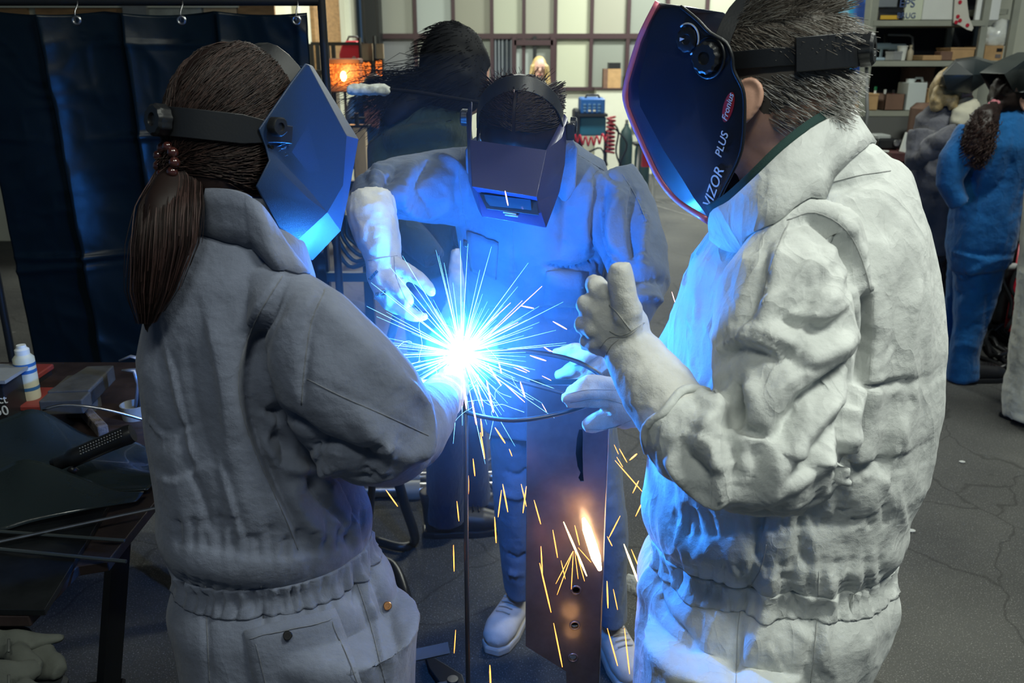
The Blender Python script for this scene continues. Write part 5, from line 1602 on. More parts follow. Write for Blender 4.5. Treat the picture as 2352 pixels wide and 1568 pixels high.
ST = [([(1060, 380), (1050, 450), (1070, 520)], 0.010, -0.008), ([(905, 380), (890, 430), (905, 490), (950, 510)], 0.012, -0.014), ([(870, 375), (855, 430), (870, 480)], 0.012, 0.010), ([(950, 370), (925, 430), (930, 480), (990, 500)], 0.014, 0.010), ([(985, 360), (960, 430), (980, 480)], 0.010, -0.010), ([(830, 400), (850, 430), (860, 470)], 0.010, -0.008),
      ([(1000, 350), (1060, 390), (1075, 460)], 0.012, 0.008), ([(1310, 400), (1300, 500), (1290, 600)], 0.016, -0.008), ([(1385, 420), (1370, 500), (1385, 580), (1420, 620)], 0.014, -0.018), ([(1360, 400), (1340, 500), (1345, 580)], 0.018, 0.012), ([(1420, 430), (1400, 520), (1415, 590)], 0.014, 0.014), ([(1455, 440), (1440, 530), (1450, 600)], 0.012, -0.012), ([(1480, 480), (1475, 560), (1470, 620)], 0.012, 0.012),
      ([(1255, 612), (1300, 622), (1345, 612), (1380, 595)], 0.007, -0.014), ([(1255, 640), (1330, 650), (1390, 630)], 0.016, 0.010), ([(1175, 540), (1178, 620), (1180, 720)], 0.005, -0.005), ([(1075, 520), (1110, 545), (1145, 555)], 0.006, -0.006), ([(1100, 715), (1200, 725), (1300, 720), (1390, 705)], 0.010, -0.012),
      ([(1450, 650), (1480, 640), (1530, 650)], 0.010, -0.010), ([(1450, 690), (1490, 680), (1520, 690)], 0.010, 0.010), ([(1250, 700), (1255, 740), (1330, 770)], 0.012, -0.008),
      ([(1150, 1080), (1190, 1095), (1215, 1075)], 0.010, -0.010), ([(1150, 1130), (1190, 1140), (1210, 1120)], 0.012, 0.008), ([(1160, 1270), (1190, 1285), (1210, 1270)], 0.010, -0.010), ([(1165, 1310), (1195, 1320)], 0.010, 0.010)]
ST = [(a[0], a[1], a[2] * 1.6) for a in ST] + [([(1178, 530), (1180, 620), (1186, 720), (1190, 800)], 0.02, 0.004, 's'), ([(1252, 612), (1300, 624), (1345, 614), (1385, 594)], 0.016, 0.008, 's'), ([(1390, 410), (1378, 480), (1392, 560), (1430, 615)], 0.022, 0.012, 's'), ([(1450, 430), (1440, 520), (1452, 600)], 0.02, 0.010, 's'), ([(1095, 708), (1200, 722), (1300, 718), (1395, 702)], 0.02, 0.008, 's'), ([(905, 372), (892, 430), (915, 490)], 0.02, 0.010, 's'), ([(990, 352), (962, 420), (985, 490)], 0.02, 0.008, 's'), ([(1320, 350), (1370, 385), (1420, 430)], 0.014, 0.006, 's')]
co = co + vnormals(co, fs) * (vnoise(co * np.array([10, 10, 5]), 41) * 0.006 + crumple(co, 18, 42) * 0.003)[:, None]
co = folds(co, fs, ST)
co = relax(co, fs, 1)
bb = surf('coverall', co, fs, CB, Wd_)
bt = bvh(co, fs)
cord('seam', bt, [[(1060, 330), (1055, 400), (1062, 470), (1072, 520)], [(1178, 525), (1180, 620), (1186, 720)], [(1310, 345), (1360, 375), (1410, 410), (1440, 470)], [(1430, 400), (1460, 450), (1490, 520)]], 0.0016, CBD, bb)
def patch(name, tree, corners, m, parent, k=7, lift=0.004, th=0.004):
    (a, b, c_, d) = corners
    vs = []
    for i in range(k):
        for j in range(k):
            s, r = i / (k - 1), j / (k - 1)
            u = (a[0] * (1 - s) + b[0] * s) * (1 - r) + (d[0] * (1 - s) + c_[0] * s) * r
            v = (a[1] * (1 - s) + b[1] * s) * (1 - r) + (d[1] * (1 - s) + c_[1] * s) * r
            h = onto(tree, [(u, v), (u + 0.3, v)], 50, lift)
            if not h: return None
            vs.append(h[0])
    fp = [(i * k + j, i * k + j + 1, i * k + k + 1 + j, i * k + k + j) for i in range(k - 1) for j in range(k - 1)]
    return obj(name, MB().add(vs, fp), m, parent, smooth=180, solid=th)
patch('chest_pocket', bt, ((1255, 622), (1345, 626), (1340, 705), (1250, 695)), CB, Wd_)
patch('chest_pocket', bt, ((1075, 530), (1146, 556), (1140, 640), (1085, 620)), CB, Wd_)
st = onto(bt, [(1073, 560), (1074, 560)], 50, 0.002)
if st: knob('button', st[0], (CAM - st[0]).normalized(), 0.008, 0.004, BLACKP, bb, 3)
collar(Wd_, 'collar', [(1280, 300, 1.95), (1312, 318, 1.90), (1326, 340, 1.87)], [(1275, 440, 1.88), (1298, 462, 1.865), (1322, 430, 1.865)], CB, 0.005)
collar(Wd_, 'collar', [(1120, 300, 1.96), (1085, 320, 1.92), (1070, 345, 1.90)], [(1120, 420, 1.90), (1095, 440, 1.89), (1072, 420, 1.89)], CB, 0.005)
boots(Wd_, [(P(1190, 1380, 2.27).x - 0.005, 2.29, -2.75, 0.16), (P(1408, 1440, 2.12).x, 2.14, 2.9, 0.16)], BOOTW, mat('pale_sole', (0.40, 0.37, 0.34), 0.8))
# torch-hand glove
mb = MB()
mb.limb([(852, 470, 1.725, 58, 0.058), (856, 500, 1.70, 56, 0.056), (868, 545, 1.68, 52, 0.05), (882, 592, 1.66, 42, 0.042)], 24)
mb.limb([(880, 590, 1.66, 42, 0.038), (888, 628, 1.65, 46, 0.036), (905, 665, 1.635, 44, 0.032), (918, 690, 1.625, 34, 0.026)], 20)
mb.limb([(905, 610, 1.64, 22, 0.018), (940, 625, 1.62, 19, 0.016), (970, 646, 1.60, 16, 0.014), (990, 668, 1.59, 13, 0.012), (992, 680, 1.588, 8, 0.008)], 14)
mb.limb([(905, 690, 1.625, 20, 0.016), (930, 715, 1.605, 16, 0.014), (955, 726, 1.59, 13, 0.012), (982, 726, 1.582, 8, 0.008)], 14)
mb.limb([(890, 690, 1.635, 20, 0.016), (915, 706, 1.625, 17, 0.015), (940, 708, 1.625, 14, 0.013), (962, 702, 1.63, 9, 0.009)], 14)
mb.limb([(870, 670, 1.645, 20, 0.016), (895, 695, 1.64, 17, 0.015), (925, 700, 1.64, 14, 0.013)], 14)
mb.limb([(895, 640, 1.62, 19, 0.014), (925, 672, 1.60, 17, 0.014), (942, 700, 1.592, 14, 0.012)], 14)
g, gt = glove(Wd_, 'glove', mb, 0.0045, 0.0015, [[(846, 598), (880, 592), (924, 585)], [(905, 590), (912, 640), (935, 690), (960, 715)]])
INK = mat('glove_ink', (0.05, 0.08, 0.10), 0.6)
def g_text(txt, u0, v0, u1, v1, hh):
    a, b = onto(gt, [(u0, v0), (u0 + .3, v0)], 50, 0.004), onto(gt, [(u1, v1), (u1 + .3, v1)], 50, 0.004)
    if a and b:
        text_on('lettering', txt, (a[0] + b[0]) / 2, b[0] - a[0], (CAM - a[0]), hh, INK, g, 0.002)
g_text('RE', 882, 660, 884, 688, 0.016)
g_text('TS', 868, 664, 870, 684, 0.010)
g_text('RESISTA', 868, 622, 852, 640, 0.008)
# the other glove, half hidden behind the man's
mb = MB()
mb.limb([(1405, 785, 1.74, 52, 0.05), (1370, 815, 1.72, 46, 0.04), (1345, 835, 1.71, 40, 0.03)], 18)
for (a, b, c_) in (((1355, 805, 1.70), (1310, 805, 1.68), (1272, 812, 1.67)), ((1350, 830, 1.70), (1310, 850, 1.68), (1275, 862, 1.67)), ((1350, 850, 1.70), (1320, 875, 1.69), (1290, 885, 1.68))):
    mb.limb([(*a, 18, 0.015), (*b, 16, 0.014), (*c_, 9, 0.009)], 12)
mb.limb([(1370, 800, 1.69, 18, 0.015), (1335, 822, 1.67, 16, 0.013), (1310, 832, 1.66, 10, 0.009)], 12)
glove(Wd_, 'glove', mb, 0.005)
# head and helmet
bf = Vector((-0.10, -0.66, -0.74))
BM = frame3(bf, (0, -0.2, 1))
bc_ = P(1196, 300, 1.86)
head(Wd_, bc_, BM, [(bc_ + BM @ Vector((0, -0.03, -0.05)), 0.055, 0.055), (P(1205, 330, 1.97), 0.055, 0.055), (P(1212, 380, 2.0), 0.06, 0.06)])
mb = MB().sphere(bc_ + BM @ Vector((0, 0.004, 0.008)), (0.083, 0.104, 0.121), 24, 16, BM)
co, fs = remesh(mb, 0.006, 3)
hair = surf('hair', co, fs, HAIRD, Wd_)
htree = bvh(co, fs)
ls, ls2 = [], []
for i in range(1400):
    s = random.choice((-1, 1))
    t0 = random.uniform(0.12, 1.0)
    # from the parting line down the side and to the back
    b0 = math.pi * 0.5 - (0.9 - 1.2 * t0)
    p = bc_ + BM @ Vector((s * 0.003, 0.10 * math.cos(b0), 0.122 * math.sin(b0)))
    q = bc_ + BM @ Vector((s * random.uniform(0.03, 0.09), -0.10 * random.uniform(0.3, 1.0), random.uniform(-0.03, 0.06)))
    (ls if random.random() < 0.75 else ls2).append(hair_path(p, q, htree, 8, 0.0025, 0.003))
for i in range(60):
    a = random.uniform(-0.9, 0.9)
    p = P(1190 + 80 * math.sin(a), 215 - 30 * math.cos(a), 1.86)
    q = p + RT * random.gauss(math.sin(a) * 0.02, 0.012) + Vector((0, 0, random.uniform(0.008, 0.03)))
    ls2.append([p, (p + q) / 2 + Vector((random.gauss(0, 0.004), 0, 0)), q])
mb = MB(); strands(mb, ls, 0.0012, 0.0009); obj('hair_strands', mb, HAIRD, hair, smooth=180, kind='stuff')
mb = MB(); strands(mb, ls2, 0.0006, 0.0004); obj('hair_strands', mb, HAIRB, hair, smooth=180, kind='stuff')
pp = [htree.find_nearest(bc_ + BM @ Vector((0.004, 0.10 * math.cos(b), 0.122 * math.sin(b)))) for b in np.linspace(1.42, 1.85, 8)]
obj('parting', MB().tube([h[0] + h[1] * 0.0035 for h in pp], [0.001, 0.002, 0.0028, 0.003, 0.003, 0.0025, 0.002, 0.001], 6, flat=0.4), mat('scalp', (0.42, 0.30, 0.30), 0.5), hair, smooth=180)
HELP = mat('dark_plum_shell', (0.022, 0.025, 0.085), 0.40, bump=0.3, bscale=600, coat=0.1)
TL, TR_ = Q(1081, 321, 1.735), Q(1254, 345, 1.725)
ML, MR_ = Q(1085, 428, 1.655), Q(1232, 452, 1.645)
BL, BR = Q(1108, 497, 1.665), Q(1254, 523, 1.655)
GL, GR = Q(1098, 440, 1.675), Q(1234, 462, 1.665)
EL, ER = Q(1084, 234, 1.86), Q(1296, 262, 1.86)
EL1, ER1 = Q(1073, 262, 1.83), Q(1303, 272, 1.84)
SL, SR = Q(1074, 312, 1.80), Q(1288, 318, 1.80)
SL2, SR2 = Q(1078, 415, 1.76), Q(1296, 378, 1.80)
SL3, SR3 = Q(1100, 480, 1.74), Q(1284, 440, 1.75)
polys = [(TL, TR_, MR_, ML), (EL, EL1, SL, TL), (SL, SL2, ML, TL), (SL2, SL3, BL, GL), (SL2, GL, ML), (ER, TR_, SR, ER1), (SR, TR_, MR_, SR2), (ER1, SR, SR2), (SR2, MR_, GR, SR3), (SR3, GR, BR), (ML, MR_, GR, GL), (GL, GR, BR, BL)]
helm3 = shell('welding_helmet', polys, HELP, Wd_, 0.003, 0.005, label='dark plum welding helmet with a rectangular viewing window')
wn = (MR_ - ML).cross(BL - ML).normalized()
if wn.dot(CAM - ML) < 0: wn = -wn
def wq(u, v):
    # intersect pixel ray with the window plane
    d = FW + RT * ((u - CU) / FPX) - UPV * ((v - CV) / FPX)
    n2 = (GR - GL).cross(BL - GL).normalized()
    return CAM + d * ((GL - CAM).dot(n2) / d.dot(n2))
n2 = (GR - GL).cross(BL - GL).normalized()
if n2.dot(CAM - GL) < 0: n2 = -n2
obj('window_frame', MB().prism([wq(*q) + n2 * 0.002 for q in ((1100, 443), (1233, 462), (1238, 495), (1118, 480))], n2 * 0.003), BLACKP, helm3, bevel=0.001)
obj('window_glass', MB().prism([wq(*q) + n2 * 0.006 for q in ((1113, 447), (1219, 459), (1221, 483), (1126, 473), (1117, 462))], n2 * 0.0015), mat('welding_glass', (0.015, 0.06, 0.10), 0.06, coat=1.0), helm3)
for (a, b) in (((1156, 487), (1186, 492)), ((1160, 493), (1190, 497))):
    obj('vent_slot', MB().tube([wq(*a) + n2 * 0.003, wq(*b) + n2 * 0.003], 0.0018, 6), mat('pale_slot', (0.28, 0.30, 0.36), 0.4), helm3, smooth=180)
for s, e in ((-1, Q(1074, 270, 1.85)), (1, Q(1310, 288, 1.85))):
    knob('side_knob', e, BM @ Vector((s, 0, 0)) if (BM @ Vector((s, 0, 0))).x * s > 0 else BM @ Vector((-s, 0, 0)), 0.016, 0.014, BLACKP, helm3, 8)
obj('clip', MB().rbox(Q(1309, 302, 1.83), (0.018, 0.02, 0.034), 0.004), BLACKP, helm3)
band = [Q(1084, 285, 1.85), Q(1092, 255, 1.835), Q(1115, 232, 1.81), Q(1150, 219, 1.79), Q(1192, 214, 1.785), Q(1232, 220, 1.79), Q(1266, 240, 1.81), Q(1286, 270, 1.835), Q(1292, 300, 1.85)]
band = [Vector(p) for p in spline([tuple(p) for p in band], 3)]
bb2 = []
for p in band:
    n = htree.find_nearest(p); bb2.append(n[0] + n[1] * 0.007)
strap('headband', bb2, [Vector((0, -0.55, -0.85))] * len(bb2), 0.017, 0.003, BLACKP, helm3)
ring = [ell(bc_, BM, (0.092, 0.112, 0.13), a, -0.1) for a in np.linspace(-2.2, 2.2, 22)]
strap('headband', ring, BM @ Vector((0, 0, 1)), 0.012, 0.003, BLACKP, helm3)

# torch
t = thing('welding_torch', 'black welding torch with thin curved metal neck pointing at the arc', 'torch', P(960, 690, 1.60))
obj('handle', MB().limb([(925, 655, 1.635, 20, 0.018), (950, 672, 1.62, 22, 0.02), (975, 694, 1.605, 20, 0.018), (984, 702, 1.60, 13, 0.012)], 16, 3.0), mat('torch_black', (0.012, 0.03, 0.05), 0.35), t, smooth=50)
obj('trigger', MB().limb([(955, 700, 1.60, 6, 0.006), (972, 714, 1.595, 6, 0.006)], 8), BLACKP, t, smooth=60)
obj('neck', MB().tube([P(u, v, y) for u, v, y in spline([(980, 698, 1.603), (996, 716, 1.59), (1012, 742, 1.575), (1028, 762, 1.56)])], 0.0065, 10), STEEL, t, smooth=180)
obj('nozzle', MB().tube([P(1026, 760, 1.56), P(1040, 780, 1.545), P(1048, 792, 1.538)], [0.009, 0.010, 0.008], 12), mat('copper_nozzle', (0.55, 0.35, 0.25), 0.3, metal=1.0), t, smooth=50)
obj('cable', MB().tube([P(u, v, y) for u, v, y in spline([(930, 655, 1.645), (938, 648, 1.70), (922, 690, 1.76), (880, 850, 1.80), (860, 1050, 1.9), (850, 1180, 2.2)])] + [Vector((-0.5, 2.6, 0.02))], 0.010, 8), BLACKP, t, smooth=180)

# ---------------------------------------------------------------- 4. person in the green hoodie behind the welder
gl = Vector((-0.2, 2.78, 0))
G = thing('person', 'person in dark green hoodie seen from behind with long dark hair blown sideways', 'person', gl)
mb = MB()
mb.limb([(1040, 235, 2.7, 48, 0.065), (1020, 275, 2.7, 80, 0.10), (985, 320, 2.72, 120, 0.13), (970, 380, 2.74, 120, 0.14), (985, 470, 2.75, 105, 0.14), (1000, 600, 2.76, 90, 0.13), (1010, 720, 2.78, 78, 0.13)], 28)
mb.limb([(880, 330, 2.72, 40, 0.07), (885, 420, 2.66, 45, 0.065), (920, 520, 2.58, 40, 0.055), (1000, 600, 2.50, 34, 0.045)], 18)
mb.limb([(1070, 330, 2.76, 50, 0.075), (1085, 450, 2.76, 42, 0.065), (1075, 560, 2.6, 34, 0.05)], 18)
co, fs = remesh(mb, 0.009, 5)
co = co + vnormals(co, fs) * (vnoise(co * np.array([8, 8, 5]), 51) * 0.012)[:, None]
co = folds(co, fs, [([(880, 330), (950, 300), (1040, 290)], 0.02, 0.014), ([(880, 360), (960, 335), (1050, 330)], 0.02, -0.016), ([(890, 390), (970, 370), (1060, 370)], 0.025, 0.014), ([(930, 280), (1000, 268), (1060, 270)], 0.015, -0.012)])
surf('hoodie', co, fs, cloth('dark_green_fleece', (0.022, 0.036, 0.024)), G)
mb = MB()
mb.limb([(1005, 600, 2.76, 88, 0.13), (1012, 720, 2.78, 84, 0.135), (1020, 850, 2.80, 78, 0.135), (1025, 920, 2.81, 70, 0.12)], 22)
mb.limb([(1022, 880, 2.78, 52, 0.10), (1024, 1020, 2.80, 46, 0.095), (1024, 1150, 2.80, 45, 0.095), (1024, 1190, 2.80, 46, 0.098)], 20)
mb.limb([(1065, 880, 2.90, 48, 0.09), (1083, 1050, 2.91, 40, 0.075), (1090, 1150, 2.92, 38, 0.075)], 20)
co, fs = remesh(mb, 0.009, 4)
co = co + vnormals(co, fs) * (vnoise(co * np.array([9, 9, 4]), 55) * 0.008)[:, None]
surf('trousers', co, fs, NAVY, G)
boots(G, [(P(1040, 1190, 2.8).x - 0.01, 2.80, 1.45, 0.18), (P(1095, 1160, 2.97).x - 0.02, 2.925, 1.62, 0.18)], BOOT, BLACKP)
mb = MB()
mb.limb([(1060, 575, 2.56, 24, 0.03), (1058, 640, 2.52, 30, 0.035), (1055, 700, 2.50, 32, 0.03), (1052, 740, 2.49, 28, 0.025)], 16)
for k in range(4):
    mb.limb([(1036 + k * 12, 735, 2.49, 8, 0.010), (1034 + k * 13, 775, 2.485, 7, 0.010), (1036 + k * 12, 800, 2.48, 5, 0.007)], 10)
mb.limb([(1034, 690, 2.49, 9, 0.012), (1018, 725, 2.48, 8, 0.011), (1014, 750, 2.475, 6, 0.008)], 10)
glove(G, 'glove', mb, 0.006)
gf = Vector((0.75, 0.6, -0.05)); GM = frame3(gf)
gc = P(1050, 165, 2.7)
head(G, gc, GM, [(gc + Vector((0, 0, -0.06)), 0.055, 0.055), (P(1040, 262, 2.7), 0.055, 0.055)], ear=False, r=(0.082, 0.104, 0.124))
mb = MB().sphere(gc + GM @ Vector((0, -0.012, 0.002)), (0.094, 0.112, 0.138), 20, 14, GM)
mb.limb([(1010, 190, 2.68, 40, 0.06), (960, 225, 2.66, 30, 0.05), (915, 255, 2.64, 26, 0.04), (885, 285, 2.62, 12, 0.02)], 14)
co, fs = remesh(mb, 0.010, 4)
co = co + vnormals(co, fs) * (vnoise(co * 30, 61) * 0.006)[:, None]
hair = surf('hair', co, fs, mat('near_black_hair', (0.006, 0.007, 0.010), 0.75, spec=0.25), G)
htree = bvh(co, fs)
ls = []
for i in range(800):
    u, v = random.gauss(985, 35), random.gauss(200, 24)
    p = P(u, v, 2.66 + random.gauss(0, 0.03))
    L_ = random.uniform(60, 150)
    q = P(u - L_ * 0.5, v + random.uniform(-18, 34) * 0.5, 2.65)
    r_ = P(u - L_, v + L_ * 0.32 + random.uniform(-40, 40), 2.64 + random.gauss(0, 0.02))
    ls.append([p, q, r_])
for i in range(900):
    a, b = random.uniform(-3.1, 3.1), random.uniform(-0.8, 1.5)
    p = ell(gc, GM, (0.10, 0.12, 0.14), a, b)
    n = htree.find_nearest(p)
    q = n[0] + n[1] * 0.006 + Vector((-0.03, 0, -0.012)) * random.uniform(0.5, 1.5)
    ls.append([n[0] + n[1] * 0.001, (n[0] + q) / 2 + n[1] * 0.004, q])
mb = MB(); strands(mb, ls, 0.0012, 0.0006); obj('hair_strands', mb, MATS['near_black_hair'], hair, smooth=180, kind='stuff')

# ---------------------------------------------------------------- 5. far and side people
def simple_person(label, loc, limbs, m, voxel=0.012, amp=0.008, seed=1, st=(), name='coverall'):
    t = thing('person', label, 'person', loc)
    mb = MB()
    for l in limbs: mb.limb(l, 20)
    co, fs = remesh(mb, voxel, 4)
    co = co + vnormals(co, fs) * (vnoise(co * np.array([9, 9, 5]), seed) * amp + crumple(co, 14, seed + 1) * amp * 0.5)[:, None]
    if st: co = folds(co, fs, st)
    surf(name, co, fs, m, t)
    return t
# blue coverall at the right
BLUEC = cloth('bright_blue_cotton', (0.006, 0.085, 0.25))
YBp = 4.35
t = simple_person('person in bright blue coverall with curly dark ponytail and raised helmet', (P(2215, 870, 4.4).x, 4.4, 0), [
    [(2315, 235, YBp, 28, 0.06), (2300, 275, YBp, 60, 0.11), (2292, 330, YBp, 85, 0.15), (2280, 420, YBp, 82, 0.15), (2262, 500, YBp, 78, 0.16), (2250, 560, YBp, 74, 0.16), (2250, 610, YBp, 62, 0.15)],
    [(2235, 300, YBp - 0.1, 36, 0.07), (2195, 370, YBp - 0.12, 36, 0.07), (2178, 420, YBp - 0.12, 30, 0.065), (2205, 470, YBp - 0.14, 26, 0.06)],
    [(2345, 310, YBp + 0.1, 40, 0.08), (2362, 420, YBp + 0.05, 36, 0.07), (2356, 490, YBp, 28, 0.06)],
    [(2250, 575, YBp, 56, 0.13), (2246, 640, YBp, 50, 0.11), (2230, 740, YBp + 0.01, 36, 0.09), (2214, 820, YBp + 0.02, 33, 0.085), (2208, 866, YBp + 0.03, 36, 0.09)],
    [(2235, 600, YBp + 0.16, 48, 0.11), (2205, 700, YBp + 0.25, 34, 0.09), (2165, 780, YBp + 0.33, 28, 0.085), (2148, 838, YBp + 0.36, 26, 0.085)]], BLUEC, 0.011, 0.01, 71,
    [([(2205, 360), (2240, 430), (2210, 480)], 0.02, -0.02), ([(2320, 300), (2290, 370), (2240, 440)], 0.025, 0.015), ([(2330, 360), (2300, 420), (2250, 460)], 0.02, -0.016), ([(2250, 590), (2270, 680), (2262, 780)], 0.016, -0.012), ([(2200, 640), (2240, 620), (2280, 600)], 0.02, 0.015), ([(2195, 680), (2240, 660)], 0.015, -0.014), ([(2320, 590), (2260, 592), (2188, 574)], 0.04, -0.014, 's'), ([(2210, 760), (2240, 745), (2258, 750)], 0.018, -0.012), ([(2190, 800), (2215, 790), (2245, 800)], 0.018, 0.010)])
fl = [(-0.02, 0), (0.0, 0)]
fx = P(2210, 868, 4.4).x
boots(t, [(fx + 0.03, 4.36, 1.45, 0.13), (P(2155, 838, 4.67).x, 4.70, 1.3, 0.13)], BOOT, BLACKP)
hf = Vector((0.9, 0.35, -0.15)); HM = frame3(hf); hcb = P(2325, 222, YBp)
head(t, hcb, HM, [(hcb - Vector((0, 0, 0.05)), 0.055, 0.055), (P(2315, 275, YBp), 0.055, 0.055)])
mb = MB().sphere(hcb + HM @ Vector((0, -0.012, 0.005)), (0.085, 0.104, 0.122), 18, 12, HM)
mb.limb([(2283, 246, YBp - 0.05, 14, 0.03), (2262, 272, YBp - 0.14, 30, 0.05), (2248, 310, YBp - 0.17, 34, 0.055), (2232, 345, YBp - 0.18, 24, 0.04)], 14)
co, fs = remesh(mb, 0.012, 2)
co = co + vnormals(co, fs) * (crumple(co, 30, 77) * 0.012)[:, None]
hair = surf('hair', co, fs, HAIRD, t)
ht = bvh(co, fs)
ls = []
for i in range(420):
    c0 = P(random.gauss(2250, 18), random.gauss(305, 26), YBp - 0.19 + random.gauss(0, 0.02))
    n = ht.find_nearest(c0)
    s = n[0]
    ls.append([s + n[1] * 0.004 + Vector((0.012 * math.sin(k * 1.5 + i), 0.012 * math.cos(k * 1.5 + i), -0.012 * k)) for k in range(7)])
mb = MB(); strands(mb, ls, 0.002, 0.0015); obj('hair_strands', mb, HAIRB, hair, smooth=180, kind='stuff')
mb = MB()
for k in range(7): mb.sphere(P(2283, 244, YBp - 0.07) + Vector((0.02 * math.cos(k * 0.9), 0, 0.02 * math.sin(k * 0.9))), 0.014, 8, 6)
obj('hair_tie', mb, mat('pink_cloth', (0.45, 0.15, 0.18), 0.8), t, smooth=180, label='pink scrunchie')
def flip_helmet(parent, poly_near, Yn, Yf, m, label):
    n = len(poly_near)
    a = [P(u, v, Yn + (0.03 if i % 2 else 0)) for i, (u, v) in enumerate(poly_near)]
    b = [p + Vector((0.02, Yf - Yn, 0.0)) for p in a]
    polys = [tuple(a)] + [(a[i], a[i + 1], b[i + 1], b[i]) for i in range(n - 2)] + [tuple(reversed(b))]
    return shell('welding_helmet', polys, m, parent, 0.005, 0.012, label=label)
HELK = mat('black_green_shell', (0.014, 0.020, 0.022), 0.35, coat=0.2)
flip_helmet(t, [(2306, 170), (2352, 140), (2400, 120), (2420, 190), (2352, 212), (2328, 212)], YBp - 0.12, YBp + 0.14, HELK, 'black helmet flipped up on the forehead')
# grey work coat
YG = 4.95
GREYC = cloth('charcoal_coat_cloth', (0.11, 0.11, 0.125))
t = simple_person('person in long charcoal work coat with blond hair and raised black helmet', (P(2150, 790, 5.0).x, 5.05, 0), [
    [(2170, 240, YG, 30, 0.07), (2160, 275, YG, 52, 0.12), (2150, 330, YG, 58, 0.15), (2142, 420, YG, 56, 0.15), (2146, 500, YG, 55, 0.15), (2150, 570, YG, 54, 0.15)],
    [(2115, 300, YG - 0.12, 28, 0.07), (2108, 370, YG - 0.16, 28, 0.07), (2130, 345, YG - 0.26, 26, 0.065), (2175, 320, YG - 0.34, 24, 0.06), (2205, 300, YG - 0.36, 20, 0.05)],
    [(2195, 300, YG + 0.1, 30, 0.07), (2215, 380, YG + 0.1, 26, 0.065), (2200, 440, YG, 22, 0.06)]], GREYC, 0.012, 0.012, 81,
    [([(2120, 320), (2150, 350), (2190, 340)], 0.02, -0.02), ([(2110, 380), (2150, 400), (2180, 380)], 0.02, 0.016), ([(2150, 440), (2145, 520)], 0.02, -0.014)], 'coat')
mb = MB(); mb.limb([(2135, 540, YG, 34, 0.11), (2138, 640, YG + 0.02, 30, 0.10), (2140, 770, YG + 0.05, 26, 0.09)], 18); mb.limb([(2172, 540, YG + 0.1, 32, 0.11), (2172, 640, YG + 0.1, 28, 0.10), (2172, 765, YG + 0.14, 25, 0.09)], 18)
co, fs = remesh(mb, 0.012, 3); co = co + vnormals(co, fs) * (crumple(co, 13, 85) * 0.016)[:, None]
surf('trousers', co, fs, mat('black_satin', (0.018, 0.018, 0.026), 0.4), t)
boots(t, [(P(2140, 780, 5.0).x, 4.98, 2.6, 0.14), (P(2172, 775, 5.1).x, 5.1, 2.6, 0.14)], BOOT, BLACKP)
hcg = P(2190, 205, YG); GM2 = frame3((0.85, -0.3, -0.3))
head(t, hcg, GM2, [(hcg - Vector((0, 0, 0.05)), 0.055, 0.055), (P(2178, 275, YG), 0.06, 0.06)])
mb = MB().sphere(hcg + GM2 @ Vector((0, -0.015, 0.0)), (0.088, 0.102, 0.124), 18, 12, GM2)
mb.limb([(2165, 205, YG - 0.06, 20, 0.04), (2152, 232, YG - 0.08, 16, 0.04), (2150, 255, YG - 0.08, 10, 0.03)], 12).limb([(2185, 220, YG - 0.1, 14, 0.03), (2190, 250, YG - 0.11, 10, 0.025)], 12)
co, fs = remesh(mb, 0.012, 2); co = co + vnormals(co, fs) * (crumple(co * np.array([1, 1, 0.4]), 34, 87) * 0.008)[:, None]
surf('hair', co, fs, mat('blond_hair', (0.36, 0.26, 0.12), 0.55, var=0.25, vscale=60), t)
mb = MB(); mb.limb([(2225, 245, YG - 0.08, 26, 0.06), (2212, 268, YG - 0.16, 26, 0.05), (2200, 292, YG - 0.18, 18, 0.035)], 14)
co, fs = remesh(mb, 0.012, 2); co = co + vnormals(co, fs) * (crumple(co, 20, 88) * 0.008)[:, None]
surf('scarf', co, fs, mat('beige_scarf', (0.42, 0.40, 0.31), 0.95), t)
A_ = [(2166, 172), (2196, 142), (2240, 136), (2290, 150), (2304, 164), (2262, 190), (2228, 214), (2175, 206)]
near_ = [P(u, v, YG - 0.16) for u, v in A_]
far_ = [P(u + 4, v - 2, YG + 0.12) for u, v in A_]
mid_ = [P(u, v - 6, YG - 0.02) for u, v in A_]
rim = P(2235, 172, YG - 0.22)
polys = [(near_[i], near_[i + 1], rim) for i in range(7)] + [(near_[7], near_[0], rim)] + [(near_[i], mid_[i], mid_[i + 1], near_[i + 1]) for i in range(5)] + [(mid_[i], far_[i], far_[i + 1], mid_[i + 1]) for i in range(5)]
shell('welding_helmet', polys, HELK, t, 0.005, 0.008, label='black helmet flipped up above the forehead')
# white trousers at the right edge
YW = 3.75
WHC = cloth('cream_white_cotton', (0.55, 0.55, 0.47), 0.5)
t = simple_person('person in creased cream-white coverall standing at the edge by the red trolley', (P(2365, 960, 3.8).x, 3.85, 0), [
    [(2460, 120, YW, 40, 0.08), (2470, 220, YW, 95, 0.14), (2465, 400, YW, 95, 0.16), (2450, 560, YW, 92, 0.17), (2440, 640, YW, 90, 0.17)],
    [(2420, 620, YW, 70, 0.14), (2392, 740, YW + 0.02, 55, 0.12), (2368, 850, YW + 0.05, 46, 0.10), (2352, 920, YW + 0.06, 42, 0.10), (2350, 955, YW + 0.06, 42, 0.10)],
    [(2475, 620, YW + 0.1, 70, 0.14), (2480, 760, YW + 0.1, 52, 0.11), (2480, 945, YW + 0.12, 44, 0.10)],
    [(2550, 260, YW, 45, 0.08), (2580, 420, YW, 40, 0.07), (2560, 540, YW - 0.05, 32, 0.06)]], WHC, 0.012, 0.014, 91)
boots(t, [(P(2355, 950, 3.82).x, 3.83, 2.4, 0.12), (P(2480, 945, 3.88).x, 3.9, 2.4, 0.12)], BOOT, BLACKP)
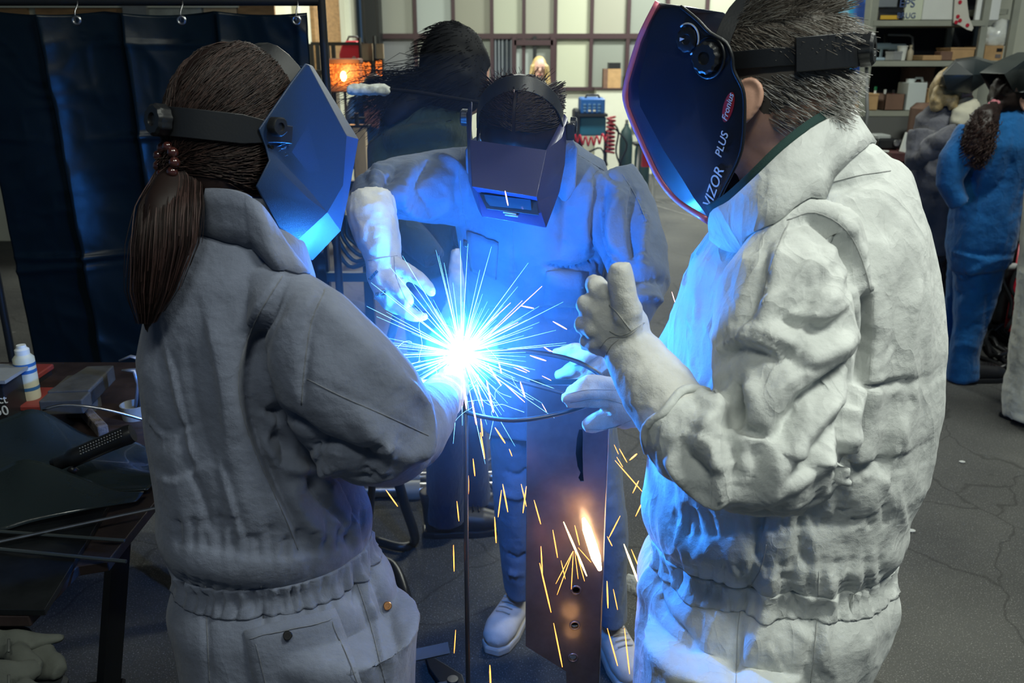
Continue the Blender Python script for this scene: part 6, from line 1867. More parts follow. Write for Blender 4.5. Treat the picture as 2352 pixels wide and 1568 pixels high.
hw = P(2455, 60, YW); HM = frame3((-0.5, 0.8, 0))
head(t, hw, HM, [(hw - Vector((0, 0, 0.05)), 0.055, 0.055), (P(2458, 140, YW), 0.06, 0.06)])
mb = MB().sphere(hw + HM @ Vector((0, -0.012, 0.01)), (0.085, 0.102, 0.122), 18, 12, HM); co, fs = remesh(mb, 0.012, 2)
surf('hair', co, fs, HAIRD, t)
# blond woman at the back door
YF = 10.4
t = simple_person('person with long blond hair and black jacket standing at the back door', (P(1240, 340, YF).x, YF + 0.1, 0), [
    [(1240, 190, YF, 9, 0.06), (1242, 202, YF, 30, 0.10), (1243, 222, YF, 38, 0.12), (1243, 270, YF, 33, 0.12), (1243, 320, YF, 34, 0.13), (1243, 350, YF, 33, 0.13)],
    [(1232, 345, YF, 17, 0.09), (1232, 420, YF + 0.05, 13, 0.07), (1232, 442, YF + 0.1, 11, 0.06)], [(1256, 345, YF, 17, 0.09), (1256, 420, YF + 0.05, 13, 0.07), (1256, 442, YF + 0.1, 11, 0.06)],
    [(1210, 212, YF, 11, 0.06), (1205, 262, YF, 10, 0.055), (1212, 310, YF - 0.1, 8, 0.05)], [(1276, 212, YF, 11, 0.06), (1282, 262, YF, 10, 0.055), (1274, 310, YF - 0.1, 8, 0.05)]], mat('black_jacket', (0.014, 0.014, 0.018), 0.5), 0.016, 0.006, 95, name='jacket')
boots(t, [(P(1232, 445, YF).x, YF + 0.1, 3.0, 0.1), (P(1256, 445, YF).x, YF + 0.1, 3.2, 0.1)], BOOT, BLACKP)
hcf = P(1239, 158, YF - 0.02); FM = frame3((0.05, -1, 0))
FAIR = mat('fair_skin', (0.52, 0.31, 0.24), 0.5)
hd, _, _ = head(t, hcf, FM, [(hcf - Vector((0, 0, 0.06)), 0.05, 0.05), (P(1240, 205, YF), 0.055, 0.055)], FAIR)
for s in (-1, 1):
    obj('eye', MB().sphere(hcf + FM @ Vector((s * 0.03, 0.092, 0.002)), (0.011, 0.006, 0.006), 8, 6, FM), BLACKP, hd)
    obj('eyebrow', MB().sphere(hcf + FM @ Vector((s * 0.03, 0.094, 0.018)), (0.016, 0.004, 0.004), 8, 6, FM), HAIRB, hd)
obj('mouth', MB().sphere(hcf + FM @ Vector((0, 0.092, -0.062)), (0.022, 0.008, 0.007), 8, 6, FM), mat('lips', (0.45, 0.10, 0.10), 0.4), hd)
mb = MB().sphere(hcf + FM @ Vector((0, -0.03, 0.02)), (0.088, 0.10, 0.122), 18, 12, FM)
for s in (-1, 1):
    mb.limb3([(hcf + FM @ Vector((s * 0.075, 0.02, 0.04)), 0.03, 0.05), (hcf + FM @ Vector((s * 0.09, 0.03, -0.08)), 0.032, 0.045), (hcf + FM @ Vector((s * 0.10, 0.06, -0.2)), 0.03, 0.035), (hcf + FM @ Vector((s * 0.09, 0.08, -0.3)), 0.015, 0.02)], 12)
co, fs = remesh(mb, 0.014, 2)
surf('hair', co, fs, mat('golden_hair', (0.42, 0.30, 0.12), 0.5, var=0.2, vscale=40), t)
mb = MB().limb3([(P(1228, 192, YF - 0.1), 0.05, 0.03), (P(1240, 203, YF - 0.13), 0.05, 0.03), (P(1252, 192, YF - 0.1), 0.05, 0.03)], 12)
obj('shirt_collar', mb, WHITEM, t, smooth=180)
# person in blue by the lamps
YK = 7.9
t = simple_person('person in blue jacket bending beside the orange lamp', (P(838, 470, YK).x, YK, 0), [
    [(846, 212, YK, 12, 0.07), (842, 232, YK, 32, 0.13), (838, 280, YK, 32, 0.15), (840, 340, YK, 30, 0.15), (845, 400, YK, 30, 0.15)],
    [(818, 232, YK, 16, 0.08), (806, 262, YK - 0.1, 14, 0.07), (812, 292, YK - 0.25, 11, 0.06)],
    [(865, 240, YK, 14, 0.08), (876, 280, YK, 13, 0.07), (872, 320, YK - 0.1, 11, 0.06)],
    [(834, 400, YK, 20, 0.11), (832, 470, YK, 16, 0.09), (832, 516, YK + 0.02, 13, 0.08)], [(858, 400, YK, 20, 0.11), (858, 470, YK, 16, 0.09), (858, 516, YK + 0.02, 13, 0.08)]], cloth('work_blue_cotton', (0.012, 0.055, 0.17)), 0.016, 0.012, 97, name='jacket')
boots(t, [(P(832, 520, YK).x, YK, 0.3, 0.1), (P(858, 520, YK).x, YK, 0.3, 0.1)], BOOT, BLACKP)
hk = P(858, 205, YK - 0.1); KM = frame3((0.6, -0.5, -0.5))
head(t, hk, KM, [(hk - KM @ Vector((0, 0.02, 0.06)), 0.05, 0.05), (P(848, 228, YK), 0.06, 0.06)])
mb = MB().sphere(hk + KM @ Vector((0, -0.015, 0.01)), (0.085, 0.1, 0.122), 16, 10, KM); co, fs = remesh(mb, 0.014, 2); surf('hair', co, fs, HAIRB, t)
co_ = [P(u, v, YK - 0.2) for u, v in ((834, 240), (872, 244), (874, 262), (868, 296), (852, 290), (838, 284))]
obj('cloth', MB().prism(co_, (0, 0.03, 0)), mat('dusty_pink_cloth', (0.30, 0.13, 0.11), 0.9), t, bevel=0.008)
# ================================================================ welding screen at the left
YV = 2.8
VINYL = mat('dark_teal_vinyl', (0.0018, 0.008, 0.014), 0.36, spec=0.3, bump=0.1, bscale=300, bump2=0.12, b2scale=14)
xr_ = P(704, 60, YV).x; xl_ = P(20, 600, YV).x
ztop, zbot = P(400, 32, YV).z, 0.14
sc = thing('welding_screen', 'dark teal vinyl welding screen hung on a black tube frame', 'screen', ((xl_ + xr_) / 2, YV, 0))
NX, NZ = 150, 190
gx, gz = np.meshgrid(np.linspace(0, 1, NX), np.linspace(0, 1, NZ))
X = xl_ + (xr_ - xl_) * gx
Z = ztop + (zbot - ztop) * gz
pp_ = np.stack([X.ravel() * 1.0, np.zeros(X.size), Z.ravel()], 1)
D = (vnoise(pp_ * np.array([3.2, 1, 1.4]), 5) * 0.020 + vnoise(pp_ * np.array([7, 1, 3.5]), 6) * 0.008 + crumple(pp_ * np.array([1, 1, 1]), 7, 9) * 0.007).reshape(X.shape)
for (x0_, dx, w, d) in ((0.215, 0.05, 0.010, 0.045), (0.455, 0.03, 0.009, 0.035), (0.735, 0.02, 0.010, 0.035), (0.97, 0.0, 0.006, 0.01)):
    t_ = gx - (x0_ + dx * gz)
    D += d * np.where(t_ > 0, np.exp(-t_ / (w * 6)), np.exp(t_ / w)) - d * 0.3
for (z0_, w, d) in ((0.225, 0.006, 0.012), (0.46, 0.005, 0.014), (0.49, 0.006, 0.008), (0.74, 0.006, 0.010), (0.065, 0.004, 0.006)):
    t_ = gz - (z0_ + 0.01 * np.sin(gx * 5 + z0_ * 30))
    D += d * np.exp(-(t_ / w) ** 2) * (0.5 + 0.5 * np.sin(gx * 9 + z0_ * 40))
Z = Z - 0.012 * np.abs(np.sin((gx * 3.05 - 0.2) * math.pi)) * np.exp(-gz * 9) + 0.010
vs = [(X[i, j], YV - D[i, j], Z[i, j]) for i in range(NZ) for j in range(NX)]
fq = [(i * NX + j, i * NX + j + 1, (i + 1) * NX + j + 1, (i + 1) * NX + j) for i in range(NZ - 1) for j in range(NX - 1)]
obj('curtain', MB().add(vs, fq), VINYL, sc, smooth=180, solid=0.002)
xp2 = P(741, 100, YV).x
zr = P(600, 3, YV).z
xp1 = xl_ - 0.06
fr = MB()
obj('rail', MB().cyl((xp1, YV + 0.02, zr), (xp2, YV + 0.02, zr), 0.012), DARKM, sc, smooth=40)
for x in (xp1, xp2):
    obj('upright', MB().cyl((x, YV + 0.02, 0), (x, YV + 0.02, zr + 0.012), 0.013), DARKM, sc, smooth=40)
    obj('foot', MB().cyl((x, YV - 0.35, 0.014), (x, YV + 0.16, 0.014), 0.014), DARKM, sc, smooth=40)
obj('brace', MB().cyl((xp1 - 0.05, YV - 0.3, 0.02), (xp1, YV + 0.02, 1.1), 0.010), DARKM, sc, smooth=40)
for u in (176, 417, 681):
    a = P(u, 33, YV)
    obj('hook', MB().tube([(a.x, YV + 0.02, zr + 0.014), (a.x + 0.006, YV, zr - 0.01), (a.x + 0.004, YV - 0.015, a.z + 0.01), (a.x, YV - 0.02, a.z - 0.03)], 0.0022, 6), STEEL, sc, smooth=180)
    q = P(u, 47, YV - 0.035)
    obj('eyelet', MB().tube([q + Vector((0.011 * math.cos(k), 0, 0.011 * math.sin(k))) for k in np.linspace(0, 6.283, 16)[:-1]], 0.004, 8, closed=True), STEEL, sc, smooth=180)

# ================================================================ steel table and the things on it
ZT = 0.82
t = thing('steel_table', 'low rusty steel welding table with dark legs', 'table', (-1.25, 1.75, 0))
RUST = mat('rusty_dark_steel', (0.045, 0.030, 0.028), 0.5, metal=0.5, var=0.35, vscale=12, bump=0.2, bscale=120)
poly = [(-1.9, 1.16), (-0.755, 1.16), (-0.745, 1.30), (-0.70, 1.315), (-0.70, 1.62), (-0.90, 2.35), (-1.9, 2.35)]
obj('top', MB().prism([(x, y, ZT - 0.02) for x, y in poly], (0, 0, 0.02)), RUST, t, bevel=0.002)
for (xa, ya, xb, yb) in ((-0.76, 1.50, -0.86, 1.34), (-1.8, 1.22, -1.8, 1.22), (-0.95, 2.25, -0.9, 2.3), (-1.8, 2.25, -1.85, 2.3)):
    obj('leg', MB().tube([(xa, ya, ZT - 0.02), (xb, yb, 0)], 0.024, 4), DARKM, t)
for z in (0.33, 0.27):
    obj('stretcher', MB().cyl((-0.80, 1.42 if z < 0.3 else 1.5, z), (-0.15, 1.66 if z < 0.3 else 1.72, z), 0.018, n=4), DARKM, t)
obj('stretcher', MB().cyl((-0.78, 1.45, 0.45), (-1.8, 1.25, 0.45), 0.016, n=4), DARKM, t)
pz = ZT + 0.012
pl_ = [PZ(-80, 1398, pz), PZ(102, 1400, pz), PZ(246, 1165, pz), PZ(262, 1120, pz), PZ(-80, 1110, pz)]
obj('steel_plate', MB().prism([p - Vector((0, 0, 0.011)) for p in pl_], (0, 0, 0.011)), mat('black_plate', (0.022, 0.025, 0.028), 0.38, metal=0.7, var=0.4, vscale=14, bump=0.2, bscale=60), bevel=0.001, label='thick black steel plate with bright edges lying on the table', cat='plate')
def loft_rows(rows, k=6, floor=pz + 0.0018):
    R = [[P(*q) for q in spline(r, k)] for r in rows]
    n = len(R[0])
    cols = []
    for j in range(n):
        cols.append([Vector(p) for p in spline([tuple(R[i][j]) for i in range(len(R))], k)])
    m = len(cols[0])
    vs = [Vector((q.x, q.y, max(q.z, floor))) for q in (cols[j][i] for j in range(n) for i in range(m))]   # rests on the plate
    fs = [(j * m + i, j * m + i + 1, (j + 1) * m + i + 1, (j + 1) * m + i) for j in range(n - 1) for i in range(m - 1)]
    return MB().add(vs, fs)
SHIELD = mat('black_fibre', (0.018, 0.026, 0.028), 0.24, coat=0.3, bump=0.15, bscale=160, bump2=0.1, b2scale=20)
t = thing('hand_shield', 'black curved hand-held welding shield with a ribbed grip', 'shield', (-1.0, 1.65, ZT))
obj('shell', loft_rows([[(-80, 1000, 1.76), (20, 958, 1.77), (88, 942, 1.78), (200, 1000, 1.80), (300, 1030, 1.78), (345, 1042, 1.74)],
                        [(-80, 1050, 1.70), (20, 1030, 1.71), (100, 1030, 1.70), (200, 1035, 1.70), (300, 1052, 1.70), (352, 1068, 1.68)],
                        [(-80, 1100, 1.60), (20, 1085, 1.61), (110, 1085, 1.61), (210, 1080, 1.60), (300, 1090, 1.60), (358, 1090, 1.60)],
                        [(-80, 1135, 1.545), (20, 1128, 1.545), (110, 1132, 1.545), (210, 1136, 1.545), (290, 1140, 1.545), (340, 1135, 1.55)]]), SHIELD, t, smooth=180, solid=0.004)
grip = [P(132, 1066, 1.555), P(180, 1046, 1.56), P(250, 1016, 1.575), P(305, 994, 1.585)]
g_ = obj('grip', MB().tube([Vector(p) for p in spline([tuple(p) for p in grip])], [0.013] * 3 + [0.0185] * 6 + [0.019, 0.019, 0.020, 0.018], 14), BLACKP, t, smooth=50)
mb = MB()
for k in range(16):
    for j in (-1, 0, 1):
        a = P(185 + k * 6.2, 1040 - k * 2.7, 1.545 + k * 0.0011)
        mb.sphere(a + Vector((0, 0, j * 0.006 + 0.004)), 0.0016, 6, 4)
obj('grip_stud', mb, GREYM, g_, smooth=180, kind='stuff')
obj('grip_bracket', MB().tube([P(118, 1064, 1.56), P(160, 1050, 1.565)], 0.008, 6).tube([P(160, 1072, 1.55), P(175, 1085, 1.55)], 0.008, 6), BLACKP, t, smooth=180)
t = thing('hand_shield', 'black hand-held welding shield lying upside down over the steel plate', 'shield', (-1.0, 1.45, ZT))
obj('shell', loft_rows([[(-80, 1112, 1.50), (0, 1078, 1.51), (68, 1056, 1.52), (180, 1094, 1.52), (265, 1126, 1.51), (330, 1130, 1.53)],
                        [(-80, 1165, 1.44), (0, 1150, 1.45), (70, 1135, 1.46), (180, 1140, 1.47), (260, 1146, 1.49), (322, 1142, 1.515)],
                        [(-80, 1225, 1.385), (0, 1220, 1.39), (70, 1200, 1.41), (180, 1175, 1.44), (250, 1162, 1.47), (312, 1152, 1.50)]]), SHIELD, t, smooth=180, solid=0.004)
# three welding rods and one curved wire
for (a, b, z, lab) in (((-60, 1256), (372, 1163), 0.006, 'bright thin rod crossing over the other rods on the plate'), ((-60, 1216), (286, 1241), 0.004, 'dull thin rod lying along the steel plate, upper of two'), ((-60, 1255), (290, 1289), 0.004, 'dull thin rod lying along the steel plate, lower of two')):
    p, q = PZ(*a, pz + z + 0.002), PZ(*b, pz + z + (0.01 if b[0] > 300 else 0))
    obj('welding_rod', MB().cyl(p, q, 0.0032, n=8), mat('dull_rod', (0.12, 0.14, 0.14), 0.45, metal=0.7) if 'dull' in lab else STEEL, smooth=40, label=lab, cat='rod')
obj('wire', MB().tube([P(u, v, y) for u, v, y in spline([(98, 940, 1.79), (150, 930, 1.80), (230, 938, 1.81), (330, 964, 1.85), (384, 984, 1.87)])], 0.0035, 8), STEEL, smooth=180, label='thin bent steel wire arching over the shield', cat='wire')
# stepped steel bar
def bar(a, b, w, h, m, name, lab, cat):
    a, b = Vector(a), Vector(b)
    d = (b - a).normalized(); s = d.cross(Vector((0, 0, 1))).normalized()
    q = [a - s * w, b - s * w * 0.9, b + s * w * 0.9, a + s * w]
    return obj(name, MB().prism(q, (0, 0, h)), m, label=lab, cat=cat, bevel=0.004)
CONC = mat('dull_grey_steel', (0.075, 0.073, 0.068), 0.6, metal=0.4, var=0.3, vscale=15, bump=0.3, bscale=90)
t = thing('steel_block', 'stepped dull grey steel block lying behind the black shields', 'block', (-1.1, 2.05, ZT))
a, b = PZ(146, 952, 0.87), PZ(208, 890, 0.87)
d = (b - a).normalized(); s = d.cross(Vector((0, 0, 1))).normalized()
obj('body', MB().prism([a - s * 0.05, b - s * 0.05, b + s * 0.045, a + s * 0.045], (0, 0, 0.035)), CONC, t, bevel=0.003)
obj('step', MB().prism([a - s * 0.05 + d * 0.05, b + d * 0.05 - s * 0.02, b + d * 0.05 + s * 0.045, a + s * 0.045 + d * 0.05], (0, 0, 0.040)), CONC, t, bevel=0.003)
obj('foot', MB().box(a.lerp(b, 0.8) - Vector((0.01, 0, 0.024)), (0.05, 0.08, 0.052)), CONC, t)
bar(PZ(240, 1005, ZT), PZ(195, 955, ZT), 0.012, 0.03, mat('rough_stick', (0.10, 0.08, 0.07), 0.9, bump2=0.8, b2scale=50), 'stick', 'rough brown stick propped below the steel block', 'stick')
# earth clamp and cup by the woman's back
c0 = PZ(312, 958, ZT)
t = thing('earth_clamp', 'grey earth clamp standing open in a tin cup', 'clamp', c0)
zz = Vector((0, 0, 1))
obj('cup', MB().lathe(c0, [(0.030, 0), (0.033, 0.035), (0.030, 0.035), (0.027, 0.004)], 18), GREYM, t, smooth=40)
y0 = c0.y
obj('jaw', MB().tube([c0 + zz * 0.005, P(318, 880, y0), P(310, 850, y0), P(280, 850, y0)], [0.008, 0.009, 0.011, 0.004], 8, flat=0.6), mat('clamp_grey', (0.25, 0.27, 0.32), 0.4, metal=0.6), t, smooth=180)
obj('jaw', MB().tube([c0 + zz * 0.005 + Vector((0.012, 0, 0)), P(324, 870, y0), P(316, 822, y0), P(300, 818, y0), P(274, 828, y0)], [0.006, 0.007, 0.009, 0.006, 0.004], 8, flat=0.6), MATS['clamp_grey'], t, smooth=180)
# tool box, spray bottle, black box
DRED = mat('dull_red', (0.20, 0.030, 0.025), 0.55)
xb_, zb_ = P(66, 935, 1.98).x, P(66, 934, 1.98).z
t = thing('tool_box', 'flat red tool box under the spray can on the table', 'tool box', (xb_, 2.04, ZT))
obj('body', MB().rbox((xb_ - 0.02, 2.05, (ZT + zb_) / 2), (0.12, 0.13, zb_ - ZT), 0.006), DRED, t, smooth=40)
obj('handle', MB().tube([(xb_ - 0.06, 1.985, zb_ - 0.012), (xb_ - 0.05, 1.975, zb_ - 0.012), (xb_ + 0.0, 1.975, zb_ - 0.012), (xb_ + 0.01, 1.985, zb_ - 0.012)], 0.003, 6), BLACKP, t)
xr2, zr3 = P(30, 872, 2.14).x, P(30, 869, 2.14).z
t = thing('box', 'flat black box with a red lid behind the spray can', 'box', (xr2, 2.195, ZT))
obj('body', MB().rbox((xr2, 2.195, (ZT + zr3 - 0.016) / 2), (0.09, 0.11, zr3 - ZT - 0.012), 0.004), BLACKP, t, smooth=40)
obj('lid', MB().rbox((xr2, 2.195, zr3 - 0.007), (0.10, 0.12, 0.015), 0.004), DRED, t, smooth=40)
c0 = P(70, 912, 2.04); zbb = zb_; h = P(56, 792, 2.04).z - zb_
t = thing('spray_bottle', 'cream spray can with blue stripes standing on the red tool box', 'bottle', (c0.x, 2.04, zb_))
CRM = mat('cream_plastic', (0.50, 0.50, 0.38), 0.4)
obj('body', MB().lathe((c0.x, 2.04, zbb), [(0.024, 0), (0.025, 0.005), (0.025, h * 0.76), (0.017, h * 0.83)], 20), CRM, t, smooth=40)
obj('cap', MB().lathe((c0.x, 2.04, zbb + h * 0.82), [(0.017, 0), (0.017, h * 0.1), (0.012, h * 0.13), (0.011, h * 0.18)], 16), WHITEM, t, smooth=40)
for (f0, f1) in ((0.18, 0.24), (0.50, 0.56), (0.62, 0.68)):
    obj('stripe', MB().lathe((c0.x, 2.04, zbb + h * f0), [(0.0254, 0), (0.0254, h * (f1 - f0))], 20), mat('stripe_blue', (0.03, 0.12, 0.30), 0.4), t, smooth=40)
c0 = P(-6, 930, 1.93)
t = thing('box', 'small black box with white lettering at the table end', 'box', (c0.x, 1.95, ZT))
zt_ = P(0, 878, 1.93).z
obj('body', MB().box((c0.x - 0.03, 1.98, (ZT + zt_) / 2), (0.10, 0.10, zt_ - ZT)), BLACKP, t, bevel=0.002)
obj('lid', MB().box((c0.x - 0.025, 1.98, zt_ + 0.004), (0.12, 0.12, 0.008)), GREYM, t)
text_on('lettering', 'ct', P(5, 918, 1.928), (1, 0, 0.1), (0, -1, 0), 0.030, WHT, t)
text_on('lettering', '50', P(4, 944, 1.928), (1, 0, 0.1), (0, -1, 0), 0.034, WHT, t)
# stool with a heap of leather gloves
sx, sy, sz = -0.84, 1.00, 0.745
t = thing('stool', 'dark low stool in front of the steel table', 'stool', (sx, sy, 0))
obj('seat', MB().rbox((sx, sy, sz - 0.015), (0.32, 0.26, 0.03), 0.03), DARKM, t, smooth=40)
for dx in (-0.12, 0.12):
    for dy in (-0.09, 0.09):
        obj('leg', MB().cyl((sx + dx, sy + dy, 0), (sx + dx, sy + dy, sz - 0.03), 0.014), DARKM, t)
GREYL = mat('grey_green_leather', (0.060, 0.066, 0.057), 0.85, var=0.15, vscale=20, bump=0.4, bscale=300)
for k, (pts, lab) in enumerate((([(-40, 1475, 60), (40, 1490, 56), (100, 1520, 40), (140, 1545, 20)], 'grey leather glove lying lowest on the stool'), ([(-40, 1478, 40), (30, 1478, 34), (90, 1474, 20), (148, 1464, 7)], 'grey leather glove with a pointed cuff on top of the heap'), ([(-40, 1560, 50), (40, 1555, 40), (90, 1530, 20)], 'grey leather glove at the front of the stool heap'))):
    mb = MB()
    z0 = sz + 0.012 + (0.020 if k else 0)
    rows = []
    for (u, v, w) in pts:
        q = PZ(u, v, z0)
        rows.append((q, w * dep(q) / FPX, 0.012))
    mb.limb3(rows, 16)
    q = PZ(*pts[2][:2], z0)
    mb.limb3([(PZ(pts[1][0], pts[1][1] + 20, z0), 0.018, 0.014), (PZ(pts[1][0] + 40, pts[1][1] + 45, z0), 0.016, 0.013), (PZ(pts[1][0] + 70, pts[1][1] + 55, z0), 0.009, 0.009)], 12)
    co, fs = remesh(mb, 0.006, 3)
    co = co + vnormals(co, fs) * (vnoise(co * 40, 100 + k) * 0.004)[:, None]
    mbg = MB(); mbg.v = [tuple(c) for c in co]; mbg.f = fs
    tg = thing('leather_glove', lab, 'glove', (sx, sy, sz + 0.001 * k))
    obj('body', mbg, GREYL, tg, smooth=180)
    obj('hem', MB().tube([PZ(pts[0][0] + 60, pts[0][1] - 10 + 4 * j, z0 + 0.02) for j in range(8)], 0.002, 6), mat('hem_dark', (0.06, 0.065, 0.06), 0.8), tg, smooth=180)

# ================================================================ steel post, wire frame
YPO = 1.555
def pw(u, v): return P(u, v, YPO)
zt0 = pw(1210, 884).z
xa, xb = pw(1210, 1000).x, pw(1398, 1000).x
PLATE = mat('mill_scale_steel', (0.13, 0.115, 0.13), 0.33, metal=0.6, var=0.25, vscale=10, bump=0.08, bscale=140)
t = thing('steel_post', 'upright flat steel channel with a slot and bolt holes below the arc', 'post', ((xa + xb) / 2, YPO, 0))
cu = bpy.data.curves.new('plate', 'CURVE'); cu.dimensions = '2D'; cu.fill_mode = 'BOTH'; cu.extrude = 0.002
def addspl(pts):
    s = cu.splines.new('POLY'); s.points.add(len(pts) - 1); s.use_cyclic_u = True
    for p_, q in zip(s.points, pts): p_.co = (q[0], q[1], 0, 1)
zl = pw(1210, 1482).z; zl2 = pw(1300, 1540).z
tipx = pw(1300, 1540).x
out_ = [(xa, zt0), (xa, zl), (tipx, zl2), (xb - 0.05, 0.004), (xb, 0.004), (xb, zt0 - 0.02), (xb - 0.02, zt0)]
addspl(out_)
def hole(u, v, r, ry=None):
    c = pw(u, v)
    addspl([(c.x + r * math.cos(a), c.z + (ry or r) * math.sin(a)) for a in np.linspace(0, 6.283, 21)[:-1]])
for (u, v) in ((1323, 1353), (1320, 1434), (1316, 1508)): hole(u, v, 0.0075)
sl = []
for (u, v, w) in ((1334, 985, 4), (1332, 1005, 7), (1330, 1040, 8), (1333, 1072, 6), (1336, 1085, 3), (1334, 1096, 6), (1337, 1104, 4)): sl.append((u, v, w))
L_ = [(pw(u - w, v).x, pw(u, v).z) for u, v, w in sl] + [(pw(u + w, v).x, pw(u, v).z) for u, v, w in reversed(sl)]
addspl(L_)
co_ = bpy.data.objects.new('plate', cu); COL.objects.link(co_)
me = bpy.data.meshes.new_from_object(co_.evaluated_get(bpy.context.evaluated_depsgraph_get()))
bpy.data.objects.remove(co_)
mb = MB(); mb.v = [(v.co.x, YPO - v.co.z, v.co.y) for v in me.vertices]; mb.f = [tuple(p.vertices) for p in me.polygons]
obj('plate', mb, PLATE, t)
obj('flange', MB().box((xb - 0.002, YPO + 0.03, zt0 / 2), (0.005, 0.06, zt0 - 0.04)), PLATE, t)
obj('flange', MB().box((xa + 0.003, YPO + 0.03, (zt0 + zl) / 2), (0.005, 0.06, zt0 - zl)), PLATE, t)
obj('web', MB().box(((xa + xb) / 2, YPO + 0.058, (zt0 + zl) / 2), (xb - xa - 0.01, 0.004, zt0 - zl - 0.02)), mat('dark_inside', (0.02, 0.02, 0.02), 0.7), t)
for (u, v) in ((1323, 1353), (1320, 1434), (1316, 1508)):
    c = pw(u, v)
    obj('hole_rim', MB().tube([(c.x + 0.0095 * math.cos(a), YPO - 0.003, c.z + 0.0095 * math.sin(a)) for a in np.linspace(0, 6.283, 20)[:-1]], 0.002, 6, closed=True), PLATE, t, smooth=180)
obj('edge_weld', MB().tube([(xb - 0.001, YPO - 0.003, z) for z in np.linspace(0.02, zt0 - 0.03, 30)], 0.0016, 6), STEEL, t, smooth=180)

t = thing('hoop_sculpture', 'dark steel sculpture of bent hoops and a tall upright rod being welded', 'frame', P(1072, 1400, 1.5).xy.to_3d())
ROD = mat('dark_rod', (0.10, 0.11, 0.12), 0.35, metal=0.8)
obj('hoop', MB().tube([P(u, v, y) for u, v, y in spline([(1060, 812, 1.52), (1130, 806, 1.52), (1220, 808, 1.51), (1300, 822, 1.49), (1350, 842, 1.47), (1385, 868, 1.46), (1388, 900, 1.45), (1345, 932, 1.435), (1260, 955, 1.42), (1180, 965, 1.42), (1110, 957, 1.44), (1062, 942, 1.48), (1030, 915, 1.52)], 5)], 0.0042, 10), ROD, t, smooth=180)
obj('cross_rod', MB().tube([P(u, v, y) for u, v, y in spline([(1055, 822, 1.525), (1130, 858, 1.52), (1210, 880, 1.51), (1290, 902, 1.49), (1350, 925, 1.47)], 4)], 0.004, 10), ROD, t, smooth=180)
pt_ = P(1070, 948, 1.47)
obj('upright', MB().tube([pt_, P(1071, 1250, 1.48), Vector((P(1073, 1560, 1.50).x, 1.50, 0.0))], 0.0048, 10), ROD, t, smooth=180)
obj('link', MB().tube([P(1062, 820, 1.515), P(1064, 880, 1.50), P(1068, 950, 1.47)], 0.0035, 8), ROD, t, smooth=180)

# ================================================================ arc, sparks, fume
EMW = emit('arc_plasma', (0.025, 0.25, 1.0), 4200.0)
arc_o = thing('welding_arc', 'blinding blue-white welding arc at the tip of the torch', 'arc', ARC)
mb = MB().sphere(ARC, 0.022, 20, 14)
obj('arc_core', mb, EMW, arc_o, smooth=180)
NEED = emit('blue_white_starburst', (0.22, 0.62, 1.0), 5.0)  # glowing needles imitate the lens starburst round the arc
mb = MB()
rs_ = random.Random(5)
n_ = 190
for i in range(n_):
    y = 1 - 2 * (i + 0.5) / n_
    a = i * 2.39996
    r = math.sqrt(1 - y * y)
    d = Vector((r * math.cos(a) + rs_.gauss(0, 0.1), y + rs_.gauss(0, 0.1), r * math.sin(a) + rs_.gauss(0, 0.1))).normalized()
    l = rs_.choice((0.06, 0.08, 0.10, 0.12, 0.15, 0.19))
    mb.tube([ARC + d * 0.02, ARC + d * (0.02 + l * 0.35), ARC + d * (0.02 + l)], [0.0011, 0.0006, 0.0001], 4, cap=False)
obj('starburst_needles', mb, NEED, arc_o, smooth=180, kind='stuff')
mb = MB()
for i in range(26):
    p = ARC + Vector((rs_.gauss(0.02, 0.05), rs_.gauss(-0.03, 0.03), rs_.gauss(-0.05, 0.03)))
    path = [p]
    dv = Vector((rs_.gauss(0, 1), rs_.gauss(0, 0.5), rs_.gauss(-0.3, 0.8))) * 0.009
    for k in range(rs_.randint(3, 6)):
        dv = dv + Vector((rs_.gauss(0, 1), rs_.gauss(0, 0.5), rs_.gauss(-0.1, 0.8))) * 0.006
        path.append(path[-1] + dv)
    mb.tube([Vector(q) for q in spline([tuple(q) for q in path], 3)], 0.00035, 3, cap=False)
obj('curling_spatter', mb, emit('pale_blue_thread', (0.45, 0.85, 1.0), 1.6), arc_o, smooth=180, kind='stuff')

